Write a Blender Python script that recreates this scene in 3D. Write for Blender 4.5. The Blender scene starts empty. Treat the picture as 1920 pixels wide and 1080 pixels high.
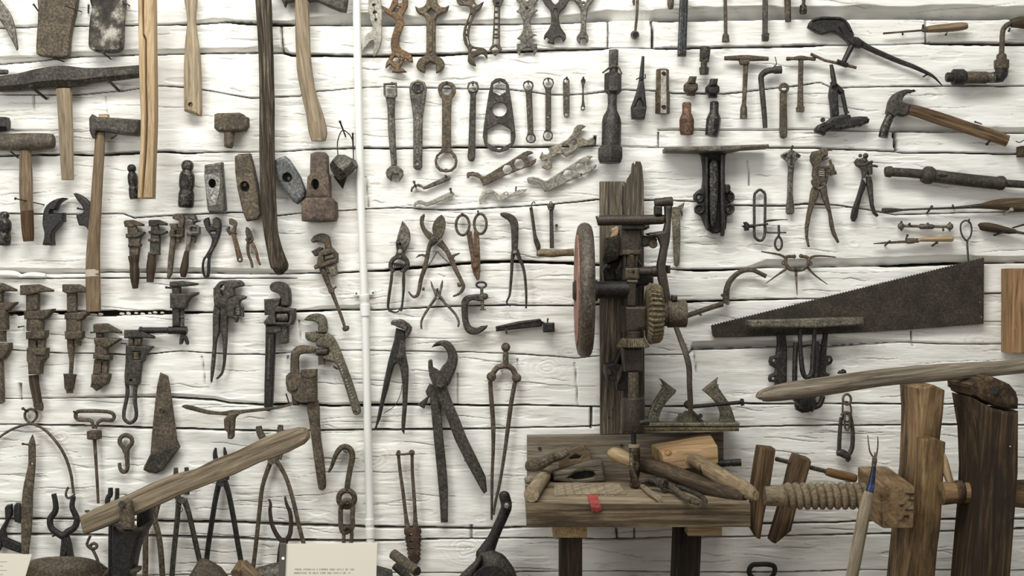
import bpy, math, random
import numpy as np
from mathutils import Vector
from mathutils.geometry import delaunay_2d_cdt
random.seed(7)
S = 0.00125      # metres per photo pixel on the wall plane
D = 3.2          # camera to wall
ZC = 1.25        # camera height above the floor
COL = bpy.context.scene.collection
OX, OY, SC = 0.0, 0.0, 1.0

def view(ox, oy, s):
    global OX, OY, SC
    OX, OY, SC = ox, oy, s

def W(x, y, d):
    """point of the place: x, y measured on the photo, d = distance off the wall (units of S)"""
    k = (D - d * S) / D
    return ((x - 960) * S * k, -d * S, ZC + (540 - y) * S * k)

def pxy(p):
    return (OX + p[0] / SC, OY + p[1] / SC)

class M:
    def __init__(s, v=None, f=None):
        s.v = v or []
        s.f = f or []
    def __add__(s, o):
        n = len(s.v)
        return M(s.v + o.v, s.f + [tuple(i + n for i in q) for q in o.f])

def circ(x, y, rx, ry=None, n=16, a0=0.0):
    ry = rx if ry is None else ry
    return [(x + rx * math.cos(a0 + 2 * math.pi * i / n), y + ry * math.sin(a0 + 2 * math.pi * i / n)) for i in range(n)]

def hexa(x, y, r, a=0.0):
    return circ(x, y, r, r, 6, a)

def smooth_closed(P, n=4):
    out = []
    L = len(P)
    for i in range(L):
        p0, p1 = P[i], P[(i + 1) % L]
        def tg(j):
            if len(P[j % L]) > 2: return (0, 0)
            a, b = P[(j - 1) % L], P[(j + 1) % L]
            return ((b[0] - a[0]) * .5, (b[1] - a[1]) * .5)
        t0, t1 = tg(i), tg(i + 1)
        seg = math.hypot(p1[0] - p0[0], p1[1] - p0[1])
        def lim(t):
            l = math.hypot(*t)
            return (t[0] * seg / l, t[1] * seg / l) if l > seg else t
        t0, t1 = lim(t0), lim(t1)
        for k in range(n):
            s = k / n
            h1 = 2*s**3 - 3*s**2 + 1; h2 = s**3 - 2*s**2 + s; h3 = -2*s**3 + 3*s**2; h4 = s**3 - s**2
            out.append((h1*p0[0] + h2*t0[0] + h3*p1[0] + h4*t1[0], h1*p0[1] + h2*t0[1] + h3*p1[1] + h4*t1[1]))
    return out

def _area(P):
    return sum(P[i - 1][0] * P[i][1] - P[i][0] * P[i - 1][1] for i in range(len(P))) / 2

def _inset(P, b):
    """move a closed outline (interior on its left) inwards by b"""
    out = []
    L = len(P)
    for i in range(L):
        x0, y0 = P[i - 1]; x1, y1 = P[i]; x2, y2 = P[(i + 1) % L]
        ax, ay, bx, by = x1 - x0, y1 - y0, x2 - x1, y2 - y1
        la, lb = math.hypot(ax, ay) or 1, math.hypot(bx, by) or 1
        n1 = (-ay / la, ax / la); n2 = (-by / lb, bx / lb)
        mx, my = n1[0] + n2[0], n1[1] + n2[1]
        ml = math.hypot(mx, my)
        if ml < 1e-6: out.append((x1, y1)); continue
        mx /= ml; my /= ml
        c = max(mx * n1[0] + my * n1[1], .55)
        q = min(b / c, .45 * max(la, lb))
        out.append((x1 + mx * q, y1 + my * q))
    return out

def _wind(P, x, y):
    w = 0
    for i in range(len(P)):
        x0, y0 = P[i - 1]; x1, y1 = P[i]
        if (y0 <= y) != (y1 <= y):
            c = (x1 - x0) * (y - y0) - (x - x0) * (y1 - y0)
            if y0 <= y and c > 0: w += 1
            elif y1 <= y and c < 0: w -= 1
    return w

def plate(pts, d=3, t=8, b=1.5, holes=(), sm=0):
    """solid cut to an outline; back at d, thickness t, rounded edge b"""
    if sm: pts = smooth_closed(pts, sm)
    k = (D - (d + t) * S) / D
    b = min(b, t * .45)
    loops = []
    for j, poly in enumerate([pts] + list(holes)):
        Q = []
        for p in poly:
            x, y = pxy(p)
            q = ((x - 960) * S * k, (540 - y) * S * k)
            if not Q or math.hypot(q[0] - Q[-1][0], q[1] - Q[-1][1]) > 1e-5: Q.append(q)
        if math.hypot(Q[0][0] - Q[-1][0], Q[0][1] - Q[-1][1]) < 1e-5: Q.pop()
        if (_area(Q) > 0) != (j == 0): Q.reverse()
        loops.append(Q)
    ins = [_inset(Q, b * S) for Q in loops]
    mid = [_inset(Q, b * S * .3) for Q in loops]
    yf, yb = -(d + t) * S, -d * S
    v, f = [], []
    for Q, I, Md in zip(loops, ins, mid):
        n = len(Q); o = len(v)
        for ring_, y in ((I, yf), (Md, yf + b * S * .3), (Q, yf + b * S), (Q, yb - b * S * .5), (I, yb)):
            v += [(p[0], y, ZC + p[1]) for p in ring_]
        for r in range(4):
            for i in range(n):
                i2 = (i + 1) % n
                f.append((o + r * n + i, o + (r + 1) * n + i, o + (r + 1) * n + i2, o + r * n + i2))
    cv, ce = [], []
    for I in ins:
        o = len(cv); n = len(I)
        cv += [Vector(p) for p in I]
        ce += [(o + i, o + (i + 1) % n) for i in range(n)]
    rv, re_, rf = delaunay_2d_cdt(cv, ce, [], 0, 1e-7)[:3]
    o = len(v); m = len(rv)
    v += [(p[0], yf, ZC + p[1]) for p in rv] + [(p[0], yb, ZC + p[1]) for p in rv]
    for q in rf:
        x = sum(rv[i][0] for i in q) / len(q); y = sum(rv[i][1] for i in q) / len(q)
        if _wind(ins[0], x, y) > 0 and all(_wind(h, x, y) >= 0 for h in ins[1:]):
            q = list(q)
            if _area([(rv[i][0], rv[i][1]) for i in q]) < 0: q.reverse()
            f.append(tuple(o + i for i in q)); f.append(tuple(o + m + i for i in reversed(q)))
    return M(v, f)

def catmull(P, n):
    if n <= 1 or len(P) < 3: return P
    out = []
    A = np.array(P, float)
    for i in range(len(A) - 1):
        p0 = A[max(i - 1, 0)]; p1 = A[i]; p2 = A[i + 1]; p3 = A[min(i + 2, len(A) - 1)]
        for k in range(n):
            s = k / n
            out.append(.5 * (2*p1 + (p2 - p0)*s + (2*p0 - 5*p1 + 4*p2 - p3)*s*s + (3*p1 - p0 - 3*p2 + p3)*s**3))
    out.append(A[-1])
    return [tuple(q) for q in out]

def sweep3(P, n=10, rot=0.0, flat=1.0, cap=1, ref=(0, -1, 0), closed=False, sides=None):
    """P: list of (X,Y,Z,r) in metres"""
    A = np.array(P, float)
    C, R = A[:, :3], A[:, 3]
    m = len(C)
    v, f = [], []
    ref = np.array(ref, float)
    prevu = None
    for i in range(m):
        if closed:
            t = C[(i + 1) % m] - C[i - 1]
        else:
            j0, j1 = max(i - 1, 0), min(i + 1, m - 1)
            t = C[j1] - C[j0]
            while np.linalg.norm(t) < 1e-9 and (j0 > 0 or j1 < m - 1):
                j0 = max(j0 - 1, 0); j1 = min(j1 + 1, m - 1); t = C[j1] - C[j0]
        t = t / (np.linalg.norm(t) + 1e-12)
        r_ = ref if abs(t @ ref) < .93 else np.array((0.2, 0.1, 1.0)) / 1.0247
        u = np.cross(t, r_); u /= np.linalg.norm(u)
        if prevu is not None and u @ prevu < 0 and abs(t @ ref) < .99: u = u
        w = np.cross(u, t)
        prevu = u
        for k in range(n):
            a = rot + 2 * math.pi * k / n
            v.append(tuple(C[i] + R[i] * (math.cos(a) * u + math.sin(a) * flat * w)))
    rings = m if closed else m - 1
    for i in range(rings):
        i2 = (i + 1) % m
        for k in range(n):
            k2 = (k + 1) % n
            f.append((i*n + k, i*n + k2, i2*n + k2, i2*n + k))
    if not closed and cap:
        f.append(tuple(range(n - 1, -1, -1)))
        f.append(tuple((m - 1) * n + k for k in range(n)))
    return M(v, f)

def tube(P, d=8, n=10, rot=0.0, flat=1.0, sm=4, rnd=0, closed=False, nb=None):
    """swept bar: P = (x, y, r) or (x, y, r, depth) in view units; depth in S units"""
    Q = [(OX + p[0] / SC, OY + p[1] / SC, p[2] / SC, p[3] if len(p) > 3 else d) for p in P]
    if closed and sm > 1:
        L = len(Q)
        out = []
        A = np.array(Q, float)
        for i in range(L):
            p0, p1, p2, p3 = A[i - 1], A[i], A[(i + 1) % L], A[(i + 2) % L]
            for k in range(sm):
                s = k / sm
                out.append(.5 * (2*p1 + (p2 - p0)*s + (2*p0 - 5*p1 + 4*p2 - p3)*s*s + (3*p1 - p0 - 3*p2 + p3)*s**3))
        Q = out
    elif sm > 1:
        Q = catmull(Q, sm)
    if rnd and not closed:
        def endc(a, b):
            a = np.array(a, float); b = np.array(b, float)
            dr = a - b; l = math.hypot(dr[0], dr[1], dr[3])
            if l < 1e-9: return []
            u = dr / l; r = a[2] * rnd
            res = []
            for q in (.5, .85, 1.0):
                e = a + 0; e[[0, 1, 3]] += u[[0, 1, 3]] * r * q
                e[2] = a[2] * math.sqrt(max(1 - q * q, .02)); res.append(tuple(e))
            return res
        Q = list(reversed(endc(Q[0], Q[1]))) + list(Q) + endc(Q[-1], Q[-2])
    R = []
    for x, y, r, dd in Q:
        k = (D - dd * S) / D
        R.append((*W(x, y, dd), max(r, .15) * S * k))
    return sweep3(R, n, rot, flat, 1, closed=closed)

def lathe(p0, p1, prof, d=10, n=16, rot=0.0, flat=1.0):
    """turned solid between two points; prof = [(t, r)]"""
    P = [(p0[0] + (p1[0] - p0[0]) * t, p0[1] + (p1[1] - p0[1]) * t, r) for t, r in prof]
    return tube(P, d, n, rot, flat, sm=1)

def ball(x, y, r, d, n=14, flat=1.0):
    P = []
    for i in range(9):
        a = math.pi * i / 8
        P.append((x, y - r * math.cos(a), max(r * math.sin(a), .02)))
    return tube(P, d, n, flat=flat, sm=1)

def studs(pts, r, d, t):
    """round rivet heads standing off depth d by t"""
    m = M()
    for x, y in pts:
        m = m + rod3((x, y, d - 1), (x, y, d + t * .6), r, r, n=12) + rod3((x, y, d + t * .6), (x, y, d + t), r * .95, r * .5, n=12)
    return m

def rod3(a, b, r0, r1=None, n=10, rot=0.0, flat=1.0):
    """bar between two points given as (x, y, depth)"""
    r1 = r0 if r1 is None else r1
    q = []
    for (x, y, d), r in ((a, r0), (b, r1)):
        k = (D - d * S) / D
        q.append((*W(OX + x / SC, OY + y / SC, d), r / SC * S * k))
    return sweep3(q, n, rot, flat)

def path3(P, r, n=10, sm=1, flat=1.0, rot=0.0):
    return tube([(p[0], p[1], p[3] if len(p) > 3 else r, p[2]) for p in P], n=n, sm=sm, flat=flat, rot=rot)

def box3(x0, y0, x1, y1, d0, d1, b=1.5):
    return plate([(x0, y0), (x1, y0), (x1, y1), (x0, y1)], d0, d1 - d0, b)

def wbox(X0, X1, Y0, Y1, Z0, Z1):
    v = [(x, y, z) for x in (X0, X1) for y in (Y0, Y1) for z in (Z0, Z1)]
    f = [(0, 1, 3, 2), (4, 6, 7, 5), (0, 4, 5, 1), (2, 3, 7, 6), (0, 2, 6, 4), (1, 5, 7, 3)]
    return M(v, f)

def ring(x, y, rx, ry, r, d, n=8, m=20, flat=1.0):
    return tube([(*p, r) for p in circ(x, y, rx, ry, m)], d, n, flat=flat, sm=1, closed=True)

def spring(x0, y0, x1, y1, rad, r, turns, d, n=6):
    P = []
    N = int(turns * 10)
    L = math.hypot(x1 - x0, y1 - y0); ux, uy = (x1 - x0) / L, (y1 - y0) / L
    for i in range(N + 1):
        a = 2 * math.pi * turns * i / N; t = i / N
        o = rad * math.cos(a)
        P.append((x0 + (x1 - x0) * t - uy * o, y0 + (y1 - y0) * t + ux * o, r, d + rad / SC * math.sin(a)))
    return tube(P, d, n, sm=1)

# ------------------------------------------------------------------ objects
def link(name, m, mat, parent=None, origin=(0, 0, 0), ang=32):
    me = bpy.data.meshes.new(name)
    V = np.array(m.v, float) - np.array(origin)
    me.from_pydata([tuple(q) for q in V], [], m.f)
    me.validate()
    # grain coordinates along the longest direction of the piece
    if len(V) > 3:
        c = V - V.mean(0)
        w, e = np.linalg.eigh(c.T @ c)
        e = e[:, ::-1]
        for j in range(3):
            if e[np.argmax(abs(e[:, j])), j] < 0: e[:, j] *= -1
        g = c @ e
        at = me.attributes.new('grain', 'FLOAT_VECTOR', 'POINT')
        if len(me.vertices) == len(g):
            at.data.foreach_set('vector', g.astype(np.float32).ravel())
    me.polygons.foreach_set('use_smooth', [True] * len(me.polygons))
    me.set_sharp_from_angle(angle=math.radians(ang))
    me.materials.append(mat)
    ob = bpy.data.objects.new(name, me)
    COL.objects.link(ob)
    ob.location = origin
    if parent: ob.parent = parent
    return ob

def T(name, label, cat, parts, group=None, kind=None):
    """one thing; parts = [(name, mesh, material[, label])]; 'frame/bolt' makes a bolt under frame"""
    allv = np.array([q for p in parts for q in p[1].v])
    lo, hi = allv.min(0), allv.max(0)
    base = ((lo[0] + hi[0]) / 2, hi[1], lo[2])
    if len(parts) == 1:
        root = link(name, parts[0][1], parts[0][2], None, base)
    else:
        root = bpy.data.objects.new(name, None)
        root.empty_display_size = .02
        COL.objects.link(root); root.location = base
        last = {}
        for p in parts:
            path = p[0].split('/')
            par = root if len(path) == 1 else last[path[0]]
            ob = link(path[-1], M([(a - base[0], b - base[1], c - base[2]) for a, b, c in p[1].v], p[1].f), p[2], par)
            if len(p) > 3: ob['label'] = p[3]
            if len(path) == 1: last[path[0]] = ob
    if label: root['label'] = label
    if cat: root['category'] = cat
    if group: root['group'] = group
    if kind: root['kind'] = kind
    return root

def nail(bx, by, hx, hy, dh, label, r=1.6, head=2.2, mat=None, group=None, d0=0):
    """a nail driven in at (bx,by), its head at (hx,hy) standing dh off the wall"""
    s = SC
    m = rod3((bx, by, d0 - 1.0), (hx, hy, dh), r * s * .9, r * s, n=8)
    ux, uy = (bx - hx) * .06, (by - hy) * .06
    h = rod3((hx + ux, hy + uy, dh - 1.2), (hx, hy, dh + .5), head * s, head * s * .9, n=10)
    T('nail', label, 'nail', [('shank', m, mat or NAIL), ('nail_head', h, mat or NAIL)], group)

# ------------------------------------------------------------------ materials
def lin(c):
    return tuple(((x / 255) / 12.92 if x / 255 <= .04045 else ((x / 255 + .055) / 1.055) ** 2.4) for x in c) + (1,)

def nodes(name):
    m = bpy.data.materials.new(name); m.use_nodes = True
    nt = m.node_tree
    return m, nt, nt.nodes, nt.links, nt.nodes['Principled BSDF']

def coords(nt, scale, seedmul=7.0):
    N, L = nt.nodes, nt.links
    a = N.new('ShaderNodeAttribute'); a.attribute_name = 'grain'
    oi = N.new('ShaderNodeObjectInfo')
    mp = N.new('ShaderNodeMapping')
    mp.inputs['Scale'].default_value = scale
    mu = N.new('ShaderNodeMath'); mu.operation = 'MULTIPLY'; mu.inputs[1].default_value = seedmul
    L.new(oi.outputs['Random'], mu.inputs[0])
    cb = N.new('ShaderNodeCombineXYZ')
    for i in range(3): L.new(mu.outputs[0], cb.inputs[i])
    L.new(cb.outputs[0], mp.inputs['Location'])
    L.new(a.outputs['Vector'], mp.inputs['Vector'])
    return mp.outputs[0], oi

def noise(nt, vec, scale, detail=6, rough=.6, dist=0.0):
    n = nt.nodes.new('ShaderNodeTexNoise')
    n.inputs['Scale'].default_value = scale; n.inputs['Detail'].default_value = detail
    n.inputs['Roughness'].default_value = rough; n.inputs['Distortion'].default_value = dist
    nt.links.new(vec, n.inputs['Vector'])
    return n.outputs['Fac']

def ramp(nt, fac, stops):
    r = nt.nodes.new('ShaderNodeValToRGB')
    e = r.color_ramp.elements
    while len(e) < len(stops): e.new(.5)
    for i, (p, c) in enumerate(stops):
        e[i].position = p; e[i].color = c if len(c) == 4 else lin(c)
    nt.links.new(fac, r.inputs['Fac'])
    return r.outputs['Color']

def vary(nt, col, oi, amt):
    hs = nt.nodes.new('ShaderNodeHueSaturation')
    mr = nt.nodes.new('ShaderNodeMapRange')
    mr.inputs['To Min'].default_value = 1 - amt; mr.inputs['To Max'].default_value = 1 + amt
    nt.links.new(oi.outputs['Random'], mr.inputs['Value'])
    nt.links.new(mr.outputs[0], hs.inputs['Value'])
    nt.links.new(col, hs.inputs['Color'])
    return hs.outputs[0]

def metal(name, dark, mid, light, metallic=.35, rough=.6, scale=170, bump=.6, amt=.14):
    m, nt, N, L, B = nodes(name)
    vec, oi = coords(nt, (1, 1, 1))
    f = noise(nt, vec, scale, 8, .72)
    c = ramp(nt, f, [(.36, dark), (.5, mid), (.66, light)])
    f2 = noise(nt, vec, 26, 6, .65)
    mx = N.new('ShaderNodeMix'); mx.data_type = 'RGBA'; mx.blend_type = 'MULTIPLY'
    g = ramp(nt, f2, [(.34, (.34, .34, .33, 1)), (.62, (1.06, 1.06, 1.04, 1))])
    mx.inputs['Factor'].default_value = .8
    L.new(c, mx.inputs['A']); L.new(g, mx.inputs['B'])
    L.new(vary(nt, mx.outputs['Result'], oi, amt), B.inputs['Base Color'])
    B.inputs['Metallic'].default_value = metallic
    rr = N.new('ShaderNodeMapRange'); rr.inputs['To Min'].default_value = rough - .24; rr.inputs['To Max'].default_value = rough + .2
    L.new(f, rr.inputs['Value']); L.new(rr.outputs[0], B.inputs['Roughness'])
    bp = N.new('ShaderNodeBump'); bp.inputs['Strength'].default_value = bump; bp.inputs['Distance'].default_value = .0016
    f3 = noise(nt, vec, 240, 6, .7)
    L.new(f3, bp.inputs['Height']); L.new(bp.outputs[0], B.inputs['Normal'])
    return m

def wood(name, dark, mid, light, rough=.7, scale=26, stretch=.06, bump=.4, amt=.1, pit=0.0):
    m, nt, N, L, B = nodes(name)
    vec, oi = coords(nt, (stretch, 1, 1), 3.0)
    f = noise(nt, vec, scale * 6, 8, .7, .8)
    c = ramp(nt, f, [(.32, dark), (.5, mid), (.7, light)])
    f2 = noise(nt, vec, scale * .8, 4, .6)
    mx = N.new('ShaderNodeMix'); mx.data_type = 'RGBA'; mx.blend_type = 'MULTIPLY'
    g = ramp(nt, f2, [(.3, (.58, .57, .55, 1)), (.65, (1.06, 1.06, 1.06, 1))])
    mx.inputs['Factor'].default_value = .85
    L.new(c, mx.inputs['A']); L.new(g, mx.inputs['B'])
    out = mx.outputs['Result']
    if pit:
        vec3, _ = coords(nt, (.35, 1, 1), 5.0)
        f4 = noise(nt, vec3, 15, 6, .66)
        mx2 = N.new('ShaderNodeMix'); mx2.data_type = 'RGBA'
        s = ramp(nt, f4, [(.46, (0, 0, 0, 1)), (.64, (pit, pit, pit, 1))])
        L.new(s, mx2.inputs['Factor']); L.new(out, mx2.inputs['A']); mx2.inputs['B'].default_value = lin((38, 30, 22))
        out = mx2.outputs['Result']
    L.new(vary(nt, out, oi, amt), B.inputs['Base Color'])
    B.inputs['Roughness'].default_value = rough
    B.inputs['Specular IOR Level'].default_value = .25
    bp = N.new('ShaderNodeBump'); bp.inputs['Strength'].default_value = bump; bp.inputs['Distance'].default_value = .002
    L.new(f, bp.inputs['Height']); L.new(bp.outputs[0], B.inputs['Normal'])
    return m

def plain(name, c, rough=.5, metallic=0.0):
    m, nt, N, L, B = nodes(name)
    B.inputs['Base Color'].default_value = lin(c); B.inputs['Roughness'].default_value = rough
    B.inputs['Metallic'].default_value = metallic
    vec, oi = coords(nt, (1, 1, 1))
    f = noise(nt, vec, 120, 5, .6)
    bp = N.new('ShaderNodeBump'); bp.inputs['Strength'].default_value = .12; bp.inputs['Distance'].default_value = .001
    L.new(f, bp.inputs['Height']); L.new(bp.outputs[0], B.inputs['Normal'])
    return m

IRON = metal('dark_iron', (38, 35, 31), (66, 61, 54), (104, 98, 88))
RUST = metal('brown_rust', (48, 40, 31), (84, 74, 59), (124, 112, 92), .1, .75)
ORUST = metal('orange_rust', (60, 44, 31), (104, 81, 57), (144, 118, 88), .1, .75)
BLACK = metal('black_iron', (17, 16, 15), (36, 34, 31), (66, 63, 58), .3, .5)
STEEL = metal('grey_steel', (62, 59, 53), (104, 99, 90), (150, 145, 134), .55, .48)
PALE = metal('pale_steel', (126, 122, 112), (164, 160, 148), (196, 192, 180), .3, .55)
BRIGHT = metal('worn_bright_steel', (84, 82, 78), (140, 138, 132), (200, 198, 192), .8, .35)
NAIL = metal('nail_iron', (28, 25, 22), (52, 46, 39), (84, 74, 62), .4, .5)
OLIVE = metal('olive_patina', (58, 54, 44), (100, 95, 79), (142, 136, 116), .3, .6)
LWOOD = wood('light_wood', (126, 104, 76), (176, 152, 118), (204, 184, 152))
GWOOD = wood('grey_handle_wood', (100, 88, 70), (148, 133, 109), (178, 164, 141))
BWOOD = wood('brown_handle_wood', (70, 56, 40), (114, 97, 75), (148, 130, 104))
DWOOD = wood('dark_handle_wood', (34, 28, 21), (64, 53, 40), (98, 84, 64))
WEATH = wood('weathered_board', (32, 28, 23), (84, 76, 64), (146, 137, 120), .85, 26, .05, 1.1)
BEAM = wood('stained_beam', (40, 31, 22), (92, 73, 51), (138, 114, 84), .75, 20, .05, .6, .06, .85)
BENCH = wood('bench_wood', (72, 60, 45), (138, 121, 96), (182, 164, 134), .8, 22, .05, .7, .06, .7)
PAINTW = plain('white_pipe_paint', (226, 226, 220), .4)
# ------------------------------------------------------------------ the hewn log wall
def vnoise(X, Y, seed):
    r = np.random.RandomState(seed)
    G = r.rand(512, 512).astype(np.float32)
    xi = np.floor(X).astype(int); yi = np.floor(Y).astype(int)
    fx = (X - xi).astype(np.float32); fy = (Y - yi).astype(np.float32)
    fx = fx * fx * (3 - 2 * fx); fy = fy * fy * (3 - 2 * fy)
    a = G[yi % 512, xi % 512]; b = G[yi % 512, (xi + 1) % 512]
    c = G[(yi + 1) % 512, xi % 512]; d_ = G[(yi + 1) % 512, (xi + 1) % 512]
    return a + (b - a) * fx + (c - a) * fy + (a - b - c + d_) * fx * fy

def fbm(X, Y, seed, o=4):
    s = 0; a = .5
    for i in range(o):
        s = s + a * vnoise(X * 2 ** i, Y * 2 ** i, seed + i); a *= .5
    return s

def wall():
    x0, x1, y0, y1 = -190, 2110, -150, 1250
    xs = np.arange(x0, x1 + .1, 2.5); ys = np.arange(y0, y1 + .1, 1.2)
    X, Y = np.meshgrid(xs, ys)
    w = fbm(X / 90, Y / 60, 3) * 5 - 2.5          # waver of every line
    w2 = fbm(X / 24, Y / 40, 9, 3) * 3 - 1.5
    depth = np.zeros_like(X)                         # how far the face sits back (S units)
    bare = np.zeros_like(X)
    # gaps between logs: points, (x, half gap), (x, lip height above), (x, lip height below)
    G = [
     ([(-200,52),(0,51),(260,46),(345,45),(372,44),(425,40),(480,44),(560,46),(700,46),(870,44),(1000,43),(1060,41),(1140,38),(1330,37),(1560,35),(1740,34),(2110,35)],
      [(0,1.6),(330,1.4),(350,2.4),(480,2.8),(700,2.4),(1140,1.5),(1150,.2),(1222,.2),(1230,3),(1340,2.2),(1360,.8),(1730,.8),(1750,2.2),(2110,2)],
      [(0,3),(360,2),(400,8),(440,2),(540,4),(590,14),(660,22),(740,20),(830,6),(1000,10),(1130,18),(1300,24),(1480,26),(1700,26),(2000,26)], [(0,2)]),
     ([(-200,119),(0,118),(60,114),(100,108),(150,104),(260,101),(345,99),(500,97),(530,98),(545,102),(660,103),(830,101),(870,98),(930,96),(1000,93),(1100,91),(1140,89),(1225,90),(1330,88),(1440,86),(1530,84),(1660,83),(1740,80),(2110,84)],
      [(0,2.6),(150,1.6),(420,2.2),(540,2.6),(1000,1.6),(1130,1.4),(1150,.5),(1220,.5),(1250,2.2),(1530,2.4),(1560,.6),(1730,.6),(1745,3),(2110,3)],
      [(0,12),(110,6),(150,8),(500,8),(535,8),(545,1),(2110,1)], [(0,2),(540,3),(560,9),(700,15),(1000,13),(1130,10),(1150,2),(1240,4),(1440,5),(2110,3)]),
     ([(-200,176),(60,177),(135,177),(230,170),(260,165),(300,161),(345,163),(400,171),(470,183),(560,180),(590,171),(660,165),(720,162),(850,165),(930,165),(1030,177),(1100,175),(1170,169),(1240,170),(1260,174),(1360,176),(1440,166),(1540,155),(1560,165),(1600,163),(1760,161),(2110,160)],
      [(0,.7),(270,.9),(400,.5),(500,.7),(700,.6),(1000,.8),(1560,.9),(1760,1.4),(2110,1.4)], [(0,1)], [(0,1)]),
     ([(-200,292),(0,291),(100,290),(170,291),(240,287),(310,284),(345,287),(420,285),(520,285),(600,279),(690,277),(750,278),(860,276),(1000,275),(1116,273),(1130,275),(1240,276),(1420,277),(1530,278),(1675,283),(1690,285),(2110,291)],
      [(0,1.6),(160,1.8),(240,2.4),(320,2.6),(380,1),(520,.7),(600,1.2),(700,2),(1110,1.8),(1125,.3),(1240,.4),(1420,1),(1680,1.2),(2110,1.6)], [(0,2)], [(0,2)]),
     ([(1120,243),(1240,244),(1480,243),(1680,247),(2110,251)],
      [(1120,0),(1230,0),(1240,.6),(1670,.6),(1680,1),(2110,1)], [(1120,0),(1240,3),(1400,3),(1660,4),(1690,11),(2110,13)], [(0,1)]),
     ([(-200,400),(0,400),(110,402),(230,400),(250,408),(340,402),(450,397),(520,404),(560,400),(700,391),(745,389),(850,394),(900,391),(1000,385),(1120,374),(1240,375),(1300,377),(1380,385),(1480,385),(1510,381),(1570,384),(1680,402),(1920,396),(2110,398)],
      [(0,.7),(230,.6),(250,1),(500,.9),(640,.4),(760,.8),(1000,.9),(1350,.8),(1480,1.2),(1510,1.2),(1570,.7),(2110,.5)], [(0,1)], [(0,1)]),
     ([(-200,512),(0,511),(60,513),(160,513),(200,511),(300,511),(420,513),(540,514),(600,512),(660,510),(720,508),(760,503),(830,497),(900,492),(960,490),(1060,493),(1130,497),(1280,507),(1350,507),(1440,502),(1660,500),(1800,494),(1920,493),(2110,494)],
      [(0,.6),(540,.7),(690,1.2),(740,2.2),(1000,2.6),(1090,3),(1130,2),(1260,.6),(1300,2),(1350,1.6),(1440,.5),(1650,.4),(1665,2.6),(1780,2.4),(1830,.8),(2110,1.2)],
      [(0,11),(150,10),(190,5),(330,9),(460,11),(540,8),(640,2),(1060,2),(1400,3),(1440,17),(1640,18),(1800,15),(2110,14)], [(0,2)]),
     ([(-200,522),(90,522),(540,522),(640,522)], [(0,.4),(90,.8),(540,.8),(560,0),(640,0)], [(0,0)], [(0,1)]),
     ([(-200,588),(0,588),(160,587),(250,588),(300,587),(400,586),(500,585),(560,584),(700,581),(830,575),(980,573),(1080,574),(1130,570),(1280,566),(1440,562),(1560,560),(1640,553),(1920,549),(2110,549)],
      [(0,3.4),(160,3.6),(180,4.6),(300,4.4),(330,2.2),(420,1),(460,1.8),(560,2),(640,1.2),(690,.9),(850,1),(1060,1.1),(1130,1.2),(1280,2),(1420,1.2),(1560,.5),(2110,.7)], [(0,1.5),(560,2),(600,9),(690,9),(700,2)], [(0,2)]),
     ([(-200,653),(0,655),(130,663),(250,666),(340,659),(420,664),(500,664),(560,659),(690,657),(870,661),(980,665),(1080,672),(1130,668),(1290,664),(1300,656),(1400,653),(1550,650),(1690,642),(1760,645),(2110,648)],
      [(0,.5),(340,.9),(500,.7),(560,.4),(860,.5),(1280,.6),(1400,.6),(2110,.5)], [(0,1),(1290,1),(1300,16),(1600,14),(1690,4),(2110,2)], [(0,1)]),
     ([(-200,748),(150,747),(240,745),(330,746),(400,750),(430,757),(500,760),(560,757),(620,762),(780,760),(1000,761),(1130,763),(1280,762),(1400,757),(1680,758),(2110,760)],
      [(0,.4),(180,.5),(320,.9),(410,1.4),(500,1.8),(620,1.8),(700,2.2),(1000,1),(1110,.9),(1400,1.4),(1500,.9),(2110,1)], [(0,1),(180,4),(330,8),(410,7),(500,3),(690,6),(780,3),(900,1)], [(0,2)]),
     ([(-200,797),(60,797),(130,798),(280,803),(350,804),(480,808),(600,808),(690,806),(780,806),(860,805),(960,803),(1100,800),(1125,798),(1340,803),(1400,801),(1560,798),(2110,797)],
      [(0,.6),(130,1.4),(480,1.4),(690,.9),(760,1.8),(820,1.8),(870,1),(1125,.8),(1560,1),(2110,1)], [(0,1)], [(0,2),(340,4),(480,2)]),
     ([(-200,975),(140,974),(330,979),(410,980),(560,985),(690,989),(800,990),(900,993),(980,990),(1440,982),(1560,981),(1650,977),(1800,975),(2110,972)],
      [(0,1.4),(330,1.6),(560,2),(800,1.6),(980,1.4),(1100,.6),(1440,1.2),(2110,1)], [(0,2),(330,5),(700,3),(2110,3)], [(0,2)]),
     ([(-200,1001),(150,1003),(340,1006),(410,1008),(520,1013),(690,1014),(850,1012),(980,1010),(1130,1012),(1440,1005),(1560,1003),(1700,1000),(2110,985)],
      [(0,1.8),(340,1.4),(520,1.6),(700,1.6),(850,1),(1000,.9),(1130,1.2),(1280,1),(1440,.8),(1700,1.4),(2110,1.2)], [(0,1)], [(0,3),(400,5),(700,2)]),
     ([(-200,1084),(1050,1072),(1240,1073),(1440,1075),(1620,1069),(2110,1072)], [(0,.3),(1050,.6),(1240,.6),(1440,1),(1620,.6),(2110,.6)], [(0,1)], [(0,1)]),
    ]
    idx = np.zeros_like(X)
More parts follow.
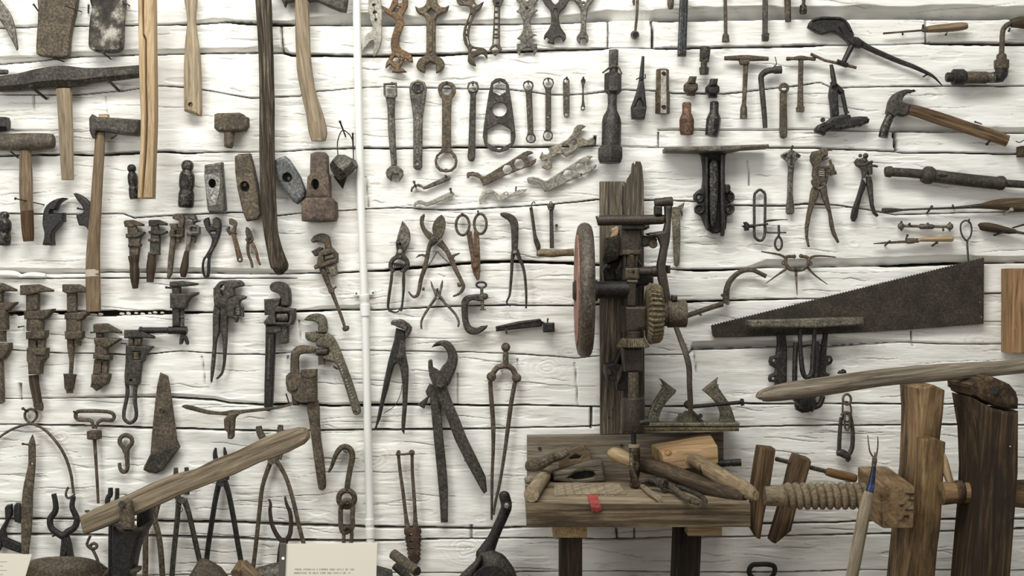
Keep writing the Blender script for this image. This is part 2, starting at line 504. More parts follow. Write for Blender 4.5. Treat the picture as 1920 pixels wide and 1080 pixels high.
    for gi, (pts, hg, la, lb) in enumerate(G):
        p = np.array(pts, float)
        yb = np.interp(X, p[:, 0], p[:, 1]) + w * .7 + w2 * .35
        def prof(q):
            q = np.array(q, float)
            return np.interp(X, q[:, 0], q[:, 1]) if len(q) > 1 else np.full_like(X, q[0, 1])
        h = prof(hg) * (0.55 + .9 * fbm(X / 30, X * 0 + gi * 13, 21, 3))
        A, Bq = prof(la) * (.75 + .5 * fbm(X / 60, X * 0 + gi * 7, 31, 2)), prof(lb)
        on = (h > .12)
        dy = Y - yb
        inrange = (X >= p[0, 0]) & (X <= p[-1, 0])
        g = np.clip((h + .55 - np.abs(dy)) / .8, 0, 1) * on * inrange
        deep = np.minimum(6 + h * 9, 26)
        lipa = np.where((dy < 0) & (-dy < A + h), 1 - (-dy - h) / np.maximum(A, .6), 0).clip(0, 1) * np.clip(A, 0, 26) * 1.7
        lipb = np.where((dy >= 0) & (dy < Bq + h), 1 - (dy - h) / np.maximum(Bq, .6), 0).clip(0, 1) * np.clip(Bq, 0, 15) * .8
        add = np.where(on & inrange, np.maximum(lipa, lipb), 0)
        depth = np.maximum(depth, add)
        depth = np.maximum(depth, g * (deep + add))
        bare = np.maximum(bare, g)
        idx += (dy > 0)
    # butt joints and checks that run up and down
    for (pts, h) in [([(526,46),(528,70),(530,100)],1.2),([(1139,39),(1141,62),(1139,90)],.9),([(1221,38),(1224,62),(1224,90)],1.6),([(1738,34),(1738,80)],.7),
                     ([(1116,254),(1117,273)],1.6),([(1235,247),(1236,275)],.8),([(1677,248),(1682,282)],2.6),([(1109,763),(1108,803)],1.4),([(1284,645),(1290,664)],.8),
                     ([(36,718),(38,750)],1.2),([(378,668),(384,722)],.5),([(62,178),(64,208)],.5),([(858,700),(857,760)],.4),([(1300,650),(1306,700)],.5),([(970,672),(972,718)],.5),
                     ([(1078,680),(1084,760)],.5),([(884,985),(884,1012)],1),([(1156,990),(1158,1010)],1.2),([(1190,990),(1189,1010)],.8),([(1403,300),(1405,348)],.5),
                     ([(560,600),(564,640)],.4),([(686,330),(690,388)],.5),([(198,180),(200,212)],.4),([(1710,620),(1712,650)],.6)]:
        p = np.array(pts, float)
        xb = np.interp(Y, p[:, 1], p[:, 0]) + w2 * .5
        inr = (Y >= p[0, 1]) & (Y <= p[-1, 1])
        g = np.clip((h + 1.2 - np.abs(X - xb)) / 1.6, 0, 1) * inr * min(1, h + .25)
        depth = np.maximum(depth, g * (5 + h * 7)); bare = np.maximum(bare, g)
    # checks along the grain
    r = np.random.RandomState(5)
    for i in range(420):
        cx, cy = r.uniform(-50, 1970), r.uniform(-20, 1100); ln = r.uniform(14, 95) * r.uniform(.4, 1.3); sl = r.uniform(-.12, .08)
        j0, j1 = np.searchsorted(ys, [cy - 22, cy + 22]); i0, i1 = np.searchsorted(xs, [cx - ln, cx + ln])
        if j1 - j0 < 3 or i1 - i0 < 3: continue
        sx, sy = X[j0:j1, i0:i1], Y[j0:j1, i0:i1]
        yb = cy + (sx - cx) * sl + w2[j0:j1, i0:i1] * 1.3 + 2 * np.sin((sx - cx) / ln * 3)
        h = .55 * (1 - ((sx - cx) / ln) ** 2).clip(0, 1) * r.uniform(.4, 1.25)
        g = np.clip((h + .5 - np.abs(sy - yb)) / .9, 0, 1) * (h > .05)
        depth[j0:j1, i0:i1] = np.maximum(depth[j0:j1, i0:i1], g * 3.0)
        bare[j0:j1, i0:i1] = np.maximum(bare[j0:j1, i0:i1], g * .55)
    # adze chips: short scoops along the grain with an abrupt lower edge
    rel = np.zeros_like(X)
    for i in range(900):
        cx, cy = r.uniform(-60, 1980), r.uniform(-30, 1110); a, b = r.uniform(10, 46), r.uniform(2.0, 6.5); dd = r.uniform(.5, 1.8)
        j0, j1 = np.searchsorted(ys, [cy - b * 1.1, cy + b * 1.1]); i0, i1 = np.searchsorted(xs, [cx - a, cx + a])
        if j1 - j0 < 3 or i1 - i0 < 3: continue
        sx, sy = X[j0:j1, i0:i1], Y[j0:j1, i0:i1]
        q = ((sx - cx) / a) ** 2 + ((sy - cy + w2[j0:j1, i0:i1]) / b) ** 2
        u = (sy - cy) / b
        rel[j0:j1, i0:i1] = np.maximum(rel[j0:j1, i0:i1], np.where(q < 1, dd * (.35 + .65 * (u * .5 + .5)) * np.minimum(1, (1 - q) * 5), 0))
    rel += 8.0 * (fbm(X / 230 + idx * 3.7, Y / 45 + idx * 5.1, 41, 3) - .5).clip(-.5, .5)
    rel += 1.1 * fbm(X / 60 + idx, Y / 9, 51, 3)
    rel += .4 * vnoise(X / 16, Y / 2.8, 61)
    # knots
    for (kx, ky, kr) in [(1600,455,12),(880,1030,30),(570,270,10),(1070,660,14),(1020,690,24),(600,985,20),(610,545,18),(1840,640,20),(640,710,18),(700,860,26),(110,820,16),(1200,25,16)]:
        rr = np.hypot((X - kx) * .7, (Y - ky) * 1.25) + w2 * 5 + w * 1.5
        m = np.exp(-(rr / kr) ** 2)
        rel += m * .5 * np.sin(rr * .7 + w * 3)
        bare = np.maximum(bare, np.clip((np.sin(rr * .9 + w * 2) - .9) * 8, 0, 1) * m * .45)
    rel -= rel.min() - .3
    depth = depth + rel
    k = (D + depth * S) / D
    k = 1.0
    V = np.stack([(X - 960) * S * k, depth * S, ZC + (540 - Y) * S * k], -1).reshape(-1, 3)
    ny, nx = X.shape
    ii = np.arange(ny * nx).reshape(ny, nx)
    F = np.stack([ii[:-1, :-1], ii[1:, :-1], ii[1:, 1:], ii[:-1, 1:]], -1).reshape(-1, 4)
    me = bpy.data.meshes.new('wall_back')
    me.vertices.add(len(V)); me.vertices.foreach_set('co', V.astype(np.float32).ravel())
    me.loops.add(F.size); me.loops.foreach_set('vertex_index', F.astype(np.int32).ravel())
    me.polygons.add(len(F)); me.polygons.foreach_set('loop_start', np.arange(0, F.size, 4, dtype=np.int32))
    me.polygons.foreach_set('use_smooth', np.ones(len(F), bool))
    at = me.attributes.new('bare', 'FLOAT', 'POINT'); at.data.foreach_set('value', bare.astype(np.float32).ravel())
    me.update(); me.validate()
    ob = bpy.data.objects.new('wall_back', me); COL.objects.link(ob)
    ob['kind'] = 'structure'; ob['label'] = 'white painted wall of hewn horizontal logs with dark gaps'
    m, nt, N, L, B = nodes('white_painted_logs')
    tc = N.new('ShaderNodeTexCoord')
    mp = N.new('ShaderNodeMapping'); mp.inputs['Scale'].default_value = (1, 1, 7); L.new(tc.outputs['Object'], mp.inputs['Vector'])
    mp2 = N.new('ShaderNodeMapping'); mp2.inputs['Scale'].default_value = (.5, 1, 14); L.new(tc.outputs['Object'], mp2.inputs['Vector'])
    f = noise(nt, mp.outputs[0], 4.2, 7, .62, .5)
    c = ramp(nt, f, [(.28, (196, 193, 182)), (.42, (226, 224, 216)), (.6, (235, 234, 228))])
    # hairline cracks in the paint
    f2 = noise(nt, mp2.outputs[0], 5.5, 4, .55, .35)
    sb = N.new('ShaderNodeMath'); sb.operation = 'SUBTRACT'; sb.inputs[1].default_value = .5; L.new(f2, sb.inputs[0])
    ab = N.new('ShaderNodeMath'); ab.operation = 'ABSOLUTE'; L.new(sb.outputs[0], ab.inputs[0])
    ln = N.new('ShaderNodeMapRange'); ln.inputs['From Min'].default_value = .0015; ln.inputs['From Max'].default_value = .006
    ln.inputs['To Min'].default_value = 1; ln.inputs['To Max'].default_value = 0; L.new(ab.outputs[0], ln.inputs['Value'])
    f3 = noise(nt, mp.outputs[0], 2.2, 3, .6)
    mk = N.new('ShaderNodeMapRange'); mk.inputs['From Min'].default_value = .47; mk.inputs['From Max'].default_value = .58; L.new(f3, mk.inputs['Value'])
    mm = N.new('ShaderNodeMath'); mm.operation = 'MULTIPLY'; L.new(ln.outputs[0], mm.inputs[0]); L.new(mk.outputs[0], mm.inputs[1])
    m5 = N.new('ShaderNodeMath'); m5.operation = 'MULTIPLY'; m5.inputs[1].default_value = .6; L.new(mm.outputs[0], m5.inputs[0])
    mx = N.new('ShaderNodeMix'); mx.data_type = 'RGBA'; L.new(m5.outputs[0], mx.inputs['Factor']); L.new(c, mx.inputs['A']); mx.inputs['B'].default_value = lin((96, 88, 76))
    at = N.new('ShaderNodeAttribute'); at.attribute_name = 'bare'
    mx2 = N.new('ShaderNodeMix'); mx2.data_type = 'RGBA'; L.new(at.outputs['Fac'], mx2.inputs['Factor']); L.new(mx.outputs['Result'], mx2.inputs['A']); mx2.inputs['B'].default_value = lin((40, 33, 27))
    L.new(mx2.outputs['Result'], B.inputs['Base Color'])
    B.inputs['Roughness'].default_value = .62; B.inputs['Specular IOR Level'].default_value = .3
    f4 = noise(nt, mp2.outputs[0], 22, 6, .65, .3)
    ad = N.new('ShaderNodeMath'); ad.operation = 'SUBTRACT'; L.new(f4, ad.inputs[0]); L.new(mm.outputs[0], ad.inputs[1])
    bp = N.new('ShaderNodeBump'); bp.inputs['Strength'].default_value = .2; bp.inputs['Distance'].default_value = .004
    L.new(ad.outputs[0], bp.inputs['Height']); L.new(bp.outputs[0], B.inputs['Normal'])
    me.materials.append(m)
    # what stands behind the gaps, and the floor the posts and bench legs reach
wall()

def setting():
    m = wbox(-2.6, 2.6, -3.6, .06, -.06, 0)
    fm = wood('floor_planks', (70, 60, 48), (120, 106, 88), (150, 136, 114), .6, 10, .05)
    ob = link('floor', m, fm); ob['kind'] = 'structure'; ob['label'] = 'worn plank floor'
    m = wbox(-2.6, 2.6, .045, .075, 0, 2.5)
setting()

# ------------------------------------------------------------------ light and camera
def lights():
    w = bpy.data.worlds.new('room'); bpy.context.scene.world = w; w.use_nodes = True
    bg = w.node_tree.nodes['Background']; bg.inputs[0].default_value = (1, .995, .975, 1); bg.inputs[1].default_value = .44
    def area(name, loc, target, sx, sy, power, col=(1, .985, .95)):
        l = bpy.data.lights.new(name, 'AREA'); l.shape = 'RECTANGLE'; l.size = sx; l.size_y = sy; l.energy = power; l.color = col
        o = bpy.data.objects.new(name, l); COL.objects.link(o); o.location = loc
        o.rotation_euler = (Vector(target) - Vector(loc)).to_track_quat('-Z', 'Y').to_euler()
    area('ceiling_fluorescent', (-.35, -1.5, 3.15), (-.2, 0, 1.15), 2.4, .6, 60)
    area('frontal_fill', (-2.3, -2.6, 1.9), (-.2, 0, 1.3), 1.2, 1.3, 26, (1, .99, .97))  # added fill lamp from the front left, evens out the wall; no window there
lights()
cam = bpy.data.cameras.new('camera'); cam.sensor_width = 36; cam.lens = 36 * D / (1920 * S); cam.clip_start = .05
co = bpy.data.objects.new('camera', cam); COL.objects.link(co)
co.location = (0, -D, ZC); co.rotation_euler = (math.pi / 2, 0, 0)
sc = bpy.context.scene; sc.camera = co
sc.view_settings.view_transform = 'Standard'; sc.view_settings.look = 'None'; sc.view_settings.exposure = 0.19; sc.view_settings.gamma = 1
# ------------------------------------------------------------------ hammers, mauls and handles, upper left
view(0, 0, 4.5)
T('sickle_blade', 'curved pointed iron blade hanging in the top corner by the adze heads', 'blade',
  [('blade', plate([(-60,-120,1),(0,0),(38,50),(85,115),(115,200),(133,290),(148,408,1),(136,424,1),(108,365),(66,285),(28,215),(-20,150),(-90,40,1)], 6, 7, 2.5, sm=3), STEEL)])
T('adze_iron', 'broad rusty brown blade head with flared cutting end, hung on nails', 'axe head',
  [('blade', plate([(305,-60,1),(317,60),(316,140),(306,300),(301,400),(304,445),(322,463),(400,476),(480,482),(558,477),(574,455),(580,400),(586,320),(606,200),(636,70),(655,-60,1)], 4, 17, 3, sm=3), RUST),
   ('edge', plate([(306,440),(330,458),(480,478),(560,470),(560,480),(480,488),(330,470),(304,452)], 5, 13, 1), IRON)])
T('axe_iron', 'dark worn axe head with pale scuffs and rounded bottom, hung blade down', 'axe head',
  [('blade', plate([(735,-60,1),(765,40),(770,80),(757,130),(746,240),(742,370),(752,405),(785,425),(860,434),(960,430),(1000,415),(1018,380),(1024,280),(1030,150),(1042,60),(1040,-60,1)], 4, 24, 4, sm=3), metal('scuffed_axe_steel', (34,30,25), (74,68,58), (170,166,156), .45, .5, 26))])
T('spike_maul', 'long dark double-ended iron maul head lying across above a pale handle', 'maul',
  [('head', tube([(-60,712,66),(60,705,74),(200,690,80),(330,668,90),(470,652,96),(560,648,96),(680,650,84),(800,638,66),(1000,622,60),(1150,606,56),(1215,600,54)], 22, 8, rot=.39, flat=.95), IRON),
   ('handle', tube([(540,750,67),(548,920,63),(556,1080,62),(564,1300,58),(571,1516,53)], 20, 12, flat=.8), GWOOD)])
T('hammerhead', 'end of an iron head peeking out above the long maul at the frame edge', 'hammer head',
  [('head', tube([(-120,612,24),(40,608,22),(66,609,17)], 14, 10), IRON)])
view(0, 200, 4.5)
T('hammerhead', 'black hammer head cut off by the frame above the sledge hammer', 'hammer head',
  [('head', tube([(-160,150,70),(40,148,64),(72,148,58)], 20, 8, rot=.39), BLACK)])
T('sledge_hammer', 'sledge hammer with rounded grey-brown head and short pale handle', 'hammer',
  [('head', tube([(-150,300,66),(60,300,72),(200,298,76),(330,294,72),(420,292,66),(452,291,58)], 20, 12, rnd=.12), metal('sledge_grey', (62,55,45), (92,84,72), (122,113,98), .2, .75)),
   ('handle', tube([(213,370,49),(216,470,53),(219,620,58),(222,800,57),(228,880,56)], 19, 12, flat=.75), BWOOD),
   ('grip', tube([(228,880,56),(231,970,55),(236,1060,52),(241,1135,45)], 19, 12, flat=.75), wood('charred_wood', (40,29,18), (78,58,38), (118,92,62)), 'darker stained lower end of the handle')])
nail(375, 828, 122, 774, 46, 'long thin nail crossing in front of the sledge hammer handle', 1.1, 2.6)
T('sledge_hammer', 'hammer with long brown handle reaching down to the wrenches and mushroomed grey head', 'hammer',
  [('head', plate([(745,92,1),(770,60,1),(795,82),(900,88),(1182,107,1),(1176,190,1),(1140,238,1),(1000,226),(880,208),(806,205),(798,268,1),(772,262),(748,205,1)], 6, 30, 5), IRON),
   ('handle', tube([(846,220,42),(842,300,43),(836,420,45),(824,600,46),(812,800,48),(800,990,51),(788,1180,57),(784,1330,61),(785,1480,63),(788,1620,63),(790,1728,62)], 22, 12, flat=.62), BWOOD),
   ('handle/paint_smudge', tube([(782,1372,62.6),(783,1395,62.8),(783,1415,62.8),(784,1432,62.8)], 22, 12, flat=.625), plain('rubbed_white_paint', (176,166,150), .8), 'whitish paint smudge'),
   ('wedge', plate([(830,62),(905,60),(908,92),(832,90)], 14, 14, 1), LWOOD)])
T('split_stick', 'long pale wooden stick split lengthwise, hanging over the hammers', 'stick',
  [('slat', plate([(1160,-940,1),(1166,-600),(1173,-200),(1184,60),(1182,300),(1172,480),(1158,769,1),(1192,772,1),(1200,620),(1214,420),(1228,100),(1222,-200),(1221,-560),(1203,-600),(1194,-940,1)], 38, 26, 2.5, sm=2), LWOOD),
   ('slat', plate([(1214,-940,1),(1212,-620),(1234,-570),(1236,-200),(1245,100),(1232,420),(1216,620),(1206,772,1),(1284,770,1),(1292,500),(1306,100),(1303,-300),(1299,-600),(1296,-940,1)], 38, 26, 2.5, sm=2), LWOOD)])
view(340, 0, 4.5)
T('tool_handle', 'pale wooden paddle-shaped handle with a drilled hole near its slanted end', 'handle',
  [('handle', plate([(10,-60,1),(28,40),(40,120),(43,200),(32,300),(21,440),(17,600),(17,850),(19,934,1),(158,979,1),(163,935),(160,700),(155,560),(143,400),(126,300),(114,200),(112,120),(130,-60,1)], 5, 16, 5, [circ(76,882,18)], sm=3), GWOOD)])
T('weathered_stick', 'long dark weathered pole bending at its splintered lower end', 'pole',
  [('pole', tube([(690,-60,70),(700,120,68),(708,300,65),(716,480,64),(721,700,64),(724,900,66),(723,1100,66),(724,1300,66),(732,1600,66),(742,1780,66),(756,1950,62),(784,2090,66),(812,2190,74),(832,2250,76),(832,2290,50),(834,2318,22)], 26, 9, flat=.75, sm=3), wood('dark_weathered_pole', (24,21,17), (64,57,46), (136,126,108), .85, 26, .05, 1.2))])
T('felling_axe', 'axe with grey curved handle and dark head cut by the top of the frame', 'axe',
  [('head', plate([(780,-120,1),(850,10,1),(868,54,1),(884,14,1),(955,0),(1075,6),(1140,0),(1230,45),(1330,86),(1384,95,1),(1400,0),(1405,-120,1)], 6, 20, 4), IRON),
   ('handle', tube([(1016,-30,60),(1020,120,61),(1024,300,62),(1030,450,62),(1042,600,65),(1074,780,63),(1120,950,70),(1144,1060,78),(1156,1130,76),(1158,1190,60)], 20, 12, flat=.6), GWOOD)])
T('hammerhead', 'crumbling rust-brown hammer head with a stub of handle, below the pale paddle handle', 'hammer head',
  [('head', plate([(275,962),(300,952),(488,948),(520,962,1),(528,980,1),(555,985,1),(555,1060),(530,1095),(460,1105),(300,1105),(274,1080)], 4, 26, 4), RUST),
   ('handle_stub', tube([(408,1085,44),(404,1150,44),(400,1220,42),(396,1248,30)], 17, 10), RUST)])
# loose heads
view(340, 200, 4.5)
def ballpeen(label, x, top, r, bodyr, bot, tilt=0, eye=(0, 0, 0, 0), d=14):
    h = bot - top
    P = [(0,.4),(.02,.7),(.06,.95),(.11,1.04),(.16,1.0),(.19,.9),(.21,.86),(.24,1.0),(.29,1.28),(.36,1.4),(.48,1.42),(.56,1.36),(.60,1.24),(.64,1.22),(.68,1.36),(.72,1.42),(.93,1.44),(.97,1.38),(1.0,1.2)]
    b = bodyr / 1.42
    prof = [(t, (q * r if t < .2 else q * b)) for t, q in P]
    head = lathe((x + tilt, top), (x - tilt, bot), prof, d, 18)
    ex, ey, erx, ery = eye
    T('ball_peen_hammerhead', label, 'hammer head', [('head', head, metal('polished_iron', (34,32,29), (64,61,56), (128,124,116), .7, .38) if 'polished_iron' not in bpy.data.materials else bpy.data.materials['polished_iron']),
      ('eye', rod3((ex, ey, d), (ex, ey, d + bodyr / SC + .6), erx, erx, 14, flat=ery / erx), BLACK, 'dark empty handle eye')])
ballpeen('large ball peen hammer head with no handle, beside the pale wedge head', 46, 452, 50, 66, 852, 8, (24,602,26,36))
view(0, 200, 4.5)
ballpeen('small ball peen hammer head half behind the split stick', 1122, 488, 36, 42, 778, -14, (1130,602,16,26))
ballpeen('ball peen hammer head cut by the frame beside the sledge hammer grip', 32, 884, 38, 62, 1172, 8, (10,1000,20,44))
T('claw_hammerhead', 'black claw hammer head without handle, claw curling up to the right', 'hammer head',
  [('head', plate([(552,768,1),(500,769),(440,790),(385,832),(360,890),(352,980),(358,1020),(368,1062,1),(366,1110),(354,1150),(355,1168,1),(438,1170,1),(440,1150),(434,1110),(436,1060,1),(460,1030),(488,1002,1),(512,972,1),(531,968,1),(530,893,1),(505,896,1),(420,900),(424,868,1),(456,872,1),(470,850),(482,820),(510,795)], 5, 22, 4, sm=2), BLACK)])
T('claw_hammerhead', 'black claw hammer head facing left, mostly behind the long brown handle', 'hammer head',
  [('head', plate([(615,734,1),(640,728),(690,752),(735,790),(770,840),(790,950),(780,1080,1),(745,1062),(730,1020),(700,1004),(662,1002,1),(640,930),(640,912,1),(690,898),(702,880,1),(690,840),(662,805),(636,768)], 5, 16, 3, sm=2), BLACK)])
nail(690, 866, 655, 858, 26, 'short nail under the claw of the black hammer head')
view(340, 200, 4.5)
T('hammerhead', 'pale grey wedge-shaped hammer head with a ground bright face', 'hammer head',
  [('head', plate([(192,490),(340,465),(346,560),(358,720),(370,860),(352,892),(300,898),(232,894),(216,860),(202,700),(190,590)], 4, 22, 4, [circ(260,648,30,38)]), STEEL),
   ('ground_face', plate([(200,574),(322,560),(328,650),(318,740),(292,830),(242,842),(214,760),(203,660)], 25.5, 1.4, .6, [circ(260,648,31,39)]), BRIGHT),
   ('eye', plate(circ(260,648,29,37), 3, 6, .5), BLACK, 'dark wood remains deep in the eye')])
T('hammerhead', 'long rust-brown cross peen head with a round eye, beside the weathered pole', 'hammer head',
  [('head', plate([(446,418),(480,398),(574,390),(604,500),(640,680),(664,900),(640,948),(545,965),(512,880),(466,680),(450,550)], 4, 24, 5, [circ(533,676,36,44)]), RUST),
   ('eye', rod3((533,676,3),(533,676,12), 35, n=16), BLACK), ('eye/plug', rod3((535,658,10),(535,658,20), 16, n=12), STEEL)])
T('hammerhead', 'smooth dark grey tilted hammer head with round eye, behind the weathered pole', 'hammer head',
  [('head', plate([(782,452),(830,428),(872,414),(906,440),(960,520),(1002,590),(1045,705),(1040,760),(972,820),(938,800),(850,682),(800,580),(778,500)], 3, 20, 5, [circ(892,597,37)]), metal('slate_steel', (60,61,61), (92,93,92), (126,127,126), .6, .45)),
   ('eye', rod3((892,597,2),(892,597,9), 36, n=16), BLACK), ('eye/plug', rod3((908,606,8),(908,606,14), 14, n=10), STEEL)])
T('hammerhead', 'heavy mauve-brown stepped hammer head with square base and oval eye', 'hammer head',
  [('head', plate([(1085,395),(1130,380),(1210,382),(1230,410),(1232,560),(1246,580),(1254,770),(1050,770),(1060,590),(1082,565)], 4, 30, 6, [circ(1128,655,28,44)]), metal('mauve_rust', (70,58,48), (104,89,76), (132,116,100), .15, .75)),
   ('base', plate([(1050,765),(1254,762),(1300,800),(1306,920),(1292,962),(1140,970),(1012,962),(1010,802)], 3, 38, 5), bpy.data.materials['mauve_rust']),
   ('eye', rod3((1128,655,3),(1128,655,12), 28, n=16, flat=1.5), BLACK),
   ('base/broken_notch', plate([(1090,962),(1100,936),(1125,926),(1165,950),(1160,968)], 30, 11.6, .6), BLACK)])
T('plumb_weight', 'dark faceted bell-shaped weight hung by a wire loop beside the white pipe', 'weight',
  [('body', tube([(1290,445,58),(1320,470,92),(1392,530,116),(1420,560,98)], 24, 6, rot=.3, sm=1), metal('bell_iron', (44,42,36), (78,75,64), (128,124,110), .5, .45)),
   ('point', tube([(1345,575,62),(1352,610,50),(1362,690,4)], 20, 5, sm=1), BLACK),
   ('wire', tube([(1322,412,5),(1318,300,5),(1350,208,5),(1386,206,5),(1436,262,5),(1450,340,5),(1452,462,5)], 16, 6), NAIL)])
nail(1386, 252, 1337, 122, 34, 'bent rusty nail holding the wire loop of the dark weight', 1.7, 2.6)
nail(1450, 356, 1446, 224, 20, 'upright dark nail beside the wire loop next to the white pipe', 1.8, 1.9)
# white pipe
view(0, 0, 1)
T('wall_pipe', 'white painted vertical pipe running down the log wall with couplings', 'pipe',
  [('pipe', tube([(668,-30,7.4),(671,140,7.4),(676,360,7.4),(682,520,7.4),(686,640,7.4),(690,830,7.4),(694,990,7.4),(696,1100,7.4)], 9, 16), PAINTW),
   ('coupling', tube([(682.5,552,8),(682.7,553,9.4),(683.4,562,9.4),(683.6,564,8.2),(684,570,8.2),(684.2,571,9.6),(685,592,9.6),(685.1,593,8)], 9, 16, sm=1), PAINTW),
   ('coupling', tube([(692.5,972,8),(692.6,973,9.2),(693,984,9.2),(693.2,985,8),(693.5,990,8),(693.6,991,9.4),(694.2,1008,9.4),(694.3,1009,8)], 9, 16, sm=1), PAINTW),
   ('strap', plate([(664,546),(700,544),(700,553),(664,555)], 0, 4, .8), PAINTW),
   ('strap/screw', rod3((668,550,3),(668,550,5.5), 1.6), NAIL), ('strap/screw', rod3((699,549,3),(699,549,5.5), 1.6), NAIL)])
# nails of the upper part
view(0, 0, 4.5)
nail(322, 92, 284, 38, 30, 'nail beside the top left of the rusty broad blade head', 1.6, 2.4)
nail(690, 100, 552, 50, 52, 'long nail crossing the face of the rusty broad blade head', 1.1, 1.3)
nail(1092, 46, 1036, 10, 52, 'nail over the shoulder of the dark scuffed axe head', 1.5, 1.8)
nail(746, 110, 748, 42, 24, 'short black nail at the side of the dark scuffed axe head', 1.8, 2.2)
nail(538, 520, 440, 486, 24, 'nail under the bottom edge of the rusty broad blade head', 1.4, 1.4)
nail(934, 498, 868, 446, 28, 'nail under the bottom edge of the dark scuffed axe head', 1.6, 1.6)
nail(390, 832, 252, 726, 50, 'stout nail carrying the left end of the long maul head', 3, 4.6)
nail(1004, 766, 878, 640, 52, 'stout nail carrying the right end of the long maul head', 3, 4)
view(0, 200, 4.5)
nail(150, 430, 88, 376, 38, 'nail under the rounded head of the sledge hammer', 1.8, 2)
nail(940, 270, 985, 240, 34, 'nail under the mushroomed grey hammer head', 1.6, 2)
view(340, 200, 4.5)
nail(345, 200, 332, 180, 34, 'pale-headed nail at the left under the crumbling rusty head', 2, 3.2, STEEL)
nail(470, 205, 440, 178, 34, 'pale-headed nail at the right under the crumbling rusty head', 2, 2.8, STEEL)
# ------------------------------------------------------------------ wrenches of the left half
view(0, 390, 4.5)
T('monkey_wrench', 'small wooden-handled monkey wrench, first in the row under the ball peen heads', 'wrench',
  [('shank', plate([(1070,150),(1140,150),(1182,240),(1172,330),(1165,420),(1090,420),(1086,330),(1078,240)], 4, 11, 2), RUST),
   ('fixed_jaw', plate([(1040,112,1),(1060,101),(1120,99),(1205,134,1),(1204,152,1),(1135,150),(1120,160),(1048,158,1)], 3, 14, 2), RUST),
   ('sliding_jaw', plate([(1056,218,1),(1140,206),(1214,200,1),(1210,216,1),(1180,242),(1150,252),(1060,252,1)], 3, 15, 2), IRON),
   ('collar', plate([(1078,302),(1182,298),(1182,326),(1078,330)], 3, 16, 2), IRON),
   ('adjusting_nut', lathe((1158,338),(1158,395),[(0,13),(.4,13),(.42,19),(1,19)], 10, 8), IRON),
   ('handle', tube([(1126,402,47),(1130,430,46),(1132,480,38),(1136,540,42),(1138,600,38),(1140,650,29),(1142,678,25)], 12, 12, rnd=.1), DWOOD)])
T('monkey_wrench', 'small wooden-handled monkey wrench, second in the row under the ball peen heads', 'wrench',
  [('shank', plate([(1272,140),(1330,140),(1345,250),(1345,340),(1340,390),(1262,390),(1262,300),(1268,230)], 4, 11, 2), IRON),
   ('fixed_jaw', plate([(1250,104,1),(1268,99),(1340,99),(1402,126,1),(1402,146,1),(1330,144),(1300,158),(1252,152,1)], 3, 14, 2), IRON),
   ('sliding_jaw', plate([(1250,192,1),(1330,188),(1404,192,1),(1400,208,1),(1360,226),(1270,224),(1250,212)], 3, 15, 2), IRON),
   ('collar', plate([(1248,258),(1338,262),(1338,286),(1248,282)], 3, 16, 2), RUST),
   ('collar', plate([(1246,372),(1340,374),(1340,396),(1246,394)], 3, 16, 2), RUST),
   ('adjusting_nut', lathe((1326,300),(1326,372),[(0,14),(.5,14),(.52,21),(1,21)], 10, 8), IRON),
   ('handle', tube([(1278,396,34),(1280,430,36),(1277,480,42),(1273,530,40),(1270,580,33),(1266,625,30)], 12, 12, rnd=.1), DWOOD)])
T('pipe_wrench', 'small rusty pipe wrench with round hook jaw and plain bar handle, in the short row', 'wrench',
  [('bar', plate([(1436,225),(1480,228),(1464,400),(1446,560),(1420,602),(1406,590),(1414,450)], 4, 9, 2), RUST),
   ('hook_jaw', plate([(1450,70,1),(1470,50),(1510,45),(1545,60),(1554,110),(1540,170),(1500,170),(1496,135),(1510,112),(1480,100),(1456,92,1)], 4, 12, 3, sm=2), RUST),
   ('housing', plate([(1430,180),(1545,168),(1545,235),(1530,252),(1425,238)], 3, 15, 2.5, [[(1474,184),(1522,180),(1520,222),(1472,224)]]), RUST),
   ('heel_jaw', plate([(1426,130),(1490,130),(1494,180),(1440,182)], 4, 12, 2), RUST),
   ('tail', plate([(1480,250),(1525,250),(1515,292),(1480,290)], 4, 9, 2), RUST)])
T('pipe_wrench', 'small pale-jawed pipe wrench with dark wooden handle, in the short row', 'wrench',
  [('shank', plate([(1578,190),(1622,190),(1612,280),(1592,370),(1560,372),(1570,270)], 4, 9, 2), STEEL),
   ('hook_jaw', plate([(1576,62,1),(1600,50),(1640,55),(1658,90),(1660,108,1),(1684,104,1),(1684,112,1),(1640,125),(1630,160),(1604,150),(1620,100),(1590,88)], 4, 12, 3, sm=2), STEEL),
   ('housing', plate([(1574,146),(1640,138),(1682,160),(1684,215),(1660,232),(1570,232)], 3, 14, 2.5, [[(1610,168),(1660,168),(1660,196),(1610,196)]]), STEEL),
   ('rack', plate([(1612,232),(1652,232),(1648,292),(1634,292),(1634,270),(1616,270)], 4, 8, 1.5), IRON),
   ('handle', tube([(1576,366,20),(1568,420,26),(1558,490,34),(1550,540,32),(1545,580,22)], 10, 12, rnd=.2), DWOOD)])
view(340, 390, 4.5)
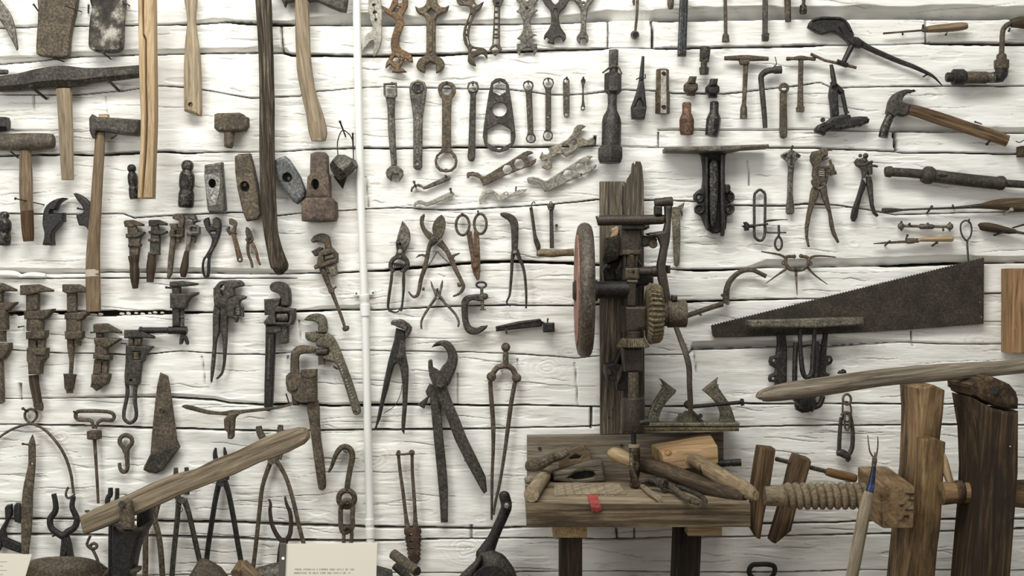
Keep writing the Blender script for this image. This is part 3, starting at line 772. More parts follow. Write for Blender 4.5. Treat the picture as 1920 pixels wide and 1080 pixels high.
T('adjustable_wrench', 'S-curved adjustable wrench with open loop handle and wide jaws', 'wrench',
  [('body', plate([(182,110,1),(196,88),(228,78,1),(236,120),(240,150,1),(270,152),(264,120),(262,95,1),(290,76),(320,92),(334,130),(330,200),(312,260),(286,320),(254,380),(240,430),(238,500),(234,560),(222,586),(196,588),(176,560),(168,500),(178,440),(206,390),(240,330),(256,270),(240,230),(205,180)], 4, 10, 2.5, [smooth_closed([(196,420),(218,425),(214,480),(214,550),(200,566),(188,545),(184,480)], 3), [(248,198),(290,198),(290,228),(254,228)]], sm=2), BLACK),
   ('thumb_screw', spring(252, 213, 288, 213, 11, 3.6, 4, 10), PALE),
   ('sliding_jaw', plate([(262,100),(288,80),(316,94),(326,126),(320,170),(280,175),(270,150)], 12, 4, 1.5), IRON),
   ('stamped_ridge', plate([(288,262),(298,270),(262,352),(236,392),(226,386),(252,340)], 13, 2, .8), IRON)])
T('adjustable_wrench', 'tiny orange-rusty adjustable wrench with a hole in its handle end', 'wrench',
  [('handle', plate([(402,212),(452,210),(476,300),(514,430),(508,455),(488,460),(470,448),(446,330),(422,232)], 4, 8, 2, [circ(489,434,13)]), ORUST),
   ('fixed_jaw', plate([(398,92,1),(420,86),(455,104),(468,128),(458,170),(452,212),(428,222),(412,190),(430,170),(436,150),(402,135)], 4, 9, 2), RUST),
   ('sliding_jaw', plate([(372,184,1),(398,152,1),(408,160),(402,186),(430,196),(466,210),(466,222),(420,216),(405,232)], 5, 8, 2), RUST)])
T('pliers', 'small rusty pliers with thin bowed handles, beside the weathered pole', 'pliers',
  [('jaw', plate([(545,160,1),(558,162),(580,190),(596,235),(606,270),(580,295),(545,280),(537,262),(548,250),(538,200)], 5, 8, 2, sm=2), RUST),
   ('handle', tube([(565,290,14),(560,340,14),(570,400,13),(590,450,12),(600,500,11)], 8, 8, rnd=.5), RUST),
   ('handle', tube([(588,285,14),(612,320,14),(632,370,13),(645,430,12),(665,480,9)], 8, 8, rnd=.5), ORUST),
   ('rivet', studs([(572,255)], 16, 13, 3), IRON)])
T('pipe_wrench', 'rusty pipe wrench with long thin bolt-like handle hanging aslant by the white pipe', 'wrench',
  [('hook_jaw', plate([(1090,272,1),(1110,240),(1150,218),(1200,214),(1240,235),(1256,280),(1262,320),(1275,350),(1215,360),(1205,300),(1180,285),(1150,282),(1105,292)], 4, 14, 4, sm=2), RUST),
   ('heel_jaw', plate([(1095,366,1),(1165,326),(1195,336),(1150,400),(1125,408)], 5, 12, 2), IRON),
   ('housing', plate([(1155,372),(1200,345),(1280,340),(1318,385),(1318,460),(1180,502),(1122,518),(1115,488),(1142,470)], 3, 18, 3, [[(1196,404),(1288,380),(1300,425),(1206,450)]]), RUST),
   ('nut', plate([(1204,408),(1284,388),(1292,418),(1212,440)], 6, 12, 2), OLIVE),
   ('tail', plate([(1230,495),(1305,480),(1318,560),(1262,580)], 4, 12, 2), OLIVE),
   ('handle', tube([(1185,505,26),(1210,560,26),(1240,640,22),(1275,720,19),(1310,810,15),(1345,900,14),(1378,1000,13)], 11, 8, sm=2), RUST),
   ('handle/ferrule', lathe((1258,680),(1272,712),[(0,26),(1,26)], 11, 8), RUST), ('handle/peg', rod3((1275,690,11),(1308,662,11), 8), RUST),
   ('handle/end_nut', lathe((1382,998),(1396,1038),[(0,18),(.1,30),(.7,30),(1,14)], 11, 6), RUST)])
view(0, 390, 4.5)
def rusty(parts): return [(a, b, RUST) for a, b in parts]
T('monkey_wrench', 'heavy rusty monkey wrench cut by the frame edge, next to the bent-handled one', 'wrench',
  rusty([('fixed_jaw', plate([(-90,632,1),(0,632),(120,686,1),(122,704,1),(20,702),(10,715),(-90,715,1)], 4, 18, 3)),
   ('shank', plate([(-60,715),(12,715),(10,800),(-60,800)], 4, 14, 2)),
   ('sliding_jaw', plate([(-60,800),(40,798),(128,792,1),(126,806),(60,866),(-60,870)], 3, 20, 3)),
   ('barrel', tube([(10,862,48),(16,900,56),(18,960,58),(22,1000,58),(24,1030,52)], 16, 12)),
   ('screw', lathe((26,1034),(28,1130),[(0,30)] + [(i / 12, 26 + 4 * (i % 2)) for i in range(1, 12)] + [(1,30)], 14, 10)),
   ('collar', plate([(-40,1140),(76,1140),(76,1190),(50,1240),(20,1280),(-40,1280)], 3, 22, 3)),
   ('handle', plate([(-40,1270),(14,1270),(20,1400),(26,1560),(26,1640),(0,1655),(-40,1655)], 5, 12, 3))]))
T('monkey_wrench', 'large rusty monkey wrench whose wooden handle bends, hung on a nail', 'wrench',
  rusty([('fixed_jaw', plate([(163,655,1),(180,650),(310,643),(434,690,1),(432,708,1),(330,712),(240,735),(165,735,1)], 4, 18, 3)),
   ('shank', plate([(216,735),(318,722),(318,860),(216,868)], 4, 14, 2)),
   ('sliding_jaw', plate([(196,870),(300,866),(445,850,1),(438,868),(400,915),(370,940),(200,940)], 3, 22, 3)),
   ('barrel', tube([(300,940,74),(300,990,76),(298,1040,74)], 14, 8, rot=.39, sm=1, flat=.7)),
   ('collar', plate([(212,1046,1),(382,1034,1),(378,1088),(360,1106),(215,1108)], 3, 24, 3)),
   ('lower_shank', plate([(234,1108),(374,1104),(370,1190),(234,1190)], 5, 12, 2, [[(306,1108),(314,1108),(314,1180),(306,1180)]])),
   ('housing', plate([(220,1182,1),(390,1182,1),(386,1260),(350,1300),(338,1320),(336,1404),(236,1404),(230,1310),(220,1290)], 3, 22, 3)),
   ('worm', lathe((302,1232),(382,1232),[(0,18)] + [(i / 8, 16 + 6 * (i % 2)) for i in range(1, 8)] + [(1,18)], 24, 10))])
  + [('handle', tube([(284,1410,44),(288,1470,43),(300,1540,42),(312,1600,40),(322,1660,38)], 12, 10, flat=.7), DWOOD),
     ('end_cap', tube([(322,1650,44),(330,1690,40),(326,1702,36)], 12, 10, flat=.8, sm=1), RUST)])
T('monkey_wrench', 'rusty monkey wrench with its handle wood missing, only a thin tang left', 'wrench',
  rusty([('fixed_jaw', plate([(520,648,1),(530,643),(650,643),(722,680,1),(722,716,1),(640,716),(556,722),(522,705)], 4, 18, 3)),
   ('shank', plate([(560,716),(640,716),(640,880),(562,880)], 4, 12, 2)),
   ('sliding_jaw', plate([(540,886,1),(640,880),(740,866,1),(735,892),(690,938),(660,950),(540,940)], 3, 20, 3)),
   ('barrel', tube([(624,940,66),(624,1040,66)], 14, 8, rot=.39, sm=1, flat=.7)),
   ('collar', plate([(540,1040,1),(690,1040,1),(690,1092),(670,1110),(545,1108)], 3, 22, 3)),
   ('adjusting_nut', lathe((655,1120),(655,1162),[(0,32),(1,30)], 12, 8)),
   ('tang', tube([(598,1105,34),(600,1190,32),(604,1270,22),(602,1340,19),(598,1410,18)], 10, 8, sm=2)),
   ('ferrule', tube([(592,1402,58),(590,1430,52),(586,1500,44),(588,1526,42),(588,1530,32),(590,1562,28)], 12, 10, sm=1))]))
T('monkey_wrench', 'rusty monkey wrench with snapped-off handle, hung askew by a nail', 'wrench',
  rusty([('fixed_jaw', plate([(782,985,1),(800,978),(890,974),(1010,1042,1),(1012,1062,1),(940,1052),(880,1056),(784,1056,1)], 4, 18, 3)),
   ('shank', plate([(806,1056),(860,1056),(862,1092),(808,1092)], 4, 12, 2)),
   ('sliding_jaw', plate([(788,1094),(900,1094),(1006,1104,1),(1000,1118),(930,1160),(905,1180),(800,1156),(790,1140)], 3, 22, 3)),
   ('barrel', tube([(862,1150,60),(858,1230,58)], 14, 8, rot=.39, sm=1, flat=.75)),
   ('collar', plate([(782,1224),(926,1248),(922,1290),(780,1272)], 3, 24, 3)),
   ('lower_shank', plate([(792,1278),(908,1290),(900,1410),(780,1404)], 5, 14, 2, [[(856,1290),(862,1290),(856,1400),(850,1400)]])),
   ('ferrule', plate([(766,1404),(840,1410),(850,1400),(918,1402),(914,1440),(894,1490),(850,1510),(764,1480)], 3, 22, 4)),
   ('broken_tang', plate([(766,1472),(856,1490),(850,1520),(806,1546,1),(780,1520),(758,1510)], 5, 14, 3))]))
T('monkey_wrench', 'dark flat wrench with worm adjuster and a slender looped wire handle', 'wrench',
  [('fixed_jaw', plate([(1044,1030,1),(1170,1028),(1294,1082,1),(1294,1104,1),(1190,1096),(1044,1100,1)], 4, 16, 2.5), IRON),
   ('guide_bar', plate([(1082,1098),(1122,1098),(1120,1162),(1080,1162)], 5, 12, 2), RUST), ('guide_bar', plate([(1138,1098),(1192,1098),(1180,1162),(1140,1162)], 5, 12, 2), RUST),
   ('body', plate([(1058,1158,1),(1160,1164),(1286,1166,1),(1284,1182),(1240,1220),(1222,1250),(1214,1290),(1190,1310),(1182,1400),(1174,1480),(1150,1500),(1050,1494),(1046,1420),(1056,1300)], 3, 14, 2.5, [[(1122,1212),(1182,1212),(1182,1280),(1122,1280)], circ(1103,1452,10)]), IRON),
   ('worm', lathe((1150,1216),(1150,1276),[(0,26)] + [(i / 8, 22 + 6 * (i % 2)) for i in range(1, 8)] + [(1,26)], 12, 10), RUST),
   ('loop_handle', tube([(1072,1486,17),(1076,1560,18),(1062,1640,17),(1046,1720,16),(1050,1780,16),(1096,1814,15),(1142,1780,16),(1150,1720,16),(1140,1640,18),(1140,1560,18),(1150,1486,17)], 10, 10, flat=.8), IRON)])
T('screw_wrench', 'large dark screw wrench with square jaws and a T-bar across its lower end', 'wrench',
  [('fixed_jaw', plate([(1428,622,1),(1520,614),(1660,634,1),(1660,648,1),(1540,664),(1428,668,1)], 4, 18, 3), IRON),
   ('shank', plate([(1448,664),(1516,664),(1516,1000),(1452,1000)], 5, 14, 2.5), IRON),
   ('sliding_jaw', plate([(1430,720,1),(1560,720),(1664,710,1),(1660,730),(1600,760),(1572,800),(1560,850),(1432,846,1)], 3, 22, 3), IRON),
   ('screw', lathe((1536,850),(1536,1000),[(0,20)] + [(i / 24, 17 + 5 * (i % 2)) for i in range(1, 24)] + [(1,20)], 13, 10), STEEL),
   ('cross_bar', lathe((1172,1032),(1578,1032),[(0,20),(.02,32),(.06,32),(.065,26),(.6,26),(.62,33),(1,33)], 14, 12), BLACK),
   ('wing_nut', plate([(1520,1064),(1560,1064),(1590,1130),(1586,1154),(1566,1150),(1548,1110),(1540,1140),(1520,1154),(1508,1146)], 8, 8, 3, sm=2), BLACK)])
view(340, 390, 4.5)
T('plier_wrench', 'dark combination wrench-pliers with straight legs and ring screw jaw', 'wrench',
  [('leg', plate([(272,820),(330,830),(322,910),(316,1000),(322,1040),(300,1100),(290,1180),(280,1300),(264,1420),(248,1478,1),(242,1440),(246,1340),(262,1150),(262,1000)], 5, 11, 2.5, sm=2), IRON),
   ('leg', plate([(330,830),(392,830),(386,940),(384,1100),(374,1240),(362,1340),(340,1410),(300,1446,1),(288,1438,1),(330,1390),(348,1290),(344,1140),(336,1060),(322,1036),(328,920)], 7, 11, 2.5, sm=2), IRON),
   ('head', plate([(268,690),(300,640),(340,612),(490,608),(525,640),(520,662),(440,680),(452,740),(410,760),(400,830),(330,850),(280,830),(270,760)], 4, 14, 3, [smooth_closed([(330,670),(352,650),(362,668),(352,740),(342,738),(334,700)], 2)], sm=2), IRON),
   ('sliding_jaw', plate([(384,800),(404,762),(470,736),(544,745),(536,768),(502,780),(486,830),(510,850),(515,905),(480,915),(470,965),(445,960),(440,930),(384,915)], 6, 14, 3, [[(450,850),(505,850),(505,905),(450,905)]], sm=2), IRON),
   ('adjusting_screw', spring(480, 846, 480, 908, 28, 5, 5, 14), BRIGHT),
   ('pivot', studs([(346,800)], 44, 17, 4), IRON), ('tab', plate([(268,672),(290,672),(290,700),(270,700)], 5, 8, 1.5), IRON)])
nail(316, 700, 345, 680, 30, 'nail in the ring of the wrench-pliers', 1.8, 2, PALE)
T('pipe_wrench', 'long black pipe wrench with ribbed straight handle, hook jaw up', 'wrench',
  [('hook_jaw', plate([(740,662,1),(760,630),(820,620),(880,640),(915,690),(922,760),(912,830),(832,830),(834,760),(810,720),(770,708),(746,690)], 5, 18, 6, sm=2), IRON),
   ('heel_jaw', plate([(696,770,1),(838,760),(830,800),(790,900),(700,905)], 5, 18, 2.5), IRON),
   ('housing', plate([(690,962),(760,880),(810,826),(905,846),(956,850),(955,930),(935,985),(880,990),(700,985)], 3, 24, 3, [[(790,880),(915,880),(905,965),(795,962)]]), IRON),
   ('nut', lathe((806,920),(906,918),[(0,34),(.1,42),(.9,42),(1,34)], 16, 18), STEEL),
   ('bar', plate([(708,985),(788,985),(786,1200),(778,1400),(770,1580),(764,1690),(740,1718),(710,1712),(696,1680),(698,1500),(706,1200)], 4, 14, 3), BLACK),
   ('bar/ridge', plate([(734,1100),(752,1100),(750,1280),(742,1440),(736,1450),(718,1440),(722,1420),(728,1300)], 17.5, 1.8, .7), IRON),
   ('spring_plate', plate([(712,996),(845,996),(840,1045),(780,1060),(712,1060)], 6, 14, 2), IRON),
   ('rack', plate([(848,996),(906,996)] + [(906 - 12 * (i % 2), 1000 + i * 11) for i in range(14)] + [(820,1150),(816,1120),(840,1060)], 6, 14, 1.5), IRON)])
view(340, 580, 4.5)
T('pipe_wrench', 'bronze-grey pipe wrench with raised lettering on its slanting handle, by the white pipe', 'wrench',
  [('hook_jaw', plate([(1032,90,1),(1060,56),(1110,36),(1170,38),(1210,64),(1226,110),(1226,200),(1152,200),(1152,130),(1120,102),(1070,98)], 5, 16, 5, sm=2), OLIVE),
   ('heel_jaw', plate([(1042,196,1),(1140,186,1),(1142,200),(1190,206),(1220,215),(1160,250),(1110,280),(1060,262),(1044,240)], 5, 16, 3), OLIVE),
   ('body', plate([(1190,210),(1240,204),(1290,250),(1330,330),(1370,430),(1440,620),(1508,840),(1506,878),(1474,896),(1446,876),(1390,690),(1330,520),(1290,450),(1220,438),(1190,400),(1240,380),(1240,330),(1150,320),(1130,280),(1150,240)], 4, 16, 4, [circ(1480,858,12)], sm=2), OLIVE),
   ('nut', lathe((1136,362),(1240,356),[(0,24),(.08,30),(.92,30),(1,24)], 14, 14), IRON),
   ('rack', plate([(1154,386),(1206,386),(1206,464),(1154,470)], 6, 10, 1.5), RUST),
   ('body/raised_lettering', M([], []) + sum([plate([(x - 7, y - 5), (x + 9, y - 11), (x + 12, y + 3), (x - 4, y + 9)], 19.5, 1.4, .5, [] if i % 2 else [[(x - 1, y - 3), (x + 5, y - 5), (x + 6, y + 0), (x, y + 2)]]) for i, (x, y) in enumerate([(1308 + 8.6 * j, 392 + 24 * j) for j in range(7)] + [(1388 + 8.2 * j, 600 + 25 * j) for j in range(7)])], M()), PALE, 'pale worn raised letters')])
nail(1310, 500, 1288, 484, 22, 'nail holding the lettered pipe wrench at its handle', 2, 2.5)
T('pipe_wrench', 'huge rust-crusted pipe wrench with square hook jaw and tapering round-ended handle', 'wrench',
  rusty([('hook_jaw', tube([(958,560,40),(958,460,38),(960,390,38),(985,350,40),(1030,338,38),(1080,340,34),(1128,344,24)], 18, 10, flat=.8)),
   ('housing', plate([(880,560),(910,535),(1000,540),(1010,512,1),(1136,508,1),(1134,580),(1136,760),(1120,780),(990,790),(980,815),(935,812),(925,720),(890,690),(876,620)], 4, 26, 5)),
   ('heel_jaw', plate([(1005,514),(1136,510),(1134,565),(1060,585),(1010,560)], 26, 6, 2)),
   ('ridge', plate([(930,716),(1000,712),(1135,706),(1136,780),(1000,788),(940,760)], 28, 5, 2)),
   ('lock_nut', plate(circ(950,664,30,28,8), 28, 6, 2)),
   ('bar', plate([(1056,780),(1148,770),(1160,900),(1170,1080),(1196,1260),(1212,1430),(1214,1500),(1200,1526),(1172,1530),(1154,1510),(1130,1360),(1100,1140),(1078,960)], 6, 16, 4, sm=2))]))
nail(895, 415, 900, 398, 28, 'pale-headed nail beside the square jaw of the rust-crusted pipe wrench', 1.6, 3, STEEL)
nail(912, 802, 884, 714, 30, 'dark nail under the body of the rust-crusted pipe wrench', 1.4, 1.6)
T('bridle_hook', 'thin brown pick head with wide curved arms, hung across the black pipe wrench', 'hook',
  [('arms', tube([(6,818,6),(40,822,18),(110,838,20),(220,866,18),(340,878,16),(430,872,24),(520,862,16),(640,850,14),(760,836,13),(880,815,11),(940,800,8)], 34, 8, flat=.6), RUST),
   ('socket', plate([(390,878),(440,868),(480,866),(490,884),(455,912),(445,930),(440,1010),(436,1080),(422,1098),(388,1095),(384,1040),(360,1020),(354,930),(376,905)], 26, 18, 4), RUST),
   ('socket/slot', plate([(404,950),(416,950),(412,1060),(398,1060)], 43.6, .8, .3), BLACK)])
view(0, 580, 4.5)
nail(810, 192, 766, 196, 26, 'nail beside the broken-handled monkey wrench', 1.4, 2)
nail(1070, 292, 1018, 286, 26, 'nail beside the loop-handled dark wrench', 1.2, 1.6)
nail(200, 142, 156, 150, 26, 'nail under the jaw of the bent-handled monkey wrench', 1.4, 2)
view(0, 390, 4.5)
nail(1448, 676, 1402, 670, 28, 'dark nail under the top jaw of the screw wrench with a T-bar', 1.8, 2.6)
# ------------------------------------------------------------------ the middle field between the pipe and the drill
view(670, 0, 4.5)
T('implement_wrench', 'whitish multi-slot wrench with forked lower end, right beside the white pipe', 'wrench',
  [('body', plate([(95,-80,1),(92,40),(96,120),(118,190),(128,250),(84,280),(50,330),(32,420),(40,438,1),(66,405),(112,348),(128,340),(138,352),(140,400),(130,460),(136,474,1),(162,458),(190,400),(206,320),(206,190),(210,100),(204,50),(196,-20),(205,-80,1)], 4, 7, 2, sm=2), PALE),
   ('slot', rod3((140,42,10),(140,42,11.4), 16), BLACK), ('slot', rod3((148,106,10),(148,106,11.4), 19), BLACK), ('slot', rod3((156,166,10),(156,166,11.4), 13), BLACK),
   ('slot', plate([(138,44),(143,44),(160,190),(155,190)], 10.2, 1, .2), BLACK)])
T('implement_wrench', 'orange-rusty S-shaped implement wrench with square windows and split jaws', 'wrench',
  [('body', plate([(290,-80,1),(296,0),(262,75,1),(206,42,1),(210,70),(240,108),(290,140),(320,165),(318,210),(300,270),(284,330),(280,390),(290,440),(272,480),(240,530),(236,575,1),(258,555),(276,540,1),(305,572,1),(290,608,1),(352,612),(418,606,1),(398,588),(362,565,1),(400,490,1),(440,520),(468,525,1),(464,480),(430,440),(380,415),(354,380),(356,310),(385,230),(395,190),(382,140),(400,90),(425,50),(426,-10),(420,-80,1)], 4, 9, 2.5,
      [[(332,45),(362,62),(330,112),(298,98)], [(330,-60),(390,-60),(375,20),(345,25)], [(318,470),(352,490),(334,528),(292,505)], [(362,480),(380,490),(356,530),(344,526)]], sm=2), ORUST)])
T('implement_wrench', 'heavy brown double-ended wrench with curled horns and diamond window', 'wrench',
  [('body', plate([(585,-80,1),(585,10),(560,50,1),(520,64),(486,46,1),(492,80),(520,112),(560,130),(580,170),(580,440),(570,465),(520,495),(498,540),(500,570),(530,600),(570,612,1),(574,545,1),(612,518,1),(662,540,1),(664,614,1),(700,600),(730,565),(734,525),(710,490),(668,465),(660,440),(662,170),(680,130),(720,110),(760,86),(774,40,1),(740,58),(700,55,1),(672,10),(672,-80,1)], 3, 12, 3, [[(622,64),(656,100),(626,140),(590,100)]], sm=2), metal('bronze_brown', (52,44,32), (92,80,60), (138,124,98), .25, .6)),
   ('rib', plate([(606,170),(636,170),(634,440),(604,440)], 14, 2.5, 1), bpy.data.materials['bronze_brown'])])
T('implement_wrench', 'slender curved skeleton wrench with slotted shank and hooked jaws', 'wrench',
  [('body', plate([(832,-80,1),(836,0),(858,38),(905,45),(946,54),(948,110),(925,170),(900,230),(890,300),(905,370),(932,410),(934,470),(930,510),(950,538),(1003,558,1),(992,520),(976,485,1),(1056,450,1),(1080,475),(1096,500,1),(1098,450),(1085,415),(1050,400),(985,390),(955,370),(942,310),(950,240),(972,170),(1000,100),(1040,72),(1068,10,1),(1044,22),(1015,40),(990,10),(985,-80,1)], 4, 8, 2,
      [[(956,120),(964,122),(944,180),(934,180)], [(932,195),(942,196),(928,245),(918,242)], [(916,252),(926,254),(926,280),(914,278)], [(916,300),(926,298),(944,370),(934,374)], [(970,405),(1000,410),(1004,424),(956,434)], [(870,-40),(900,-40),(925,10),(890,20)]], sm=2), RUST),
   ('rivet', studs([(984,52)], 15, 12, 2.5), PALE)])
T('ladder_wrench', 'thin brown ladder-like wrench ending in a square diamond loop', 'wrench',
  [('body', plate([(1130,-80,1),(1140,10),(1156,50),(1148,200),(1138,375),(1112,415),(1162,470),(1222,415),(1204,375),(1204,200),(1205,50),(1230,10),(1250,-80,1)], 4, 7, 1.5,
      [[(1162,55),(1190,55),(1188,90),(1162,90)], [(1162,105),(1188,105),(1188,140),(1162,140)], [(1160,155),(1188,155),(1186,190),(1160,190)], [(1160,208),(1186,208),(1186,240),(1160,240)], [(1158,252),(1186,252),(1186,280),(1158,280)], [(1158,292),(1184,292),(1184,308),(1158,308)], [(1152,322),(1192,322),(1192,372),(1150,372)], [(1162,386),(1196,416),(1162,446),(1130,416)]]), RUST),
   ('rivet', studs([(1180,20)], 16, 11, 2), BLACK)])
T('implement_wrench', 'flat grey stamped wrench with jagged notches along both edges', 'wrench',
  [('body', plate([(1345,-80,1),(1340,0),(1372,30),(1366,70),(1340,95,1),(1372,112),(1390,140),(1402,190),(1398,250),(1375,295),(1346,325,1),(1376,335),(1376,366,1),(1346,368,1),(1345,430),(1372,470,1),(1380,425),(1398,410),(1436,395),(1462,402),(1484,425),(1490,468,1),(1518,430),(1517,368,1),(1488,368,1),(1472,320),(1490,300),(1516,296,1),(1480,278),(1464,240),(1462,160),(1476,125),(1524,84,1),(1490,70),(1490,36),(1526,0),(1520,-80,1)], 4, 6, 1.2, [[(1398,-80),(1465,-80),(1440,8),(1420,8)]]), STEEL),
   ('hole', rod3((1430,66,9),(1430,66,10.8), 15), BLACK)])
view(1000, 0, 4.5)
T('implement_wrench', 'dark X-shaped double wrench with a keyhole and a split lower jaw', 'wrench',
  [('body', plate([(60,-60,1),(85,10),(110,50),(140,80),(150,130),(148,200),(125,250),(95,290),(88,325),(100,330,1),(112,312),(140,330,1),(118,355,1),(150,366),(178,372,1),(176,330),(205,308,1),(236,312),(250,356,1),(274,330),(274,290),(250,255),(228,220),(220,180),(216,130),(236,90),(270,55),(295,10),(320,-60,1),(230,-60,1),(215,5),(185,35),(155,5),(130,-60,1)], 4, 8, 2, [smooth_closed([(178,76),(194,72),(202,100),(186,124),(172,104)], 2)], sm=2), IRON)])
T('open_end_wrench', 'plain grey double open-ended wrench, last in the top row of flat wrenches', 'wrench',
  [('body', plate([(330,-60,1),(350,10),(375,40),(396,75),(404,140),(400,250),(390,275),(368,305),(368,340),(396,376,1),(400,332),(432,322),(446,336),(446,364,1),(464,345),(464,305),(450,275),(445,240),(452,140),(460,75),(480,40),(510,0),(530,-60,1),(465,-60,1),(452,0),(425,20),(402,0),(390,-60,1)], 4, 7, 2, [circ(424,28,10,16)], sm=2), STEEL)])
T('ladle_rod', 'thin rod with a small round socket, hung above the big square socket bar', 'rod',
  [('rod', tube([(880,-60,14),(874,120,12),(860,262,11)], 12, 8), RUST), ('socket', rod3((857,295,4),(857,295,18), 38, 36, 18), STEEL), ('socket/bore', rod3((862,293,17),(862,293,18.6), 24, n=16), BLACK),
   ('clip', plate([(838,-60),(860,-60),(858,40),(846,44),(838,20)], 8, 6, 1.5), IRON)])
# ---- the hanging row of ring and socket wrenches
view(670, 0, 4.5)
T('socket_wrench', 'long grey wrench with square box end, first of the hanging ring-wrench row', 'wrench',
  [('box_end', plate([(218,700),(330,692),(334,800),(316,830),(238,826),(220,800)], 4, 14, 2, [[(232,712),(316,708),(318,788),(234,794)]]), STEEL),
   ('shank', tube([(278,820,40),(284,880,35),(286,960,31),(290,1080,32),(296,1200,29),(308,1340,26),(310,1395,24)], 10, 12, flat=.7), STEEL),
   ('open_end', plate([(285,1395),(330,1395),(360,1410),(386,1438),(386,1480),(350,1532,1),(345,1475),(300,1466),(288,1480),(290,1532,1),(250,1500),(236,1455),(248,1425)], 4, 10, 2.5), STEEL)])
T('ratchet_wrench', 'grey ratchet wrench with round head and square drive, hung second in the ring row', 'wrench',
  [('body', plate([(436,740),(450,695),(510,668),(568,692),(586,740),(575,830),(560,930),(550,1000),(548,1250),(546,1410),(530,1428),(508,1434),(486,1428),(470,1410),(470,1250),(470,1000),(458,900),(444,820)], 4, 10, 3, sm=1), STEEL),
   ('drive_ring', plate(circ(510,738,52), 13, 3, 1, [circ(510,738,44)]), IRON), ('drive_hub', plate(circ(510,738,43), 12, 3, 1), STEEL), ('drive_hub/square_hole', plate([(476,708),(535,706),(536,764),(478,766)], 14.6, .8, .2), BLACK),
   ('panel_rib', plate([(494,985),(508,962),(522,985),(520,1300),(494,1300)], 13.5, 1.6, .6), STEEL), ('pin', studs([(508,1000),(508,1388)], 12, 13.6, 3), PALE)])
T('ring_spanner', 'flat grey-brown spanner with small ring above and large notched ring below', 'wrench',
  [('body', plate([(678,760),(684,715),(716,690),(756,684),(800,694),(828,725),(832,775),(815,810),(795,835),(790,1000),(790,1250),(804,1275),(835,1310),(845,1355),(835,1410),(800,1445),(748,1455),(695,1445),(660,1410),(650,1355),(664,1308),(700,1275),(712,1250),(714,1000),(714,835),(694,810)], 4, 7, 2,
      [circ(754,758,40,42,12), smooth_closed([(676,1325),(720,1288),(780,1288),(800,1310,1),(800,1325,1),(822,1340),(818,1390),(785,1425),(765,1428,1),(748,1420,1),(730,1428,1),(700,1415),(672,1370),(674,1340,1),(690,1335,1)], 2)], sm=1), RUST)])
T('ring_spanner', 'slim grey wrench with one small ring, hung just before the wide plate spanner', 'wrench',
  [('body', plate([(925,735),(935,695),(975,680),(1015,692),(1026,735),(1015,770),(1000,800),(998,1000),(996,1200),(994,1330),(980,1358),(960,1362),(935,1350),(928,1320),(936,1250),(944,1000),(952,800),(935,770)], 4, 7, 2.2, [circ(974,732,34,34,12)]), IRON),
   ('jaw_ring', plate(circ(974,734,46), 10, 3, 1, [circ(974,734,33)]), STEEL), ('seam', plate([(952,838),(1000,838),(1000,846),(952,846)], 10.5, .8, .2), BLACK)])
T('plate_spanner', 'wide tapered dark plate spanner pierced by two hexagons and a round hole', 'wrench',
  [('body', plate([(1118,740),(1128,695),(1165,662),(1205,657),(1245,668),(1278,710),(1290,790),(1310,920),(1328,1060),(1336,1150),(1322,1210),(1270,1265),(1200,1286),(1130,1272),(1075,1225),(1058,1150),(1068,1050),(1090,900),(1108,790)], 4, 6, 1.2,
      [hexa(1200,742,62,math.pi/6), circ(1200,922,61,61,24), hexa(1196,1148,113,math.pi/6)], sm=1), IRON),
   ('pin_hole', sum([rod3((x,y,9),(x,y,10.5), 8) for x, y in [(1172,848),(1258,876),(1124,914),(1256,960),(1174,988)]], M()), BLACK)])
T('ring_spanner', 'narrow double ring spanner with a single rivet hole, next to the wide plate spanner', 'wrench',
  [('body', plate([(1396,720),(1404,690),(1442,674),(1480,690),(1490,720),(1478,755),(1474,790),(1480,950),(1486,1120),(1505,1150),(1508,1180),(1490,1202),(1464,1208),(1435,1198),(1420,1170),(1432,1140),(1438,1110),(1430,950),(1422,790),(1410,755)], 4, 6, 1.5, [circ(1441,722,34,34,12), circ(1464,1166,31,31,12)]), metal('olive_brown_steel', (48,45,38), (82,76,64), (120,114,98), .4, .55))])
view(1000, 0, 4.5)
T('ring_spanner', 'double ring spanner with flat dark bar, fourth from the big black socket', 'wrench',
  [('body', plate([(78,700),(90,665),(126,652),(165,665),(175,700),(160,738),(150,760),(150,1080),(148,1100),(166,1130),(164,1165),(145,1185),(120,1190),(92,1182),(80,1150),(88,1120),(102,1095),(102,760),(95,738)], 4, 6, 1.5, [circ(127,698,38,38,12), circ(123,1142,34,34,12)]), bpy.data.materials['olive_brown_steel']), ('rivet', studs([(125,992)], 9, 10, 1.5), PALE)])
T('flat_key', 'flat bar key with three holes, hung between ring spanners and a tiny wrench', 'wrench',
  [('body', plate([(250,690),(258,662),(280,652),(300,664),(306,690),(306,960),(300,982),(282,990),(262,984),(254,960)], 4, 5, 1.2, [circ(278,684,17,17,10), circ(281,820,10,10,10), circ(283,968,18,18,10)]), bpy.data.materials['olive_brown_steel'])])
T('ring_spanner', 'tiny thin double-ended ring spanner, smallest of the hanging row', 'wrench',
  [('body', plate([(400,680),(408,662),(422,658),(440,668),(442,686),(430,715),(426,760),(430,860),(438,900),(436,922),(420,934),(402,925),(400,905),(410,870),(414,760),(410,715)], 4, 5, 1.5, [circ(419,910,13,13,8)], sm=1), IRON)])
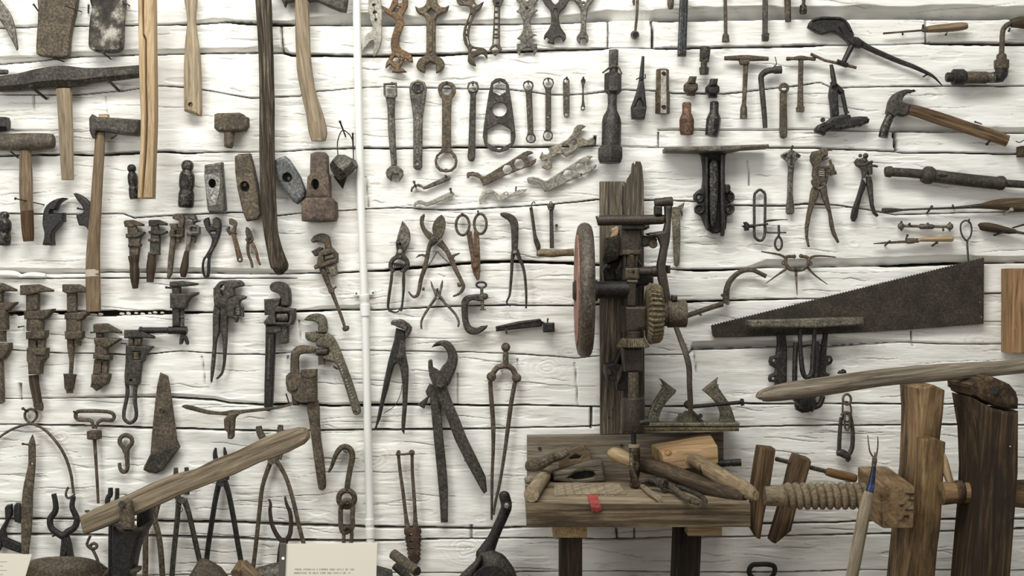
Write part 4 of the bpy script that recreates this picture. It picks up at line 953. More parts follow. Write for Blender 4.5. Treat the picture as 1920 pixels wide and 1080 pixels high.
for i, (x, y, l) in enumerate([(292-1485,700,'the square box-end wrench'),(510-1485,716,'the ratchet wrench'),(754-1485,694,'the notched ring spanner'),(974-1485,706,'the slim single-ring wrench'),(1194-1485,684,'the wide plate spanner'),(1441-1485,690,'the narrow riveted ring spanner'),(126,668,'the flat-bar double ring spanner'),(282,656,'the three-hole flat key'),(422,656,'the tiny ring spanner')]):
    nail(x + 2, y + 16, x, y - 2, 17, 'nail from which ' + l + ' hangs', 1.5, 2.2)
# ---- slanting hook spanners
view(670, 200, 4.5)
T('hook_spanner', 'small grey hook spanner held by two nails, upper of the two small ones', 'wrench',
  [('body', plate([(448,705),(455,680),(480,658),(515,648),(545,660),(560,675),(600,655),(740,588),(770,582),(788,598),(780,620),(600,690),(560,700),(540,680),(510,672),(480,680),(466,700),(462,720,1),(450,718,1)], 4, 5, 1.2), STEEL)])
T('hook_spanner', 'small pale hook spanner below its twin, tail nailed near the cracks', 'wrench',
  [('body', plate([(472,830),(480,808),(510,790),(540,788),(575,805),(600,800),(780,718),(808,716),(820,738),(800,760),(600,840),(575,842),(545,822),(510,818),(490,838),(490,856,1),(474,856,1)], 4, 5, 1.2), PALE)])
T('hook_spanner', 'brown hook spanner with two hexagon holes, tilted up to the right', 'wrench',
  [('body', plate([(920,570),(930,552),(970,546),(1020,556),(1060,585),(1080,582),(1250,480),(1400,385),(1440,370),(1470,375),(1488,390,1),(1440,410),(1434,440),(1460,455),(1512,436,1),(1505,470),(1470,500),(1400,520),(1250,580),(1110,650),(1060,670,1),(1052,640),(1030,605),(990,588),(950,585),(940,604,1),(924,600,1)], 4, 6, 1.5, [hexa(1265,527,42), hexa(1367,480,46)]), metal('tan_steel', (60,52,42), (100,90,74), (138,128,110), .4, .55))])
T('hook_spanner', 'pale grey C-shaped hook spanner with a pointed notched tail', 'wrench',
  [('body', plate([(1026,800),(1030,755),(1055,715),(1100,694),(1140,700),(1175,725),(1200,748),(1240,720),(1262,715,1),(1285,740),(1335,716),(1360,700),(1438,692,1),(1420,712),(1405,730),(1340,748),(1230,785),(1190,795,1),(1165,760),(1130,735),(1090,735),(1060,760),(1050,800),(1048,822,1),(1032,818,1)], 4, 5, 1.2, [circ(1256,730,11,11,8)]), PALE)])
T('hook_spanner', 'pale hook spanner with two hexagon holes, lower right of the brown one', 'wrench',
  [('body', plate([(1430,610),(1440,596),(1480,590),(1530,600),(1580,625),(1600,622),(1720,545),(1880,440),(1940,412),(1970,410),(1988,420,1),(1965,440),(1945,470),(1950,490),(1975,496),(2020,484,1),(2015,510),(1980,540),(1900,580),(1760,640),(1640,700),(1580,718,1),(1565,685),(1540,655),(1500,635),(1470,635),(1458,650,1),(1440,640,1)], 4, 6, 1.5, [hexa(1778,568,42), hexa(1882,516,46)]), metal('light_grey_steel', (104,101,92), (146,142,131), (182,178,166), .4, .5))])
T('multi_spanner', 'brown-grey multi-jaw spanner with cross-shaped end, tilted above the pale hook spanner', 'wrench',
  [('body', plate([(1535,430),(1560,375,1),(1572,400),(1600,405),(1622,385),(1610,350,1),(1640,340),(1690,318),(1770,278),(1812,230),(1830,180),(1860,152),(1900,150),(1930,165,1),(1892,192),(1880,230),(1895,260),(1945,280),(1990,258,1),(2010,290),(2000,325,1),(1940,328),(1870,342),(1810,400),(1765,425,1),(1730,400),(1690,400),(1640,430),(1640,480,1),(1645,515),(1600,532),(1558,515),(1556,495,1),(1600,480),(1600,450),(1560,455)], 4, 7, 1.5, [hexa(1757,352,38,.3), circ(1830,300,26,24,8)]), metal('mottled_tan_steel', (84,76,62), (134,126,110), (172,166,150), .4, .5))])
nail(495, 685, 478, 634, 24, 'nail across the hook of the upper small hook spanner', 1.6, 3)
nail(762, 604, 744, 582, 22, 'nail at the tail of the upper small hook spanner', 1.8, 2.2)
nail(795, 738, 786, 694, 24, 'nail at the tail of the lower small pale hook spanner', 1.8, 3)
nail(1336, 708, 1340, 680, 20, 'nail above the pale C-shaped hook spanner', 1.6, 1.8)
nail(1894, 578, 1890, 570, 14, 'dark nail under the pale two-hexagon hook spanner', 1.6, 2)
# ------------------------------------------------------------------ shears, pliers and pincers of the middle field
view(670, 380, 4.154)
T('pruning_shears', 'steel pruning shears with pointed blade and closed looped handles', 'shears',
  [('blade', plate([(350,138,1),(370,160),(398,200),(412,240),(410,290),(392,340),(366,350),(300,320),(310,270),(330,200)], 8, 5, 1.5), STEEL),
   ('hook_blade', plate([(392,350),(404,250),(412,240),(414,280),(400,345)], 5, 4, 1), PALE),
   ('body', plate([(300,300),(318,284),(340,300),(352,330),(384,340),(384,360),(370,380),(372,410),(398,440),(408,480),(395,520),(370,545),(372,600),(368,690),(358,780),(350,840),(330,846),(342,780),(348,690),(346,600),(350,545),(330,535),(372,490),(366,460),(330,440),(300,446),(276,470),(274,500),(296,528),(278,545),(275,600),(262,690),(250,780),(248,820),(270,842),(290,850),(262,856),(240,840),(228,810),(232,740),(246,640),(258,540),(242,500),(244,465),(264,430),(292,410),(305,380),(300,340)], 5, 8, 2.5, sm=2), IRON),
   ('spring', spring(274, 478, 374, 492, 13, 4, 6, 9), BLACK),
   ('pivot', studs([(332,380)], 18, 13, 4), PALE), ('bolt', studs([(318,310)], 15, 13, 4), IRON), ('bolt', studs([(336,422)], 12, 13, 3), STEEL),
   ('latch_wire', tube([(240,840,5),(262,848,5),(290,856,5),(320,846,5),(330,820,4)], 11, 6), NAIL)])
T('pruning_shears', 'rusty open anvil shears with crescent hook and leaf-shaped blade spread wide', 'shears',
  [('hook_blade', plate([(520,84,1),(526,100),(516,150),(530,195),(560,225),(600,250),(640,280),(600,330),(570,300),(530,260),(500,210),(486,160),(490,110)], 5, 7, 2, sm=2), RUST),
   ('blade', plate([(655,92,1),(680,120),(688,180),(672,240),(650,280),(610,270),(590,240),(582,200),(596,150),(625,112)], 10, 5, 1.5, sm=2), RUST),
   ('handle', tube([(590,300,28),(560,345,18),(545,420,17),(520,520,17),(495,600,16),(480,690,15),(460,728,13),(430,730,10),(398,692,5)], 9, 8, flat=.7), RUST),
   ('handle', tube([(640,310,30),(690,365,20),(730,440,19),(770,530,18),(805,600,16),(826,650,15),(812,690,13),(780,716,10),(744,730,6)], 11, 8, flat=.7), RUST),
   ('pivot', studs([(600,290)], 32, 16, 3), RUST), ('pivot/nut', rod3((600,290,17),(600,290,22), 17, n=6), IRON),
   ('catch', plate([(452,432,1),(475,402),(510,398),(535,405),(530,425),(500,415),(478,420)], 6, 6, 1.5), RUST),
   ('catch', plate([(720,410),(795,388),(798,398),(760,418),(750,440),(765,445),(762,455),(740,440)], 8, 6, 1.5), RUST),
   ('spring', tube([(622,380,5),(580,450,5),(545,500,5),(520,560,5)], 6, 6), STEEL), ('spring', tube([(628,385,5),(680,440,5),(730,480,5),(752,520,5)], 6, 6), STEEL),
   ('stop', rod3((505,672,9),(524,672,9), 12), IRON), ('stop', plate([(776,625),(790,620),(812,650),(800,658),(780,655)], 8, 6, 1.5), IRON)])
T('scissors', 'rust-brown scissors hanging closed by their finger loops, blades down', 'scissors',
  [('finger_loop', ring(820, 175, 52, 78, 11, 9, 10, 24), RUST), ('finger_loop', ring(958, 165, 48, 78, 11, 11, 10, 24), RUST),
   ('blade', plate([(852,255),(872,215),(892,225),(905,330),(912,410),(935,470),(952,540),(950,600,1),(932,606,1),(905,560),(888,500),(884,430),(868,350)], 5, 5, 1.5), ORUST),
   ('blade', plate([(905,240),(915,205),(940,225),(950,260),(955,380),(958,460),(958,540),(950,600,1),(936,606,1),(918,500),(912,400),(908,320)], 10, 5, 1.5), ORUST),
   ('pivot', studs([(922,487)], 24, 15, 3), ORUST), ('rivet', studs([(926,406)], 14, 15, 2), RUST)])
T('pincers', 'mottled dark pliers with curved serrated beak and long thin legs', 'pliers',
  [('beak', plate([(1110,84,1),(1140,74),(1190,84),(1230,110),(1252,150),(1256,200),(1254,300),(1250,360),(1240,400),(1205,400),(1200,300),(1194,180),(1170,135),(1120,105)], 6, 11, 3, [], sm=2), IRON),
   ('leg', tube([(1218,380,20),(1206,450,14),(1202,540,12),(1194,640,11),(1186,720,9),(1164,770,7),(1172,790,6),(1194,808,4)], 10, 8), IRON),
   ('leg', tube([(1236,370,22),(1262,430,15),(1290,500,12),(1306,580,11),(1314,680,10),(1316,760,9),(1314,824,7)], 12, 8), IRON),
   ('rivet', studs([(1228,386)], 14, 16, 3), PALE)]
  )
T('pliers', 'slim grey pliers hung jaws up between the open shears handles', 'pliers',
  [('jaw', plate([(568,606,1),(580,620),(598,665),(618,680),(640,700),(650,740),(628,750),(605,730),(590,690),(574,650)], 5, 7, 1.8), STEEL),
   ('jaw', plate([(662,598,1),(668,620),(664,660),(654,690),(650,720),(640,755),(615,745),(620,710),(640,680),(646,640)], 9, 6, 1.8), STEEL),
   ('handle', tube([(615,735,15),(590,770,11),(555,820,11),(518,880,10),(498,930,9),(500,985,7)], 8, 8), STEEL),
   ('handle', tube([(645,735,15),(680,780,11),(730,830,11),(770,880,10),(790,930,9),(784,968,7)], 11, 8), STEEL),
   ('rivet', studs([(626,742)], 10, 15, 2), PALE)])
nail(626, 690, 624, 674, 18, 'nail in the crotch of the slim grey pliers', 2, 2.4)
T('clamp', 'small cast iron C-clamp with looped thumb screw', 'clamp',
  [('frame', plate([(810,770),(830,735),(870,718),(960,712),(990,735),(985,765),(950,768),(900,760),(868,775),(860,800),(862,900),(875,950),(900,970),(935,975),(958,962,1),(1018,956,1),(1000,985),(950,1020),(900,1030),(850,1010),(825,960),(812,880)], 4, 16, 4, sm=2), IRON),
   ('screw_boss', ball(936, 733, 22, 17, flat=.8), RUST), ('screw_boss', ball(994, 730, 26, 17, flat=.8), RUST),
   ('screw', lathe((968,660),(976,838),[(0,13)] + [(i / 26, 11 + 4 * (i % 2)) for i in range(1, 26)] + [(1,12)], 16, 10), STEEL),
   ('screw/thumb_ring', ring(965, 640, 38, 22, 9, 17, 8, 18), IRON), ('screw/foot', plate([(955,828),(1000,828),(1000,838),(955,838)], 13, 6, 1), IRON)])
T('offset_bar', 'short black bar with a stepped lug at one end, under the long-legged pliers', 'bar',
  [('bar', plate([(1076,965),(1250,925),(1420,904),(1440,925),(1440,965),(1250,985),(1080,1005)], 4, 14, 2.5), BLACK),
   ('bar_top', plate([(1076,963),(1420,902),(1436,914),(1090,976)], 17, 3, 1), IRON),
   ('lug', plate([(1436,922),(1470,938),(1536,935),(1538,1008),(1448,1012),(1446,960)], 4, 22, 3), BLACK)])
nail(1162, 1018, 1158, 990, 24, 'nail under the short black stepped bar', 2, 2.6)
nail(1480, 930, 1484, 906, 22, 'nail above the lug of the short black stepped bar', 1.6, 2)
nail(820, 100, 817, 90, 14, 'nail in the left finger loop of the scissors', 2.4, 3)
nail(940, 84, 940, 66, 18, 'nail in the right finger loop of the scissors', 1.6, 2)
T('nail', 'rusty nail head beside the hanging iron bolt with a square head', 'nail', [('nail_head', rod3((1552,178,0),(1552,178,4), 12, n=12), RUST)])
T('hook_rod', 'thin dark iron rod with a looped wire hanger, leaning toward the wooden crank handle', 'rod',
  [('rod', tube([(1352,36,13),(1366,130,13),(1382,250,14),(1394,300,20),(1408,340,20),(1410,380,12),(1406,415,13)], 7, 8), IRON),
   ('hanger', tube([(1356,40,4),(1360,8,4),(1374,-6,4),(1386,6,4)], 8, 6), NAIL)])
T('bolt', 'long square-headed iron bolt hanging by a ring next to the thin dark rod', 'bolt',
  [('shank', tube([(1510,50,21),(1512,140,21),(1514,250,23),(1516,355,24)], 9, 4, rot=.785, sm=1), IRON),
   ('bolt_head', lathe((1508,14),(1509,54),[(0,24),(.1,30),(.55,30),(.6,24),(1,24)], 10, 10), RUST), ('ring', ring(1507, 4, 9, 12, 3.5, 10, 6, 12), NAIL)])
view(670, 580, 4.154)
T('pincers', 'black-legged nail pincers with pale hammer-like head, below the pruning shears', 'pliers',
  [('head', plate([(258,100),(275,84),(305,82),(330,76),(358,82),(385,130),(388,165),(340,150),(310,140),(285,125),(262,122)], 10, 12, 3), STEEL),
   ('jaw', plate([(356,82),(400,110),(425,140),(420,170),(395,215),(372,232),(370,170),(386,150)], 6, 12, 3), IRON),
   ('leg', plate([(300,145),(370,165),(372,260),(368,370),(330,410),(290,430),(262,520),(240,620),(210,720),(180,850),(140,942,1),(136,938,1),(150,860),(180,700),(206,560),(240,400),(262,320),(285,240)], 5, 10, 3, sm=1), BLACK),
   ('leg', plate([(335,240),(370,250),(376,350),(398,460),(396,560),(388,720),(374,880),(364,974,1),(345,950),(342,880),(350,760),(350,600),(340,500),(325,430),(305,420),(315,330)], 9, 10, 3, sm=1), IRON),
   ('pivot', studs([(335,370)], 30, 19, 3), IRON), ('loose_wire', tube([(346,590,3),(340,650,3),(300,740,3),(240,790,3),(204,808,3)], 8, 5), NAIL)])
T('nippers', 'very large dark blacksmith nippers with curved beak, bolt pivot and crossed flat legs', 'tongs',
  [('beak', plate([(575,298,1),(600,268),(640,246),(700,246),(745,285),(775,345),(782,400),(765,470),(735,540),(700,600),(640,480),(690,415),(705,375),(695,325),(665,290),(640,285)], 5, 16, 4, sm=2), IRON),
   ('jaw', plate([(552,400,1),(565,390),(582,395),(588,450),(625,470),(660,500),(690,560),(700,620),(740,730),(800,870),(850,1000),(930,1160),(1000,1310),(1010,1420),(985,1440),(960,1400),(850,1200),(760,1020),(690,830),(640,730),(600,620),(560,520),(550,450)], 12, 11, 3, sm=1), IRON),
   ('leg', plate([(530,640),(560,580),(590,590),(630,660),(650,720),(652,800),(668,1000),(690,1200),(705,1400),(704,1660),(650,1662),(640,1480),(620,1260),(600,1060),(580,850),(565,690),(540,670)], 5, 8, 2, sm=1), IRON),
   ('leg/catch', plate([(560,680),(540,730),(520,775),(480,755),(470,740),(520,700),(545,680)], 4, 8, 2), IRON),
   ('jaw/bolt', rod3((645,578,20),(645,578,31), 40, 34, 6, .2), IRON), ('jaw/washer', rod3((645,578,20),(645,578,25), 50, n=20), IRON)])
T('divider', 'tall rusty calliper with knob top, forked yoke and two long rods', 'caliper',
  [('yoke', tube([(1045,525,24),(1062,490,22),(1090,455,22),(1130,442,22),(1180,445,22),(1215,475,22),(1236,530,24)], 12, 10), RUST),
   ('stem', tube([(1155,445,24),(1155,400,23),(1155,350,22),(1155,325,16)], 12, 10), RUST), ('knob', ball(1156, 295, 36, 12), RUST),
   ('joint', ball(1044, 525, 38, 12), RUST), ('joint', ball(1240, 535, 38, 12), RUST),
   ('rod', tube([(1034,560,17),(1044,700,18),(1058,900,18),(1058,1100,14),(1050,1300,12),(1048,1500,11),(1046,1640,8)], 11, 8), RUST),
   ('rod', tube([(1228,570,17),(1200,720,17),(1176,900,17),(1150,1100,14),(1110,1350,12),(1076,1500,11),(1062,1600,9)], 13, 8), RUST)])
nail(1126, 486, 1126, 478, 14, 'nail under the yoke of the knob-topped calliper', 2, 3, PALE)
view(670, 800, 3.856)
T('cutting_tongs', 'rusted long-legged tongs joined by a bar, their toothed jaws crusted over', 'tongs',
  [('leg', tube([(296,196,12),(310,330,12),(330,470,13),(350,640,14),(364,740,22)], 12, 8), RUST), ('leg', tube([(396,190,12),(398,330,12),(408,470,13),(418,640,14),(420,740,22)], 12, 8), RUST),
   ('cross_bar', tube([(278,198,9),(330,200,8),(380,194,9),(412,186,9)], 18, 8), RUST), ('end_nut', ball(298, 184, 15, 15), RUST), ('end_nut', ball(394, 188, 22, 15), RUST),
   ('jaws', plate([(336,745),(360,735),(390,745),(420,735),(456,745)] + [(462 - (i % 2) * 12 - i * .5, 770 + i * 16) for i in range(14)] + [(430,1000),(390,980)] + [(374 - (i % 2) * 10 - i * 2.0, 960 - i * 14) for i in range(14)], 5, 15, 3, [circ(388,785,12,9,8), circ(390,830,10,8,8), circ(396,880,12,9,8)]), metal('crusted_rust', (42,30,22), (72,55,42), (104,84,66), .1, .85, 60, .9))])
nail(780, 244, 788, 236, 14, 'dark nail beside the slanting leg of the big nippers', 2.4, 2.4)
T('wrench_lever', 'black lever arm with bolted round end rising from the pointed iron shoe', 'lever',
  [('arm', tube([(1062,500,40),(1078,575,40),(1052,650,38),(1020,720,38),(985,800,40),(950,870,52),(920,930,66)], 60, 12, flat=.6, rnd=.9), BLACK),
   ('bolt', rod3((1078,570,66),(1078,570,76), 34, 30, 16), BLACK), ('bolt/nut', rod3((1078,570,75),(1078,570,80), 22, 20, 6), BRIGHT)])
T('iron_shoe', 'dark hollow cast iron shoe in the bottom foreground below the lever arm', 'cast iron part',
  [('shell', tube([(930,900,52,64),(940,940,95,64),(960,1000,135,66),(980,1090,170,66),(1000,1250,190,66)], 64, 14, flat=.5), IRON),
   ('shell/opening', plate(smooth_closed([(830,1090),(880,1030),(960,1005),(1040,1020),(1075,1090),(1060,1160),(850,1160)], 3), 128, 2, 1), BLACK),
   ('flange', plate([(745,1082),(800,1030),(860,975),(890,940),(905,960),(880,1010),(830,1082),(800,1150),(700,1150)], 70, 24, 5), IRON)])
# ------------------------------------------------------------------ lower left: blades, tongs, the lever on its post, the notices
view(0, 760, 3.375)
T('wire_bow', 'thin iron wire bow with a twisted loop, springing down to a small hook', 'wire',
  [('bow', tube([(-60,260,8),(0,200,8),(70,155,8),(140,128,8),(200,110,8),(232,75,9),(228,40,9),(195,24,9),(162,42,9),(160,80,9),(190,112,9),(240,130,8),(300,170,9),(370,250,10),(420,340,10),(450,440,10),(458,500,9),(466,556,9)], 7, 8, sm=3), RUST),
   ('end_hook', tube([(474,560,6),(455,580,8),(430,586,8),(418,570,8),(420,545,8),(432,518,8)], 12, 8), RUST)])
nail(176, 40, 144, 20, 24, 'nail through the loop of the wire bow', 2, 3)
T('knife_blade', 'long flat rust-brown blade with a sharp top tip, hanging point up', 'blade',
  [('blade', plate([(203,186,1),(218,230),(222,270),(222,370),(215,460),(205,560),(202,680),(196,800),(182,900),(176,1000,1),(134,1000,1),(132,760),(135,640),(142,540),(160,450),(172,400),(178,360),(178,250),(188,215)], 12, 5, 1.2, [circ(200,370,7)], sm=2), RUST)])
nail(196, 252, 142, 244, 26, 'nail at the tip of the long flat rusty blade', 1.6, 2.4)
T('auger_handle', 'T-handled iron rod with a closed oblong loop grip and square nut', 'auger',
  [('grip_loop', tube([(590,148,9),(584,110,11),(560,92,12),(500,92,12),(478,72,12),(486,44,12),(530,36,12),(680,40,12),(722,64,12),(708,94,12),(650,92,12),(618,112,11),(606,148,9)], 8, 10), RUST),
   ('nut', lathe((597,160),(598,214),[(0,40),(.1,46),(.9,46),(1,40)], 13, 6, .3), RUST), ('rod', tube([(598,212,12),(604,300,11),(610,400,10),(616,500,10),(622,620,9)], 10, 8), RUST)])
nail(490, 62, 468, 40, 18, 'nail holding the oblong loop of the T-handled rod', 1.6, 2.4)
T('eye_hook', 'short rusty hook with a round eye above, below the loop-handled wrench', 'hook',
  [('hook', tube([(796,300,17),(782,270,14),(758,236,14),(765,204,14),(796,188,14),(828,204,14),(836,236,14),(812,270,14),(803,300,17),(805,350,15),(808,388,14),(798,416,13),(776,420,13),(760,398,12),(756,364,11)], 8, 10), RUST)])
T('plough_blade', 'broad dark rusty blade widening to an angled foot, hung beside the long wrench', 'blade',
  [('blade', plate([(1012,-208,1),(1060,-185,1),(1072,-120),(1086,-20),(1100,80),(1118,220,1),(1138,262,1),(1090,330),(1030,410),(990,434),(940,428),(905,410),(910,385),(950,310,1),(958,200),(970,80),(980,-20),(992,-120)], 3, 7, 2, [circ(1042,46,11,14,8)]), RUST),
   ('foot', plate([(950,308),(1118,252),(1140,262),(1030,412),(985,432),(908,410)], 9, 7, 2.5), IRON), ('rivet', studs([(1016,18)], 11, 10, 2), OLIVE)])
T('tongs', 'black blacksmith tongs with open curved jaws, ending behind the round seat', 'tongs',
  [('jaw', tube([(340,560,17),(352,620,18),(350,670,20),(318,720,21),(325,775,21),(365,810,22),(405,830,26)], 14, 10, flat=.8), BLACK),
   ('jaw', tube([(466,575,15),(456,640,18),(476,690,20),(488,730,21),(470,775,21),(430,800,22),(405,825,26)], 14, 10, flat=.8), BLACK),
   ('legs', plate([(385,840),(430,830),(445,880),(462,980),(470,1060),(370,1060),(374,960)], 6, 12, 3, [[(412,960),(420,940),(432,1000),(412,1000)]]), BLACK), ('peg', rod3((330,828,14),(380,815,14), 6), BLACK)])
T('tongs', 'black clawed tongs at the frame edge, half behind the long flat blade', 'tongs',
  [('claw', plate([(26,650),(40,632),(72,626),(76,670),(72,700),(50,740),(30,790),(40,840),(110,870),(134,880),(134,940),(70,920),(0,890),(-30,850),(0,780),(30,730)], 3, 9, 3), BLACK),
   ('claw', plate([(84,640),(98,620),(124,622),(132,690),(134,750),(90,740),(84,715)], 3, 9, 3), BLACK), ('hook', tube([(-20,850,20),(0,880,20),(-20,920,20)], 10, 8), BLACK)])
T('notice_sheet', 'small pale typed sheet at the frame corner below the flat blade', 'notice',
  [('sheet', plate([(-60,936),(202,944),(150,1120),(-60,1120)], 150, 1, .3), plain('old_paper', (226,222,206), .8)),
   ('typed_line', sum([box3(-40 + (i * 7) % 9, 988 + 27 * j, 20 + 24 * (j % 2 == 0) , 991 + 27 * j, 151.0, 151.3, .1) for j in range(4) for i in range(1)], M()), plain('faded_ink', (160,156,146), .9))])
T('iron_dome', 'brown domed iron casting rising at the bottom edge beside the corner notice', 'cast iron part',
  [('dome', tube([(410,982,150,120),(412,1000,225,118),(415,1030,265,114),(418,1070,300,110),(420,1200,330,104)], 110, 32, flat=.35, sm=3), RUST)])
T('eye_link', 'short bent rod with a knotted eye, just under the low end of the wooden lever', 'hook',
  [('rod', tube([(572,826,9),(556,860,9),(552,884,10),(580,908,10),(608,902,10),(612,884,10),(592,874,10),(572,890,10),(590,920,10),(614,970,10),(640,1045,9)], 30, 8), RUST)])
T('lever_post', 'black iron post with forked top gripping the wooden lever, at the bottom of the picture', 'stand',
  [('post', plate([(706,760),(740,770),(900,790),(895,840),(880,850),(850,960),(825,1120),(820,2830),(704,2830)], 120, 40, 6), BLACK),
   ('fork', plate([(752,620),(790,596),(820,610),(834,660),(836,790),(760,790),(750,700)], 196, 20, 6), RUST), ('fork', plate([(860,670),(905,640),(945,650),(950,740),(880,790),(860,760)], 118, 26, 5), BLACK),
   ('ring', tube([(745,770,14,190),(790,800,14,200),(850,800,14,190),(930,760,15,160),(960,730,14,130)], n=10), IRON), ('pin', rod3((770,625,190),(770,625,222), 22, 20, 12), IRON),
   ('foot_lug', plate([(810,1035),(872,1034),(870,1060),(815,1080)], 130, 30, 4), RUST), ('clamp', plate([(660,1050),(692,1030),(692,1080),(640,1090)], 120, 20, 4), RUST)])
T('wooden_lever', 'grey worn wooden lever slanting up to the right across the row of tongs', 'lever',
  [('beam', plate([(494,712,1),(560,672),(700,615),(800,570),(920,512),(1080,448),(1215,415),(1330,356),(1480,300),(1640,220),(1760,175),(1870,148),(1920,150),(1946,180),(1950,215),(1920,250),(1820,300),(1640,365),(1480,440),(1300,510),(1130,575),(1060,610),(900,680),(780,730),(640,785),(520,828,1)], 165, 32, 7, sm=1), wood('driftwood_grey', (70,60,46), (128,116,96), (172,158,134), .8, 22, .05, .8)),
   ('bolt', rod3((552,676,175),(552,664,175), 16, 16, 8), RUST)])
def tongs(label, pts_l, pts_r, jaws, piv, mat=None, d=10, r=13, extra=()):
    mat = mat or IRON
    P = [('leg', tube([(x, y, r * (1.15 if i == 0 else 1)) for i, (x, y) in enumerate(pts_l)], d, 8), mat), ('leg', tube([(x, y, r * (1.15 if i == 0 else 1)) for i, (x, y) in enumerate(pts_r)], d + 3, 8), mat)]
    for j in jaws: P.append(('jaw', tube([(x, y, rr) for x, y, rr in j], d + 1, 8, flat=.8), mat))
    P.append(('pivot', rod3((piv[0], piv[1], d), (piv[0], piv[1], d + 9), piv[2], n=12), mat))
    T('tongs', label, 'tongs', P + list(extra))
view(250, 860, 4.91)
tongs('rusty tongs with two bare legs, right beside the black post, jaws hidden by the lever', [(150,590),(118,660),(112,800),(112,950),(108,1120)], [(170,500),(205,600),(235,720),(255,880),(270,1120)], [[(150,560,26),(170,480,24),(200,400,20)], [(195,560,24),(215,480,22),(240,400,18)]], (190,570,26), RUST, 14, 27)
tongs('black tongs behind the iron post, two blunt jaw tips showing above the low lever', [(-200,600),(-205,750),(-206,900),(-206,1120)], [(-170,600),(-150,750),(-140,900),(-130,1120)], [[(-190,560,28),(-235,420,26),(-232,360,25),(-212,330,25),(-210,268,22)], [(-180,560,24),(-160,420,22),(-150,350,21),(-148,272,19)]], (-185,580,30), BLACK, 14, 26)
tongs('tongs with a large round rivet and wire twist under the lever, jaws above it', [(420,360),(410,500),(390,700),(370,900),(352,1120)], [(470,380),(510,500),(545,650),(585,830),(620,980)], [[(410,370,30),(394,240,26),(392,150,24),(392,84,20)], [(490,330,28),(500,200,24),(492,120,22),(490,80,20)]], (444,384,34), IRON, 14, 25, [('wire', tube([(385,400,4),(430,440,4),(455,462,4),(440,490,5),(425,478,4)], 24, 6), STEEL)])
tongs('long plain black tongs crossing under the middle of the lever, points just above', [(790,220),(755,380),(720,600),(690,800),(668,990)], [(840,200),(880,330),(925,560),(960,770),(1000,1000)], [[(800,210,34),(770,60,26),(752,-40,22),(760,-100,10)], [(850,190,34),(862,50,26),(846,-50,18),(838,-105,8)]], (810,220,40), BLACK, 14, 25)
tongs('wide-legged rusty pincers under the high end of the lever, curled jaws above it', [(1260,40),(1190,250),(1160,500),(1130,780),(1094,1080)], [(1310,10),(1400,160),(1470,380),(1530,640),(1620,970)], [[(1290,20,34),(1240,-110,36),(1170,-230,34),(1155,-300,28)], [(1330,0,34),(1360,-120,34),(1352,-240,32),(1356,-310,24)]], (1278,10,44), RUST, 12, 20)
tongs('small dark tongs with wavy open jaws above the clipped notice', [(1365,760),(1345,830),(1335,930),(1328,1000)], [(1400,760),(1420,820),(1440,920),(1440,1000)], [[(1370,760,24),(1320,700,22),(1275,600,20),(1258,480,17),(1264,420,14),(1248,370,8)], [(1400,760,24),(1440,700,22),(1452,600,20),(1444,500,19),(1412,420,15),(1396,350,9)]], (1380,755,30), metal('red_black_rust', (34,25,20), (62,48,38), (94,76,60), .15, .7), 14, 14)
view(340, 760, 3.375)
T('chain_hook', 'thick rusty S-hook with chain links hanging beside the white pipe', 'hook',
  [('hook', tube([(930,424,6),(950,390,11),(975,320,15),(1005,275,18),(1040,262,19),(1072,285,20),(1082,330,19),(1065,420,18),(1052,500,18),(1050,540,18)], 12, 10), RUST),
   ('eye', ring(1046, 590, 50, 52, 18, 12, 10, 22), RUST),
   ('chain_link', tube([(1010,650,16),(1024,615,16,20),(1060,600,16,22),(1084,640,16),(1082,700,16),(1082,770,16),(1050,800,16),(1022,800,16),(1010,760,16),(1008,700,16)], 14, 10, closed=True), RUST),
   ('chain_link', tube([(1030,800,12),(1050,770,12,22),(1078,800,12),(1072,880,12),(1050,920,12),(1030,880,12)], 14, 8, closed=True), RUST)])
nail(1046, 296, 1032, 288, 20, 'nail inside the bend of the thick S-hook', 2, 3, STEEL)
view(500, 920, 6.4)
INK = plain('typewriter_ink', (150,146,136), .9)
